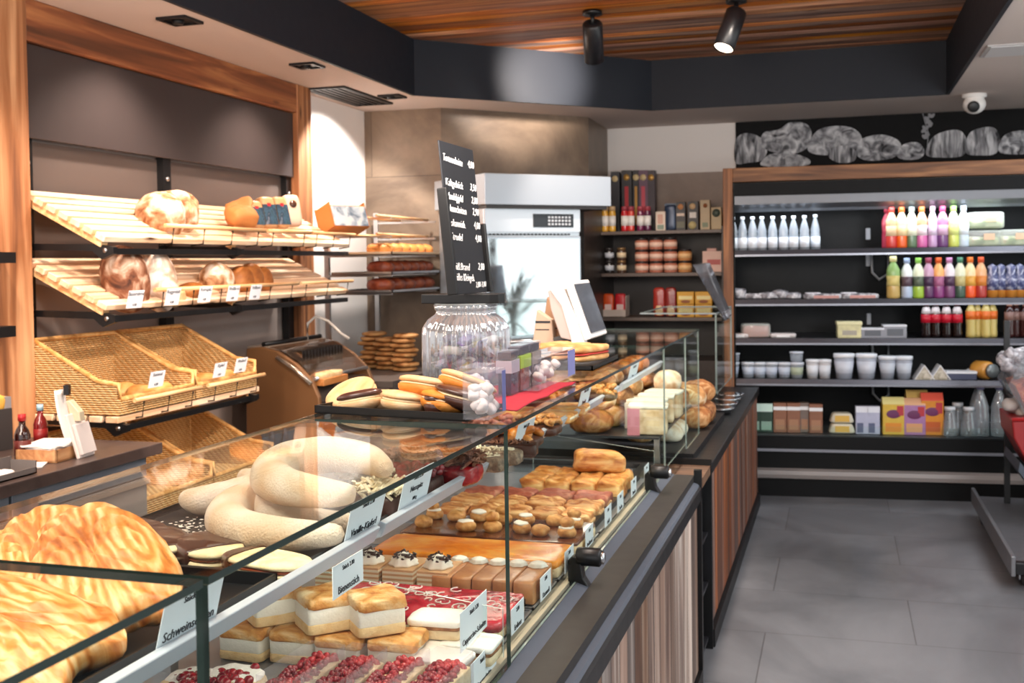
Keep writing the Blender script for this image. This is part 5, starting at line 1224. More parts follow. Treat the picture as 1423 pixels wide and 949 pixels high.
MB().box(-.03, .03, -.05, .05, 0, .022).build('stand', BLACK, t_)
q = cp(70, 580, .97); t_ = thing('note_block', 'yellow and grey note block behind the receipt sheet', 'notes', (-2.86, 3.10, CZ), R(-10))
MB().box(-.04, .04, -.05, .05, 0, .145).build('holder', DKGREY, t_); MB().sup((0, -.01, .165), (.035, .05, .03), .5, amp=.004).build('yellow_notes', plain('#e0b04e', .6), t_); MB().box(-.03, .03, .02, .055, .13, .185).build('grey_notes', plain('#8f8d90', .6), t_)
q = cp(122, 634); t_ = thing('clip_stand', 'white clip stand holding a blank white pad on the worktop end', 'clipboard', (q.x, q.y, CZ), R(8), rot=(0, R(-16), R(8)))
MB().box(-.012, .0, -.05, .05, .0, .155).build('board', plain('#e4d8d2', .45), t_, bevel=.004)
MB().box(.0005, .014, -.042, .042, .01, .115).build('pad', plain('#d8d2d0', .6), t_, bevel=.002)
MB().prism([(-.012, .13), (.02, .12), (.024, .15), (.0, .20), (-.012, .20)], -.016, .016, 'Y').build('clip', plain('#cfc4a8', .4), t_, bevel=.003)
q = cp(35, 648); t_ = tag(MB().box(-.06, .06, -.05, .05, 0, .004).build('paper_slip', WHITE, loc=(q.x, q.y, CZ), rot=(0, 0, R(30))), 'white paper slip lying flat before the dark bottles', 'paper')
q = cp(4, 664); tag(MB().sup((0, 0, .012), (.03, .03, .012), .8, amp=.004).build('crumpled_receipt', WHITE, loc=(q.x, q.y, CZ)), 'crumpled white receipt at the worktop edge by the photo border', 'paper')
q = cp(10, 652); t_ = thing('desk_tray', 'shallow clear grey tray in front of the receipt printer', 'tray', (-2.44, 2.68, CZ))
m_ = MB(); m_.box(-.06, .04, -.13, .10, 0, .004); m_.box(-.06, -.055, -.13, .10, 0, .05); m_.box(.036, .04, -.13, .10, 0, .02); m_.box(-.06, .04, .095, .10, 0, .04)
m_.build('tray', plain('#77716f', .25), t_)
# black bracket rack on the near side of the timber post
t_ = thing('wall_rack', 'black cutlery rack with chromed rings beside the left timber post', 'rack', (-2.97, 3.12, 0))
for py in (358, 460):
    p = at(16, py, X=-2.93); MB().box(-.03, .06, -.35, p.y-3.12, p.z-.02, p.z+.02).build('bracket', BLACK, t_)
MB().box(-.005, .0, -.35, -.3, 1.2, 1.8).build('back_plate', BLACK, t_)
for k in range(7):
    z = at(6, 392+k*9, X=-2.93).z
    MB().tube([(.02+.03*math.cos(a*PI/6), -.02+.03*math.sin(a*PI/6)-.02, z) for a in range(12)], .006, 6, closed=True).build('ring', CHROME, t_)

# ------------------------------------------------------------------ bread slicer
BRZ = plain('#86603f', .38, .35); SL = thing('bread_slicer', 'bronze bread slicing machine with curved clear cover', 'slicer', (0, 0, 0))
XN, SY0, SY1 = -2.62, 4.86, 5.55
def sp_(x, y, Y=SY0): p = on(x, y, (0, Y, 0), (0, 1, 0)); return (p.x, p.z)
side = [sp_(342, 600), sp_(342, 484), sp_(362, 482), sp_(385, 488), sp_(412, 506), sp_(433, 528), sp_(443, 552), sp_(446, 578), sp_(447, 620), sp_(447, 760)]
side = [(x, max(z, .05)) for x, z in side]; side.append((side[0][0], .05)); side[-2] = (side[-2][0], .05)
MB().prism(side, SY0, SY0+.03, 'Y').build('side_panel', BRZ, SL, bevel=.006)
MB().prism(side, SY1-.03, SY1, 'Y').build('side_panel', BRZ, SL, bevel=.006)
xb_, xf_ = side[0][0], side[7][0]
fz = sp_(446, 560)[1]; tz = sp_(362, 482)[1]
MB().box(xb_, xf_-.03, SY0+.03, SY1-.03, .05, fz-.14).build('body', plain('#4c4038', .4), SL)
ctl = MB().prism([(xf_-.25, fz-.14), (xf_-.01, fz-.14), (xf_-.015, fz+.0), (xf_-.06, fz+.075), (xf_-.25, fz+.075)], SY0+.03, SY1-.03, 'Y').build('control_panel', plain('#3b322c', .35), SL)
MB().box(xb_, xf_-.12, SY0+.03, SY1-.03, fz+.1, fz+.14).build('blade_bed', STEEL, SL)
m_ = MB()
for k in range(14): m_.box(xb_+.08, xf_-.14, SY0+.08+k*.036, SY0+.082+k*.036, fz+.1, tz-.03)
m_.build('blades', CHROME, SL)
cv = MB(); P_ = [sp_(362, 482), sp_(385, 488), sp_(412, 506), sp_(433, 528)]
cv.sheet(lambda u, v: (P_[min(3, int(u*3))][0]+(P_[min(3, int(u*3)+1)][0]-P_[min(3, int(u*3))][0])*(u*3-int(u*3)) if u < 1 else P_[3][0], SY0+.03+(SY1-SY0-.06)*v, (P_[min(3, int(u*3))][1]+(P_[min(3, int(u*3)+1)][1]-P_[min(3, int(u*3))][1])*(u*3-int(u*3)) if u < 1 else P_[3][1])+.004), 12, 2)
cv.build('curved_cover', glass('#cdb9a8', 1.5, .03, .15, '#8a7666'), SL)
MB().tube([(P_[0][0], SY0+.03, P_[0][1]+.01), (P_[0][0], SY1-.03, P_[0][1]+.01)], .012).build('cover_hinge', BLACK, SL)
MB().tube([(P_[3][0], SY0+.03, P_[3][1]), (P_[3][0], SY1-.03, P_[3][1])], .01).build('cover_handle', STEEL, SL)
for y in (SY0-.004, SY1+.002):
    pp = [(P_[1][0], y, P_[1][1]-.03), (P_[2][0], y, P_[2][1]-.03), (P_[3][0], y, P_[3][1]-.02)]
    MB().tube(pp, .012, 8).build('cover_arm', plain('#c7b8a8', .25, .8), SL)
MB().box(xb_, P_[0][0]+.03, SY0+.03, SY1-.03, tz-.02, tz).build('top_plate', plain('#cdbba8', .3, .5), SL)
pan = MB().box(xf_-.0145, xf_-.010, SY1-.30, SY1-.08, fz-.03-.1, fz-.01).build('display_panel', plain('#23262b', .2), SL)
MB().box(xf_-.010, xf_-.008, SY1-.27, SY1-.19, fz-.06, fz-.015).build('screen', plain('#b9c1c8', .3, emit=.3), pan)
m_ = MB()
for k in range(6): m_.box(xf_-.010, xf_-.007, SY1-.28+.03*(k % 3), SY1-.26+.03*(k % 3), fz-.115+.02*(k//3), fz-.102+.02*(k//3))
m_.build('buttons', plain('#9aa5ad', .4), pan)
MB().box(xf_-.0145, xf_-.009, SY0+.06, SY0+.12, fz-.12, fz-.06).build('key_switch', plain('#80858a', .4), SL)
p = Vector((xf_-.06, SY0+.17, fz+.077))
t_ = thing('crumb_tray', 'small wooden board with pale crumbs on the slicer front', 'board', p)
MB().box(-.05, .05, -.11, .17, 0, .035).build('board', wood('#a8622c', '#c98446', '#dda264', 'Y'), t_, bevel=.003)
MB().sup((0, .02, .045), (.045, .13, .018), .5, amp=.006, freq=3).build('dough_scraps', DOUGH, t_)
tag(MB().tube([(-2.80, 5.35, tz+.0), (-2.80, 5.36, tz+.09), (-2.76, 5.38, tz+.13), (-2.70, 5.41, tz+.10), (-2.64, 5.44, tz+.03), (-2.60, 5.46, tz+.0)], .008, 8).build('bent_hose', plain('#d9d0c6', .35)), 'pale bent hose looped over the slicer top', 'hose')
# side counter and stacks of flat breads beyond the slicer
t_ = thing('side_counter', 'low grey counter along the white wall beyond the slicer', 'counter', (0, 0, 0))
MB().box(-3.05, -2.43, 5.60, 6.45, .05, .86).build('carcass', plain('#6e625c', .5), t_); MB().box(-3.05, -2.40, 5.59, 6.80, .86, .895).build('worktop', plain('#5a514c', .4), t_)
MB().box(-3.0, -2.47, 5.60, 6.4, 0, .05).build('plinth', BLACKM, t_)
FB = food([(.3, '#7a4a26'), (.5, '#b07a45'), (.75, '#d8ac74')], 14, .7, .7, 60)
FZ = .896
for s, (px, n, lb) in enumerate(((562, 8, 'right'), (539, 7, 'middle'), (518, 8, 'left'))):
    q = at(px, 512, Y=6.15+.08*s)
    for k in range(n):
        tag(MB().sup((0, 0, .014), (.075, .07, .015), .7, amp=.005, freq=2, seed=k+s*10, nu=22, nv=10).build('flat_bread', FB, loc=(q.x+.013*math.sin(k*2.1), q.y+.010*math.cos(k*1.7), FZ+.029*k), rot=(0, 0, k*.9)),
            f'round brown flat bread in the {("right-hand", "middle", "left rear")[s]} stack past the slicer, {ORD[k]} from the bottom', 'bread', 'stacked flat breads')
# ------------------------------------------------------------------ oven on the slanted wall
O_ = Vector((-2.55, 6.84, 0)); OT = Vector((.7071, .7071, 0)); ON = Vector((.7071, -.7071, 0))
def ov(px, py, off):
    p = on(px, py, O_+ON*off, ON); return ((p-O_).dot(OT), p.z)
def oroot(name, label, cat): return thing(name, label, cat, O_, R(45))
# local axes: x along the wall, -y out of the wall
t_ = oroot('oven_hood', 'brushed steel extractor hood above the baking oven', 'hood')
a, z1 = ov(673, 240, .80); b, _ = ov(849, 243, .80); _, z0 = ov(673, 284, .80)
MB().box(a, b, -.80, -.06, z0, z1).build('canopy', plain('#b9bec6', .35, .6), t_, bevel=.004)
MB().box(a+.02, b-.02, -.78, -.08, z0-.02, z0).build('filter_edge', DKGREY, t_)
MB().box(a+.03, b-.03, -.07, -.02, z0+.01, z1-.01).build('wall_bracket', DKGREY, t_)
t_ = oroot('baking_oven', 'tall steel baking oven with dark control panel and mirror-like glass door', 'oven')
x1, _ = ov(806, 320, .72); x0 = a+.03; _, zc = ov(742, 322, .72); _, zt = ov(742, 289, .72); zb = .55
MB().box(x0, x1, -.715, -.06, zb, zt).build('body', plain('#c9ccd2', .3, .8), t_, bevel=.004)
cp_ = MB().box(x0+.005, x1-.005, -.73, -.715, zc, zt-.005).build('control_strip', plain('#dfe3ea', .3, .5), t_)
p0, p1 = ov(741, 297, .735), ov(797, 316, .735)
MB().box(p0[0], p1[0], -.736, -.73, p1[1], p0[1]).build('control_panel', plain('#22242a', .2), cp_)
m_ = MB(); wd = (p1[0]-p0[0]); hh = (p0[1]-p1[1])
for i in range(7):
    for j in range(3): m_.box(p0[0]+wd*(.36+.085*i), p0[0]+wd*(.36+.085*i+.05), -.739, -.736, p1[1]+hh*(.16+.26*j), p1[1]+hh*(.16+.26*j+.15))
m_.build('buttons', plain('#c3c8d0', .4), cp_)
m_ = MB()
for i in range(22): m_.box(x0+.03+i*.027, x0+.045+i*.027, -.732, -.729, zc-.022, zc-.012)
m_.build('vent_slots', BLACK, t_)
dr = MB().box(x0+.005, x1-.005, -.735, -.716, 1.08, zc-.028).build('door', plain('#b9bec6', .25, .7), t_, bevel=.003)
mirror = plain('#4a5058', .04, .0, name='door_glass'); 
mb_ = mirror.node_tree.nodes['Principled BSDF']; mb_.inputs['Specular IOR Level'].default_value = 1.0; mb_.inputs['Metallic'].default_value = .92; mb_.inputs['Base Color'].default_value = lin('#dde2e6')
MB().box(x0+.02, x1-.02, -.742, -.735, 1.10, zc-.045).build('door_glass', mirror, dr)
MB().tube([(x0+.06, -.775, 1.065), (x1-.06, -.775, 1.065)], .013).build('handle', STEEL, dr)
MB().box(x0, x1, -.73, -.06, .95, 1.04).build('lower_fascia', plain('#9ea4ac', .3, .7), t_)
MB().box(x0+.02, x1-.02, -.72, -.08, .05, .55).build('stand_cabinet', DKGREY, t_)
MB().box(x0+.02, x1-.02, -.70, -.10, 0, .05).build('plinth', BLACK, t_)
m_ = MB(); m_.box(x0+.04, x1-.04, -.90, -.73, .98, .985); m_.box(x0+.04, x1-.04, -.90, -.895, .98, 1.01)
m_.build('pull_shelf', STEEL, t_)
# bench beside the oven (dark bar under the tray, behind the jar)
# ------------------------------------------------------------------ potted palm near the shop window (it shows in the oven door)
t_ = thing('potted_palm', 'tall spiky palm in a dark pot by the shop window, mirrored in the oven door', 'plant', (2.55, 5.05, 0))
MB().lathe([(0, 0), (.16, 0), (.2, .42), (.185, .42), (.18, .36), (0, .36)], 24).build('pot', plain('#3a3634', .5), t_)
MB().tube([(0, 0, .36), (.01, 0, .8), (0, .02, 1.15)], .03).build('stem', plain('#4a3826', .8), t_)
m_ = MB(); rr = random.Random(6)
for k in range(40):
    a_ = rr.uniform(0, 2*PI); el = rr.uniform(-.3, 1.3); L_ = rr.uniform(.4, .65); z_ = rr.uniform(.85, 1.2)
    d = Vector((math.cos(a_)*math.cos(el), math.sin(a_)*math.cos(el), math.sin(el))); s_ = Vector((-math.sin(a_), math.cos(a_), 0))*.016
    p = Vector((0, 0, z_)); q = p+d*L_*.6; e_ = p+d*L_+Vector((0, 0, -.08*L_))
    m_.add([p-s_, p+s_, q+s_, q-s_, e_], [(0, 1, 2, 3), (3, 2, 4)])
m_.build('leaves', plain('#2f3d2a', .5), t_)

# ------------------------------------------------------------------ dark shelf unit against the back wall
UY = 7.90
def up(px, py, Y=UY): p = at(px, py, Y=Y); return p.x, p.z
UX0, UX1 = up(836, 400)[0], up(1003, 400)[0]
SH = [1.775, 1.464, 1.135]
DKW = plain('#3d332f', .45, vary=.1)
t_ = thing('shelf_unit', 'dark brown open shelf unit of preserves between oven and fridge', 'shelf unit', (0, 0, 0))
MB().box(UX0-.03, UX0, 7.34, 8.38, 0, 1.93).build('side_panel', plain('#2b2624', .4), t_); MB().box(UX1, UX1+.012, UY+.02, 8.38, 0, 1.8).build('side_panel', DKW, t_)
MB().box(UX0, UX1, 8.365, 8.38, .0, 1.78).build('back_panel', plain('#37302d', .5), t_)
for z in SH: MB().box(UX0, UX1, UY, 8.36, z-.025, z).build('shelf_board', plain('#5a4b43', .4), t_, bevel=.002)
MB().box(UX0, UX1, UY+.02, 8.36, 0, .82).build('base_cabinet', DKW, t_)
def uy(px, py, back=.05): return at(px, py, Y=UY+back)
# row of tall black cartons at the back of the top shelf
GOLDP = plain('#d9a85a', .35, .4); RED = plain('#c3202c', .4)
for i, (px, pw, c_, st) in enumerate(((856, 13, '#2a2a2e', None), (872, 15, '#2d2b2e', '#c8303a'), (885, 10, '#26262a', '#c8913a'), (895, 15, '#6a4a5e', '#d04a5a'), (906, 11, '#3a2c34', None))):
    p = at(px, 318, Y=8.22); w_ = pw/1500*8.1; h_ = at(px, 237+ (2 if i == 0 else 0), Y=8.22).z-SH[0]
    t_ = thing('tall_carton', f'tall black gift carton at the back of the top shelf, {ORD[i]} from the oven', 'carton', (p.x, 8.24, SH[0]+.001), 0, 'tall black cartons')
    MB().box(-w_/2+.001, w_/2-.001, -.04, .04, 0, h_).build('box', plain(c_, .4), t_, bevel=.003)
    MB().lathe([(0, 0), (.024, 0), (.024, .002), (0, .002)], 20).build('round_seal', GOLDP if i in (1, 4) else plain('#e8cf9a', .4), t_, loc=(0, -.0405, h_-.055), rot=(R(90), 0, 0))
    if st: MB().box(-w_*.18, w_*.18, -.0425, -.0402, h_*.12, h_*.74).build('colour_band', plain(st, .45), t_)
def jar(label, X, Y, z, r, h, body, cap, lab, grp, cat='jar', name='preserve_jar', rnd=True):
    t_ = thing(name, label, cat, (X, Y, z+.001), 0, grp)
    MB().lathe([(0, 0), (r*.95, 0), (r, h*.06), (r, h*.72), (r*.86, h*.80), (r*.84, h*.84), (0, h*.84)], 18).build('glass_body', body, t_)
    if lab: MB().lathe([(r*1.012, h*.22), (r*1.012, h*.62)], 18).build('label', lab, t_)
    MB().lathe([(0, h*.82), (r*.92, h*.82), (r*.92, h*.98), (r*.85, h), (0, h)], 18).build('lid', cap, t_)
    return t_
CREAMC = plain('#e9dccd', .45); 
JC = ['#e0a636', '#e3ac3c', '#c8202a', '#d8443a', '#7a2a50', '#5d2344', '#6a2540']
for i, (px, c_) in enumerate(zip((841, 851, 868, 877, 890, 900, 903), JC)):
    if i == 6: continue
    p = at(px, 316, Y=7.97+.0*i); h_ = at(px, 287, Y=7.97).z-SH[0]
    jar(f'small {("honey yellow", "honey yellow", "red", "red", "plum", "plum")[i]} preserve jar on the top shelf, {ORD[i]} from the oven', p.x, 7.97, SH[0], .026, h_, plain(c_, .2, coat=.5), plain('#d8b98a' if i < 2 else '#a8434f', .4), plain('#f1ece6', .5) if True else None, 'small preserve jars on the top shelf')
# cartons and bags on the top shelf
def ubox(label, px0, px1, py0, py1, Y, d, c, z, deco=(), name='gift_carton', grp=None, cat='carton'):
    a, b = at(px0, py1, Y=Y), at(px1, py1, Y=Y); h_ = at((px0+px1)/2, py0, Y=Y).z-z
    t_ = thing(name, label, cat, ((a.x+b.x)/2, Y, z+.001), 0, grp); w_ = (b.x-a.x)-.003
    MB().box(-w_/2, w_/2, 0, d, 0, h_).build('box', plain(c, .45, vary=.06), t_, bevel=.003)
    for (u0, u1, v0, v1, cc, rnd) in deco:
        if rnd:
            r_ = (u1-u0)*w_/2; MB().lathe([(0, 0), (r_, 0), (r_, .0012), (0, .0012)], 20).build('printed_disc', plain(cc, .45), t_, loc=(w_*((u0+u1)/2-.5), -.0003, h_*(v0+v1)/2), rot=(R(90), 0, 0))
        else: MB().box(w_*(u0-.5), w_*(u1-.5), -.0015, .0005, h_*v0, h_*v1).build('printed_patch', plain(cc, .45), t_)
    return t_
ubox('pale picture card carton beside the plum jars', 911, 925, 294, 319, 7.96, .04, '#d9c6b4', SH[0], ((.2, .75, .35, .85, '#c99a86', 0), (.15, .85, .06, .3, '#7d8a78', 0)))
t_ = thing('coffee_bag', 'dark blue foil bag standing between picture card and black cartons', 'bag', (at(932, 319, Y=7.98).x, 8.0, SH[0]+.001))
MB().sup((0, 0, .09), (.048, .03, .10), .45, .6, amp=.004, freq=3, flat=-.9).build('foil_pouch', plain('#2b3a52', .3, .2), t_); MB().box(-.045, .045, -.006, .006, .17, .20).build('folded_top', plain('#34465f', .35), t_)
ubox('black carton with gold disc, nearer the blue bag', 939, 953, 281, 319, 7.96, .06, '#2f2a29', SH[0], ((.2, .8, .74, .92, '#c98a58', 1), (.1, .9, .5, .6, '#d8c2b0', 0), (.1, .9, .08, .3, '#5d5a44', 0)), grp='black gift cartons')
ubox('black carton with pale disc and cream emblem, beside the cream cartons', 955, 971, 280, 319, 7.96, .06, '#2f2826', SH[0], ((.2, .75, .74, .92, '#e0bf93', 1), (.2, .8, .42, .62, '#e3dcd4', 0), (.1, .8, .06, .26, '#c9ba84', 1)), grp='black gift cartons')
ubox('tall cream tea carton with a brown flower print', 973, 987, 278, 318, 7.97, .06, '#c6b08c', SH[0], ((.3, .75, .74, .88, '#9a5a2c', 1), (.2, .8, .08, .24, '#7f8a6c', 0)), grp='cream tea cartons')
ubox('short cream tea carton with a dark oval label at the fridge post', 988, 1003, 288, 318, 7.96, .06, '#c3ae85', SH[0], ((.1, .9, .62, .86, '#4c5a50', 1),), grp='cream tea cartons')
# second shelf: stacked spread jars
def stack(label, px, py1, py0, Y, body, cap, lab, grp, wpx=17, zbase=None):
    z = zbase; p = at(px, py1, Y=Y); h_ = (py1-py0)/1500*Y*1.0; r_ = wpx/1500*Y/2
    return jar(label, p.x, Y, z, r_, h_, body, cap, lab, grp)
PINKJ = plain('#b9735c', .3, coat=.3); LIDK = plain('#2a2424', .4); PALE = plain('#e8c3ae', .5)
hpx = 16.0; hz = hpx/1500*7.98
for r_, n in enumerate((4, 4, 3)):
    for c_ in range(n):
        px = 892+20.0*c_
        p = at(px, 370, Y=7.99)
        jar(f'pinkish spread jar, {("bottom", "middle", "top")[r_]} layer of the stack, {ORD[c_]} from the left', p.x, 7.99, SH[1]+r_*(hz+.001), .051, hz, PINKJ if c_ < 3 else plain('#c98a52', .3, coat=.3), LIDK, PALE if c_ < 3 else plain('#e9bd86', .5), 'stacked pinkish spread jars')
for r_ in range(2):
    for c_, px in enumerate((847, 864)):
        p = at(px, 376, Y=7.98)
        jar(f'{("black jar with grey label", "brown jar with cream label")[c_]}, {("lower", "upper")[r_]} of its pair on the middle shelf', p.x, 7.98, SH[1]+r_*.095, .035, .094, plain('#1f1b1b' if c_ == 0 else '#4a3428', .25, coat=.4), LIDK if c_ == 0 else plain('#8a6a44', .35, .4), plain('#b9bcc4' if c_ == 0 else '#dfc8a4', .5), 'paired dark jars')
ubox('low pinkish carton with red writing by the fridge post', 976, 1003, 349, 376, 7.99, .08, '#d9b3a4', SH[1], ((.25, .95, .35, .6, '#b04a44', 0),))
ubox('small pink carton on its side behind the low pinkish one', 982, 996, 345, 352, 8.06, .05, '#c99a90', SH[1]+.0, ())
# third shelf: packets
t_ = thing('packet_tray', 'pale display tray holding two red packets', 'tray', (at(853, 437, Y=7.95).x, 8.0, SH[2]+.001))
m_ = MB(); m_.box(-.095, .095, -.06, .08, 0, .004); m_.box(-.095, .095, -.06, -.056, 0, .055); m_.box(-.095, -.091, -.06, .08, 0, .08); m_.box(.091, .095, -.06, .08, 0, .16)
m_.build('tray', plain('#c9b8ac', .5), t_)
for i, (dx, c_, lb) in enumerate(((-.045, '#d8501e', 'orange red packet in the pale display tray'), (.045, '#cc1f2a', 'bright red packet in the pale display tray'))):
    x = at(853, 437, Y=7.95).x+dx
    t_ = thing('sweets_packet', lb, 'packet', (x, 7.985, SH[2]+.006), 0, 'red packets in the display tray')
    MB().sup((0, 0, .085), (.042, .025, .085), .4, .5, amp=.003, freq=3, flat=-.95).build('pouch', plain(c_, .35, bump=.2), t_); MB().box(-.025, .025, -.0275, -.0262, .05, .09).build('white_print', plain('#f0d0c8', .5), t_)
for i, (px, c_, lb) in enumerate(((916, '#a8352a', 'dark red foil packet beside the yellow cartons'), (932, '#8a2a24', 'glossy brown red foil packet touching the yellow cartons'))):
    p = at(px, 437, Y=7.97); t_ = thing('foil_packet', lb, 'packet', (p.x, 7.99, SH[2]+.001), 0, 'foil packets on the low shelf')
    MB().sup((0, 0, .11), (.045, .03, .11), .4, .5, amp=.005, freq=3, flat=-.95).build('pouch', plain(c_, .2, coat=.5, bump=.3), t_); MB().sup((0, -.022, .05), (.03, .012, .04), .6, amp=.004).build('window', plain('#d9b98a', .15, coat=.5), t_)
YEL = '#d8a028'
for r_ in range(2):
    for c_, px in enumerate((953, 978)):
        zz = SH[2]+.001+r_*.094
        p = at(px, 437, Y=7.97); t_ = thing('yellow_carton', f'yellow biscuit carton, {("lower", "upper")[r_]} one of the {("left", "right")[c_]} stack', 'carton', (p.x, 8.0, zz), 0, 'yellow biscuit cartons')
        MB().box(-.062, .062, -.04, .05, 0, .092).build('box', plain(YEL, .45), t_, bevel=.004); MB().box(-.05, .05, -.0412, -.0398, .035, .062).build('printed_band', plain('#f3e3a2', .5), t_); MB().sup((0, -.0405, .02), (.035, .001, .012), 1).build('printed_oval', plain('#8a4a1c', .5), t_)

# ------------------------------------------------------------------ open chiller on the back wall
FA = R(5); FP = Vector((-.663, 7.225, 0)); FU = Vector((math.cos(FA), math.sin(FA), 0)); FV = Vector((-math.sin(FA), math.cos(FA), 0))
def fl_(px, py, d=0.0):
    p = on(px, py, FP+FV*d, FV); return (p-FP).dot(FU), p.z
def fw(u, d, z): return FP+FU*u+FV*d+Vector((0, 0, z))
FW_ = 2.30
CHB = plain('#090a0c', .45, spec=.2); SHELF = plain('#3b3c42', .3, .4); LIPM = plain('#8a8b93', .3, .6)
t_ = thing('timber_portal', 'weathered timber post and header beam framing the chiller', 'timber portal', FP, FA)
MB().box(-.062, .0, -.02, .82, 0, 2.152).build('post', TIMBER, t_, bevel=.004)
MB().box(.0, FW_, -.02, .06, 2.06, 2.152).build('beam', TIMBERX, t_, bevel=.004)
CH = thing('open_chiller', 'wide black open chiller stocked with drinks and dairy', 'chiller', FP, FA)
MB().box(.002, FW_, .70, .80, 0, 2.05).build('back_panel', plain('#07080a', .4, spec=.15), CH)
MB().box(.002, .012, .02, .80, 0, 2.05).build('side_panel', CHB, CH)
MB().box(.002, FW_, .0, .80, 2.02, 2.055).build('roof', CHB, CH)
zc0, zc1 = fl_(1018, 291)[1], fl_(1018, 273)[1]
MB().box(.012, FW_, -.005, .02, zc1, 2.055).build('header_board', plain('#08080a', .6, spec=.2), CH)
MB().prism([(.0, zc1), (.02, zc1), (.16, zc0-.01), (.14, zc0-.015), (.0, zc0+.03)], .012, FW_, 'X').build('canopy', plain('#6d6f74', .4, .3), CH)
MB().box(.012, FW_, .16, .70, zc1, zc1+.01).build('canopy_top', CHB, CH)
MB().box(.05, FW_-.05, .175, .2, zc0+.0, zc0+.01).build('light_strip', glow('#eaf4ff', 9), CH)
FSH = [1.61, 1.285, 1.03, .762]        # shelf tops
for i, z in enumerate(FSH):
    s_ = MB().box(.012, FW_, .03, .70, z-.022, z).build('shelf', SHELF, CH)
    MB().prism([(.0, z-.035), (.03, z-.035), (.03, z+.004), (.012, z+.004)], .012, FW_, 'X').build('price_rail', plain('#4c4d55', .25, .5), s_)
    MB().box(.012, FW_, -.003, .004, z-.038, z-.026).build('chrome_edge', LIPM, s_)
for i, z in enumerate(FSH[:3]):
    MB().box(.05, FW_-.05, .05, .07, z-.034, z-.027).build('light_strip', glow('#eaf4ff', (7, 4, 3.5)[i]), CH)
MB().box(.012, FW_, -.02, .70, .39, .405).build('base_tray', SHELF, CH)
MB().box(.012, FW_, -.045, -.02, .30, .40).build('base_rail', plain('#070708', .45, spec=.2), CH)
MB().box(.012, FW_, -.05, -.044, .30, .318).build('chrome_edge', LIPM, CH)
pane(MB(), .012, FW_, -.045, -.04, .40, .47).build('tray_glass', [GLASS, plain('#99aaaa', .2)], CH)
MB().box(.0, FW_, -.01, .70, .0, .39).build('base', plain('#060607', .5, spec=.2), CH)
MB().prism([(-.01, .115), (-.05, .125), (-.055, .15), (-.05, .175), (-.01, .185)], .0, FW_, 'X').build('bumper', plain('#8d8582', .35), CH)
# little clips and coiled cords hanging in the middle of the back panel
for i, (u_, zz) in enumerate(((fl_(1206, 325, .69)[0], fl_(1206, 325, .69)[1]), (fl_(1206, 362, .69)[0], fl_(1206, 362, .69)[1]), (fl_(1207, 443, .69)[0], fl_(1207, 443, .69)[1]))):
    MB().box(u_-.015, u_+.015, .67, .70, zz-.04, zz+.04).build('socket', plain('#c6cad2', .4), CH, bevel=.004)
for i, zz in enumerate((FSH[0]-.02, FSH[2]-.02, FSH[3]-.02)):
    u_ = fl_(1212, 350, .6)[0]
    MB().tube([(u_, .66, zz), (u_+.005, .64, zz-.14), (u_+.05, .64, zz-.19), (u_+.11, .64, zz-.15), (u_+.11, .66, zz-.0)], .009, 8).build('cord', plain('#b4b6ba', .5), CH)
def fplace(px, py, d, z):
    """width position for something seen at px on shelf height z, d behind the front"""
    return fl_(px, py, d)[0]
def fthing(name, label, cat, u, d, z, grp=None, rz=0): return thing(name, label, cat, fw(u, d, z+.001), FA+rz, grp)
# mineral water bottles, top shelf
CLR = glass('#eaf1f7', 1.6, .03, .28, '#eef4fb', k=1); WLAB = plain('#eef3fb', .4)
def water(label, px, d, z, h_, r, lab=True, cap=WLAB, grp=None, body=CLR):
    u = fplace(px, 345, d, z); t_ = fthing('water_bottle', label, 'bottle', u, d, z, grp)
    MB().lathe([(0, 0), (r, .004), (r, h_*.42), (r*.9, h_*.5), (r*.98, h_*.56), (r*.62, h_*.76), (r*.34, h_*.88), (r*.34, h_*.93), (0, h_*.93)], 16).build('bottle_body', body, t_)
    if lab: MB().lathe([(r*1.02, h_*.08), (r*1.02, h_*.38)], 16).build('label', lab if lab is not True else WLAB, t_)
    MB().lathe([(0, h_*.92), (r*.44, h_*.92), (r*.44, h_), (0, h_)], 12).build('cap', cap, t_)
    return t_
pxs = [1019, 1032, 1046, 1059, 1074, 1089, 1103, 1118]
for i, px in enumerate(pxs):
    water(f'clear water bottle in the top chiller row, {ORD[i]} from the timber post', px, .10, FSH[0], .225, .031, grp='clear water bottles on the top chiller shelf')
water('last clear water bottle of the top row, standing at the empty stretch', 1133, .22, FSH[0], .235, .031, grp='clear water bottles on the top chiller shelf')
# juice bottles
def juice(label, px, d, z, w_, h_, cb, ct, cap, grp, lab=None, square=False):
    u = fplace(px, 345, d, z); t_ = fthing('juice_bottle', label, 'bottle', u, d, z, grp); r = w_/2
    MB().lathe([(0, 0), (r*.94, .003), (r, h_*.05), (r*.97, h_*.30), (r*.90, h_*.42), (r, h_*.56), (r*.97, h_*.68), (r*.62, h_*.80), (r*.42, h_*.85), (r*.42, h_*.88), (0, h_*.88)], 18, mis=[0, 0, 0, 0, 1, 1, 1, 1, 1, 1]).build('bottle_body', [plain(cb, .25, coat=.3), plain(ct, .25, coat=.3)], t_)
    if lab: MB().lathe([(r*1.01, h_*.30), (r*.925, h_*.42), (r*1.02, h_*.54)], 18).build('label', plain(lab, .4), t_)
    MB().lathe([(0, h_*.87), (r*.55, h_*.87), (r*.55, h_*.985), (r*.5, h_), (0, h_)], 14).build('cap', plain(cap, .4), t_)
    return t_
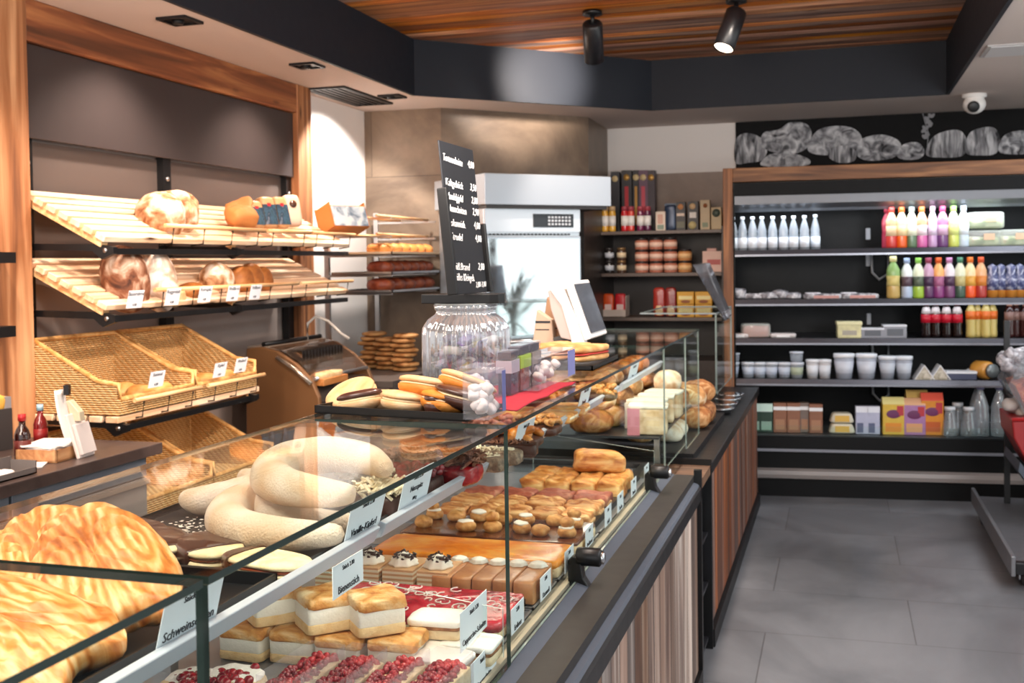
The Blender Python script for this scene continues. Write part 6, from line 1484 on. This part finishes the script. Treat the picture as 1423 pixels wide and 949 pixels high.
row = [(1233, '#a8344c', '#b84a5a', '#a03044', None, 'dark red juice bottle first in the upper juice row'), (1239, '#cc3a34', '#e8b48a', '#b03a34', '#e6c9a0', 'red and peach juice bottle in the upper row'), (1253, '#f0641e', '#f6e3b8', '#e0602a', '#f2d9a6', 'orange juice bottle with cream label in the upper row'), (1267, '#5f7a5a', '#eef0d8', '#8a9a98', '#eef3d6', 'pale green smoothie bottle with grey cap in the upper row'), (1281, '#d66aa8', '#f0b48a', '#e0703a', '#f3dfe6', 'pink smoothie bottle with orange cap in the upper row'), (1296, '#c9a0cc', '#e6e0ec', '#d8a6c4', '#e2d0e6', 'slim lilac smoothie bottle in the upper row'), (1310, '#6d3f78', '#d487b4', '#c04a74', '#d9b2d0', 'purple smoothie bottle with pink cap in the upper row'), (1325, '#cfd866', '#e8eebc', '#9ad468', '#dfe88c', 'lime yellow juice bottle with green cap in the upper row'), (1339, '#c9dae8', '#f2f6fa', '#b9c2d0', '#e6eef6', 'milky white bottle last in the upper row')]
for i, (px, cb, ct, cp__, lb_, lb) in enumerate(row): juice(lb, px, .10 + (.10 if i == 0 else 0), FSH[0], .070 if i != 5 else .060, .268, cb, ct, cp__, 'juice bottles of the upper row', lb_)
row = [(1241, '#c9a860', '#8fb26a', '#e9dfa0', '#d8c67a', 'green and gold carton bottle first in the lower juice row'), (1260, '#b9c8e2', '#e9edf2', '#a9bce0', '#5d4a56', 'pale blue juice bottle in the lower row'), (1276, '#a4c840', '#e6eed0', '#9ad860', '#5d6a58', 'green juice bottle with lime cap in the lower row'), (1290, '#5e3360', '#c9a0bc', '#9a4460', '#4a3350', 'dark plum juice bottle with crimson cap in the lower row'), (1304, '#8c3f7c', '#f2b06a', '#e0602a', '#b06a90', 'plum and orange juice bottle with orange cap in the lower row'), (1319, '#7a4470', '#e6dce6', '#c98ab8', '#4f3550', 'violet juice bottle with pink cap in the lower row'), (1334, '#3f5a4a', '#dfe3c6', '#4f8a6c', '#c3b880', 'dark green smoothie bottle with green cap in the lower row'), (1348, '#ee5a24', '#f2d8a6', '#ee7a30', '#e0a64a', 'orange red juice bottle with cream shoulder in the lower row'), (1363, '#b03a34', '#e8b080', '#dd5a30', '#d8843a', 'red juice bottle last in the lower row')]
for i, (px, cb, ct, cp__, lb_, lb) in enumerate(row): juice(lb, px, .10, FSH[1], .072 if i else .085, .262 if i else .275, cb, ct, cp__, 'juice bottles of the lower row', lb_)
NV = food([(.35, '#2e3358'), (.5, '#565c86'), (.65, '#c9ccdc')], 30, .3, .2)
for i, px in enumerate((1379, 1392, 1405, 1418)):
    u = fplace(px, 400, .12, 1.3); t_ = fthing('drink_pouch', f'amber drink pack under blue film, {ORD[i]} after the red juice bottle', 'drink', u, .12+.02*(i % 2), FSH[1], 'amber drink packs in blue film')
    MB().lathe([(0, 0), (.035, .003), (.036, .09), (.03, .12), (0, .12)], 16).build('amber_body', plain('#c98436', .2, coat=.4), t_); MB().lathe([(.0365, .05), (.037, .12), (.026, .17), (.03, .20), (0, .22)], 16).build('blue_film', NV, t_)
# salad boxes
LID = glass('#eef2ee', 1.5, .05, .28, '#f4f8f2', k=.8)
SAL = food([(.3, '#5f7a3a'), (.45, '#93a95c'), (.58, '#d9dfb4'), (.72, '#c98a4a')], 24, .6, .6, 60)
for i, (px, z_, lb) in enumerate(((1365, 0, 'clear salad box at the left of the lower layer'), (1409, 0, 'clear salad box at the right of the lower layer'), (1368, .115, 'clear salad box stacked on the two lower ones'))):
    u = fplace(px, 340, .14, 1.7); t_ = fthing('salad_box', lb, 'food box', u, .16, FSH[0]+z_, 'clear salad boxes')
    MB().sup((0, 0, .035), (.105, .08, .032), .4, amp=.008, freq=3, seed=i).build('salad', SAL, t_)
    m_ = MB(); m_.sup((0, 0, .055), (.112, .088, .054), .25, .3); m_.build('clear_box', LID, t_)
    MB().box(-.005, .06, -.0905, -.0885, .045, .085).build('label', plain('#e8c0a0', .5), t_)
# wide cheese and sausage packs lying on shelf 2
SIL = food([(.35, '#6d6a70'), (.5, '#a7a5ab'), (.65, '#dedde2')], 26, .2, .5, 60, spec=.6)
specs = [(1027, .05, .075, 'crumpled clear sausage pack right beside the timber post'), (1048, .07, .04, 'flat silvery pack, second from the timber post'), (1068, .07, .045, 'flat silvery pack, third from the timber post'), (1085, .05, .06, 'raised silvery pack before the wide ham packs'), (1101, .06, .045, 'flat silvery pack next to the wide ham packs')]
for i, (px, w_, h_, lb) in enumerate(specs):
    u = fplace(px, 410, .12, 1.3); t_ = fthing('sausage_pack', lb, 'food pack', u, .14, FSH[1], 'silvery sausage packs')
    MB().sup((0, 0, h_/2), (w_, .07, h_/2), .6, amp=.010, freq=3, seed=i, flat=-.9).build('shiny_wrap', SIL, t_)
for i, (px, lb) in enumerate(((1143, 'wide flat ham pack lying left of the other'), (1193, 'wide flat ham pack lying by the juice bottles'))):
    u = fplace(px, 410, .12, 1.3); t_ = fthing('ham_pack', lb, 'food pack', u, .14, FSH[1], 'wide ham packs')
    MB().sup((0, 0, .018), (.125, .075, .018), .3, .3, amp=.003).build('tray_film', SIL, t_); MB().box(-.06, .10, -.079, -.076, .006, .024).build('ham_edge', plain('#c98f86', .4), t_); MB().sup((-.06, 0, .035), (.05, .05, .008), .3).build('label', plain('#e6e4ea', .4), t_)
# shelf 3
t_ = fthing('red_food_tub', 'clear tub of red food near the glass guard', 'food box', fplace(1050, 460, .12, 1.05), .14, FSH[2])
MB().sup((0, 0, .04), (.09, .06, .038), .3, .4).build('red_filling', plain('#b8625c', .4), t_); MB().sup((.0, 0, .048), (.098, .068, .047), .25, .35).build('clear_tub', LID, t_)
for px, w_, lb in ((1028, .06, 'flat white pack left of the red tub'), (1088, .085, 'flat white pack right of the red tub')):
    t_ = fthing('cheese_pack', lb, 'food pack', fplace(px, 465, .12, 1.05), .13, FSH[2], 'flat white packs'); MB().sup((0, 0, .015), (w_, .06, .015), .3, amp=.004).build('wrap', plain('#cfc9c9', .3), t_); MB().box(-w_*.5, w_*.5, -.063, -.06, .006, .02).build('label', plain('#efeef0', .4), t_)
t_ = fthing('pastry_box', 'pale yellow folded box on the chiller shelf', 'food box', fplace(1180, 465, .10, 1.05), .12, FSH[2])
MB().box(-.075, .075, -.05, .06, 0, .10).build('box', plain('#d9d3a4', .5, vary=.15), t_, bevel=.006); MB().box(-.08, .08, -.055, .062, .085, .108).build('lid', plain('#e6e0b2', .5), t_, bevel=.004); MB().box(-.045, .045, -.0515, -.0495, .02, .05).build('window', plain('#a8a090', .3), t_)
for i, (px, lb) in enumerate(((1212, 'low grey white box beside the pale yellow one'), (1243, 'grey white box standing alone near the cola bottles'))):
    t_ = fthing('cake_box', lb, 'food box', fplace(px, 465, .10, 1.05), .12, FSH[2], 'low grey boxes'); MB().box(-.072, .072, -.05, .06, 0, .062+.02*i).build('box', plain('#8d8f98', .4), t_, bevel=.004); MB().box(-.072, .072, -.051, .06, .055+.02*i, .066+.02*i).build('lid', plain('#dfe2ea', .4), t_); MB().box(-.05, .05, -.052, -.050, .015, .05+.01*i).build('print', plain('#5c6068', .5), t_)
COLA = plain('#1c0c0a', .1, coat=.8); CRED = plain('#c01a30', .35)
for i, px in enumerate((1288, 1301, 1316, 1331)):
    u = fplace(px, 465, .10, 1.05); t_ = fthing('cola_bottle', f'dark cola bottle with red cap, {ORD[i]} of the four from the left', 'bottle', u, .12, FSH[2], 'cola bottles'); h_, r = .245, .033
    MB().lathe([(0, 0), (r*.92, .003), (r, h_*.1), (r*.9, h_*.3), (r, h_*.42), (r, h_*.62), (r*.75, h_*.76), (r*.42, h_*.86), (0, h_*.86)], 18).build('bottle_body', COLA, t_)
    MB().lathe([(r*1.02, h_*.40), (r*1.02, h_*.62)], 18).build('red_label', CRED, t_); MB().lathe([(r*.98, h_*.63), (r*.77, h_*.76), (r*.44, h_*.85)], 18).build('clear_neck', plain('#d9cfd0', .2, coat=.5), t_)
    MB().lathe([(0, h_*.86), (r*.52, h_*.86), (r*.52, h_), (0, h_)], 14).build('cap', plain('#c8304a', .4), t_)
for g, (base_px, n, body, lab, cap, nm_) in enumerate(((1350, 4, '#c9b46a', '#e0712a', '#e89a30', 'pale lemonade bottle with orange cap'), (1404, 3, '#3a1a18', '#8a6a62', '#e8a68a', 'dark iced tea bottle with salmon cap'))):
    for i in range(n):
        px = base_px+10.5*i if g == 0 else base_px+11*i
        u = fplace(px, 465, .10, 1.05); t_ = fthing('soft_drink_bottle', f'{nm_}, {ORD[i]} of its group from the left', 'bottle', u, .12+.03*(i % 2), FSH[2], nm_+'s'); h_, r = (.245, .031) if g == 0 else (.235, .031)
        MB().lathe([(0, 0), (r*.94, .003), (r, h_*.1), (r*.92, h_*.3), (r, h_*.42), (r, h_*.7), (r*.6, h_*.84), (r*.45, h_*.87), (0, h_*.87)], 18).build('bottle_body', plain(body, .15, coat=.5), t_)
        MB().lathe([(r*1.02, h_*.48), (r*1.02, h_*.70)], 18).build('label', plain(lab, .4), t_); MB().lathe([(0, h_*.87), (r*.6, h_*.87), (r*.6, h_), (0, h_)], 14).build('cap', plain(cap, .4), t_)
# shelf 4: tubs
TUBW = plain('#d9dde6', .35); TUBC = glass('#e8eef4', 1.5, .05, .4, '#cfd6e0', k=.8)
def tub(label, px, h_, r0, r1, body, lid, d=.12, z=FSH[3], grp=None, liner=None):
    u = fplace(px, 520, d, z); t_ = fthing('dairy_tub', label, 'tub', u, d, z, grp)
    MB().lathe([(0, 0), (r0, 0), (r1, h_*.86), (0, h_*.86)], 20).build('cup', body, t_)
    MB().lathe([(0, h_*.84), (r1*1.06, h_*.84), (r1*1.08, h_*.97), (r1*1.0, h_), (0, h_)], 20).build('lid', lid, t_)
    if liner: MB().lathe([(r0*1.03, h_*.12), (r1*.99, h_*.7)], 20).build('label', liner, t_)
    return t_
GRYL = plain('#8a8fa0', .4)
for i, px in enumerate((1018, 1040, 1056, 1072, 1090)): tub(f'small clear yoghurt cup on the fourth shelf, {ORD[i]} from the post', px, .105, .034, .044, TUBC, TUBW, grp='small clear cups', liner=plain('#b9c3d4', .4))
tub('stacked clear cup above the first small cup', 1019, .06, .038, .042, TUBC, TUBW, z=FSH[3]+.106, grp='stacked clear cups'); tub('stacked clear cup above the small cups near the white tubs', 1107, .07, .038, .042, TUBC, TUBW, z=FSH[3]+.106, grp='stacked clear cups')
tub('clear cup carrying the stacked one near the white tubs', 1107, .105, .036, .046, TUBC, TUBW, grp='small clear cups', liner=plain('#a8b29a', .4))
for i, px in enumerate((1129, 1146)): tub(f'slim white tub, {("left", "right")[i]} of the slim pair', px, .125, .034, .041, plain('#c9c6c8', .4), plain('#f0f1f5', .4), grp='slim white tubs', liner=plain('#dcdfe6', .4))
for i, px in enumerate((1173, 1204)): tub(f'big white lidded bucket, {("left", "right")[i]} of the two', px, .165, .05, .064, plain('#aeb4c2', .3), plain('#f4f6fb', .35), grp='white lidded buckets', liner=plain('#cfd4e0', .4))
for i, px in enumerate((1233, 1256)): tub(f'tall white cup right of the buckets, {("nearer to them", "farther from them")[i]}', px, .15, .040, .053, plain('#a3a9b6', .35), plain('#eef1f7', .4), grp='tall white cups', liner=plain('#c3c9d4', .4))
for i, px in enumerate((1283, 1305)):
    t_ = fthing('sandwich_pack', f'triangular sandwich pack, {("left", "right")[i]} of the pair', 'sandwich', fplace(px, 520, .12, .8), .13, FSH[3], 'triangular sandwich packs')
    MB().prism([(-.058, 0), (.058, 0), (.0, .088)], -.05, .06, 'Y').build('bread_filling', food([(.35, '#9a8f7a'), (.6, '#d3cbbb')], 30), t_); MB().prism([(-.062, 0), (-.002, .092), (.004, .092), (.066, 0), (.058, 0), (.0, .086), (-.056, 0)], -.055, .065, 'Y').build('wrapper', plain('#e4e4e6', .35), t_)
t_ = fthing('cream_cheese_box', 'long low white box between sandwich packs and the amber jar', 'food box', fplace(1336, 525, .12, .8), .13, FSH[3]); MB().box(-.095, .085, -.05, .05, 0, .045).build('box', plain('#4a5068', .4), t_, bevel=.003); MB().box(-.097, .087, -.052, .052, .04, .055).build('lid', plain('#eceef4', .4), t_)
t_ = fthing('lying_jar', 'amber preserve jar lying on its side beside the trolley', 'jar', fplace(1371, 525, .10, .8), .14, FSH[3])
MB().lathe([(0, -.07), (.052, -.07), (.058, -.05), (.058, .04), (.045, .06), (0, .06)], 24).build('amber_body', plain('#d99a44', .2, coat=.5), t_, loc=(-.01, 0, .06), rot=(R(90), 0, R(28))); MB().lathe([(0, 0), (.044, 0), (.044, .02), (0, .02)], 24).build('lid', plain('#7a7f80', .35, .5), t_, loc=(.023, -.062, .06), rot=(R(90), 0, R(28)))
tag(MB().sup((0, 0, .03), (.03, .03, .03), .6, amp=.006).build('wrapped_cheese', plain('#dcdfe2', .4), loc=fw(fplace(1349, 512, .2, .8), .2, FSH[3]+.001)), 'small white wrapped cheese behind the lying amber jar', 'cheese')
# base tray
BT = .406
def carton(label, px, w_, h_, c, bands, grp, d=.06, gable=False, dd=.06, name='milk_carton'):
    u = fplace(px, 590, d, BT); t_ = fthing(name, label, 'carton', u, d, BT, grp)
    MB().box(-w_/2, w_/2, 0, dd, 0, h_ if not gable else h_*.82).build('box', plain(c, .4, vary=.08), t_, bevel=.003)
    if gable: MB().prism([(-.0, h_*.82), (dd, h_*.82), (dd*.6, h_), (dd*.4, h_)], -w_/2, w_/2, 'X').build('gable_top', plain(gable, .4), t_)
    for (v0, v1, cc, u0, u1) in bands: MB().box(w_*(u0-.5), w_*(u1-.5), -.0015, .0005, h_*v0, h_*v1).build('printed_band', plain(cc, .45), t_)
    return t_
for i, px in enumerate((1048, 1065)): carton(f'green milk carton with white top, {("nearest the counter", "next to the brown cartons")[i]}', px, .082, .19, '#1f3a2c', ((.72, 1.0, '#cfeae0', .0, 1.0), (.08, .38, '#8fb0a0', .1, .9)), 'green milk cartons')
for i, (px, h_) in enumerate(((1084, .195), (1103, .195), (1118, .195), (1134, .19))): carton(f'brown drink carton with white top band, {ORD[i]} after the green ones', px, .085 if i != 2 else .06, h_, '#8a5a42' if i != 2 else '#7a6a62', ((.76, .88, '#eef0f4', 0, 1), (.1, .45, '#a87a5c', .15, .85)), 'brown drink cartons', d=.06 if i != 2 else .085)
EGG = plain('#d9d3bf', .5)
for k in range(2):
    t_ = fthing('egg_box', f'cream egg box with yellow label, {("lower", "upper")[k]} of two', 'egg box', fplace(1170, 595, .07, BT), .10, BT+k*.068, 'cream egg boxes')
    MB().sup((0, 0, .033), (.088-.008*k, .055, .033), .35, .4, fn=lambda q: Vector((q.x*(1-.25*(q.z/.033+1)/2), q.y, q.z))).build('box', EGG, t_); MB().box(-.045, .045, -.0565, -.049, .012, .052).build('yellow_label', plain('#e0b452', .5), t_)
for i, px in enumerate((1198, 1214)): carton(f'bluish white milk carton, {("nearer the egg boxes", "nearer the yellow carton")[i]}', px, .078, .18, '#b9bdd6', ((.78, 1.0, '#e9ecf6', 0, 1), (.05, .4, '#5d6484', .1, .6)), 'bluish milk cartons')
def jcart(label, px, c, c2, h_, d, g):
    t_ = carton(label, px, .135, h_, c, ((.08, .32, c2, .12, .85),), 'bright juice cartons', d=d, gable=g, dd=.09, name='juice_carton')
    MB().sup((0, -.001, h_*.56), (.045, .0015, .028), 1).build('brand_oval', plain('#6a2a5a', .45), t_); MB().box(.02, .06, -.002, .0004, h_*.52, h_*.78).build('red_corner', plain('#b8323c', .45), t_)
jcart('yellow juice carton with purple oval, left of the three fronts', 1242, '#d9b440', '#e0902c', .24, .05, '#eadf96'); jcart('lilac pink juice carton with purple oval, in the middle', 1271, '#a878a8', '#d9a070', .235, .05, '#e6b48c'); jcart('orange juice carton standing right of the lilac one', 1296, '#d98a24', '#c05a20', .27, .06, '#e8604c'); jcart('red topped juice carton behind the lilac one', 1275, '#d8503c', '#e89040', .275, .16, '#e8c070')
CLEAR2 = glass('#eaf0f5', 2.0, .03, .22, '#e6edf3', k=1)
for i, (px, h_, d, lb) in enumerate(((1320, .185, .06, 'small clear cup-shaped bottle next to the orange carton'), (1331, .2, .16, 'small clear bottle behind the two front ones'), (1346, .185, .06, 'small clear bottle beside the big water bottles'))):
    u = fplace(px, 600, d, BT); t_ = fthing('small_clear_bottle', lb, 'bottle', u, d, BT, 'small clear bottles'); MB().lathe([(0, 0), (.052, .003), (.046, .06), (.032, .14), (.030, h_*.9), (0, h_*.9)], 18).build('bottle_body', CLEAR2, t_); MB().lathe([(0, h_*.88), (.034, h_*.88), (.034, h_), (0, h_)], 16).build('lid', plain('#dfe4ea', .4), t_)
for i, (px, d, lb) in enumerate(((1362, .07, 'big clear water bottle, front one beside the small clear bottles'), (1388, .07, 'big clear water bottle nearest the trolley pole'), (1412, .1, 'big clear water bottle behind the trolley pole'), (1358, .2, 'big clear water bottle in the second row'))):
    water(lb, px, d, BT, .325, .052, True if False else None, plain('#8a88b4', .4), 'big clear water bottles', CLEAR2)
# ------------------------------------------------------------------ bread mural above the chiller
t_ = thing('bread_mural', 'black and white photo mural of loaves above the chiller', 'mural', (0, 0, 0))
MY = 8.425
a = at(1022, 165, Y=MY); X0m = a.x
MB().box(X0m, 3.19, MY-.006, MY, 2.15, 2.6).build('black_panel', plain('#08080a', .7, spec=.2), t_)
GR = food([(.32, '#1d1e21'), (.43, '#6f7075'), (.55, '#a9aaaf'), (.7, '#dcdde0')], 15, .7, .2, 60, dist=.9, detail=8)
GR2 = food([(.34, '#222327'), (.5, '#8a8b90'), (.66, '#cfd0d4')], 8, .7, .2, 60, stretch=(3.2, 1, .7), dist=.8)
def print_loaf(pts, mt, k):
    P2 = [at(x, y, Y=MY-.008) for x, y in pts]
    # closed smooth outline, printed flat on the panel
    n = len(P2); out = []
    for i in range(n):
        p0, p1, p2, p3 = P2[i-1], P2[i], P2[(i+1) % n], P2[(i+2) % n]
        for s in range(5):
            u = s/5; out.append(.5*((2*p1)+(-p0+p2)*u+(2*p0-5*p1+4*p2-p3)*u*u+(-p0+3*p1-3*p2+p3)*u**3))
    m_ = MB(); m_.prism([(p.x, p.z) for p in out], MY-.0075-.0007*k, MY-.006, 'Y'); m_.build('printed_loaf', mt, t_)
for k, (pts, mt) in enumerate((
    ([(1022, 196), (1035, 185), (1055, 190), (1066, 205), (1060, 222), (1040, 226), (1022, 226)], GR2),
    ([(1056, 200), (1062, 184), (1082, 180), (1098, 170), (1120, 172), (1128, 186), (1122, 205), (1100, 214), (1070, 210)], GR),
    ([(1122, 205), (1135, 182), (1160, 175), (1185, 178), (1198, 192), (1190, 208), (1160, 215), (1132, 214)], GR),
    ([(1185, 205), (1200, 192), (1225, 187), (1248, 195), (1252, 210), (1235, 221), (1200, 222)], GR),
    ([(1060, 222), (1075, 213), (1105, 214), (1125, 222), (1120, 230), (1080, 232), (1058, 230)], GR),
    ([(1150, 216), (1160, 204), (1178, 203), (1190, 212), (1186, 224), (1165, 226)], GR2),
    ([(1246, 216), (1255, 201), (1275, 198), (1285, 210), (1278, 220), (1258, 222)], GR),
    ([(1287, 215), (1295, 192), (1315, 182), (1335, 182), (1344, 198), (1338, 216), (1310, 219)], GR2),
    ([(1342, 212), (1346, 187), (1362, 178), (1382, 178), (1390, 195), (1384, 213), (1362, 216)], GR2),
    ([(1390, 212), (1394, 190), (1412, 182), (1432, 184), (1445, 200), (1435, 213)], GR))): print_loaf(pts, mt, k)
m_ = MB()
for k in range(16):
    p = at(1284+8*math.sin(k*.9)*.5+ (k*.6), 190-k*2.1+ (2 if k % 2 else 0), Y=MY-.008); m_.sup((p.x, MY-.0072, p.z), (.012, .0015, .02), 1, nu=8, nv=6, rot=(0, R(35 if k % 2 else -35), 0))
m_.tube([at(1288, 215, Y=MY-.009), at(1290, 185, Y=MY-.009), at(1280, 150, Y=MY-.009)], .004, 5)
m_.build('printed_wheat_ear', plain('#8a8b90', .7), t_)

# ------------------------------------------------------------------ trolley at the right edge
TZ_ = .125; TR = thing('display_trolley', 'grey wheeled display trolley with black pole at the right edge', 'trolley', (0, 0, 0))
MB().box(.775, 1.75, 5.45, 6.92, TZ_-.03, TZ_).build('platform', plain('#5e5e62', .4, .2), TR, bevel=.004)
MB().box(.755, .775, 5.40, 6.97, TZ_-.055, TZ_+.04).build('side_bumper', plain('#6f7074', .4, .3), TR, bevel=.004)
MB().box(.775, 1.75, 5.40, 5.45, TZ_-.045, TZ_+.01).build('front_edge', BLACK, TR, bevel=.003)
for i, (x, y) in enumerate(((.84, 5.52), (.80, 6.72), (1.6, 5.52), (1.6, 6.72))):
    c = MB(); c.prism([(-.03, .095), (.03, .095), (.015, .03), (-.015, .03)], -.035, -.03, 'X'); c.prism([(-.03, .095), (.03, .095), (.015, .03), (-.015, .03)], .03, .035, 'X'); c.box(-.035, .035, -.03, .03, .09, .096)
    fk = c.build('caster_fork', STEEL, TR, loc=(x, y, 0))
    MB().lathe([(0, -.02), (.04, -.02), (.045, -.012), (.045, .012), (.04, .02), (0, .02)], 24).build('wheel', plain('#4c4a4a', .5), fk, loc=(0, 0, .0451), rot=(0, R(90), 0)); MB().tube([(-.036, 0, .045), (.036, 0, .045)], .008).build('axle', CHROME, fk)
px_, pz = .925, at(1399, 480, Y=6.76)
MB().box(.91, .94, 6.745, 6.775, TZ_, 1.18).build('pole', BLACK, TR)
MB().box(1.66, 1.69, 6.745, 6.775, TZ_, 1.18).build('pole', BLACK, TR)
MB().prism([(at(1398, 620, Y=6.7).x, at(1398, 620, Y=6.7).z), (at(1425, 655, Y=6.7).x, at(1425, 655, Y=6.7).z), (1.6, at(1425, 655, Y=6.7).z), (1.6, at(1425, 655, Y=6.7).z-.03), (at(1423, 668, Y=6.7).x, at(1423, 668, Y=6.7).z), (at(1396, 632, Y=6.7).x, at(1396, 632, Y=6.7).z)], 6.2, 6.72, 'Y').build('cradle', GREYRAIL, TR)
P_ = [at(1397, 575, Y=6.45), at(1404, 590, Y=6.45), at(1425, 645, Y=6.45)]
t_ = thing('red_basket', 'red plastic basket hanging on the trolley pole', 'basket', (0, 0, 0))
MB().prism([(P_[0].x, P_[0].z), (1.55, P_[0].z+.03), (1.55, P_[2].z), (P_[2].x, P_[2].z), (P_[0].x+.01, P_[0].z-.1)], 6.22, 6.70, 'Y').build('bin', plain('#8f1a1c', .4), t_, bevel=.008); MB().tube([(P_[0].x, 6.22, P_[0].z), (1.5, 6.22, P_[0].z+.03)], .012).build('rim', plain('#a82226', .35), t_)
A_ = at(1394, 545, Y=6.42)
t_ = thing('clear_bin', 'clear tilted bin of orange chips above the red basket', 'bin', (0, 0, 0))
q0, q1, q2 = at(1394, 530, Y=6.42), at(1425, 585, Y=6.42), at(1396, 505, Y=6.42)
MB().prism([(q0.x, q0.z), (q1.x, q1.z), (1.5, q1.z), (1.5, q2.z+.12), (q2.x+.06, q2.z+.02)], 6.24, 6.66, 'Y').build('clear_shell', glass('#e6ebef', 1.5, .03, .18, '#bcc3ca', k=.8), t_)
MB().prism([(q0.x+.04, q0.z-.005), (q1.x+.01, q1.z+.02), (1.46, q1.z+.02), (1.46, q0.z+.06), (q0.x+.12, q0.z+.03)], 6.27, 6.63, 'Y').build('chips', food([(.3, '#7a2414'), (.5, '#c9502a'), (.7, '#e88a4a')], 16, .5, .8, 40), t_)
t_ = thing('sweet_bags', 'clear and silver bags of sweets piled above the tilted bin', 'sweets', (0, 0, 0))
m_ = MB(); rr = random.Random(9)
for k in range(14):
    p = at(rr.uniform(1396, 1440), rr.uniform(486, 520), Y=6.45); m_.sup(p, (.04, .05, .028), .6, amp=.008, freq=3, seed=k, nu=12, nv=8, rot=(rr.uniform(-1, 1), rr.uniform(-1, 1), rr.uniform(-1, 1)))
m_.build('bags', SIL, t_)
t_ = thing('bagged_rolls', 'bag of pale rolls between clear bin and red basket', 'bag', (0, 0, 0))
m_ = MB()
for k in range(5):
    p = at(1404+9*k, 562+5*k, Y=6.45); m_.sup((p.x, 6.44+.05*(k % 2), p.z), (.045, .06, .035), .8, amp=.005, seed=k, nu=14, nv=9)
m_.build('rolls', plain('#c9c4c0', .4), t_)
# chiller and window light
lamp('AREA', 'chiller_lamp', fw(1.1, .05, 1.868), fw(1.1, .36, 1.2), 4.5, COOL, 2.1, sy=.06)

# ------------------------------------------------------------------ lettering becomes mesh
bpy.context.view_layer.update()
dg = bpy.context.evaluated_depsgraph_get()
for o in [o for o in scn.objects if o.type == 'FONT']:
    me = bpy.data.meshes.new_from_object(o.evaluated_get(dg)); nm_ = o.name
    n_ = bpy.data.objects.new('lettering', me); COL.objects.link(n_)
    n_.name = 'chalk_writing' if nm_.startswith('chalk') else 'lettering'
    n_.parent = o.parent; n_.location = o.location; n_.rotation_euler = o.rotation_euler; n_.scale = o.scale
    bpy.data.objects.remove(o)
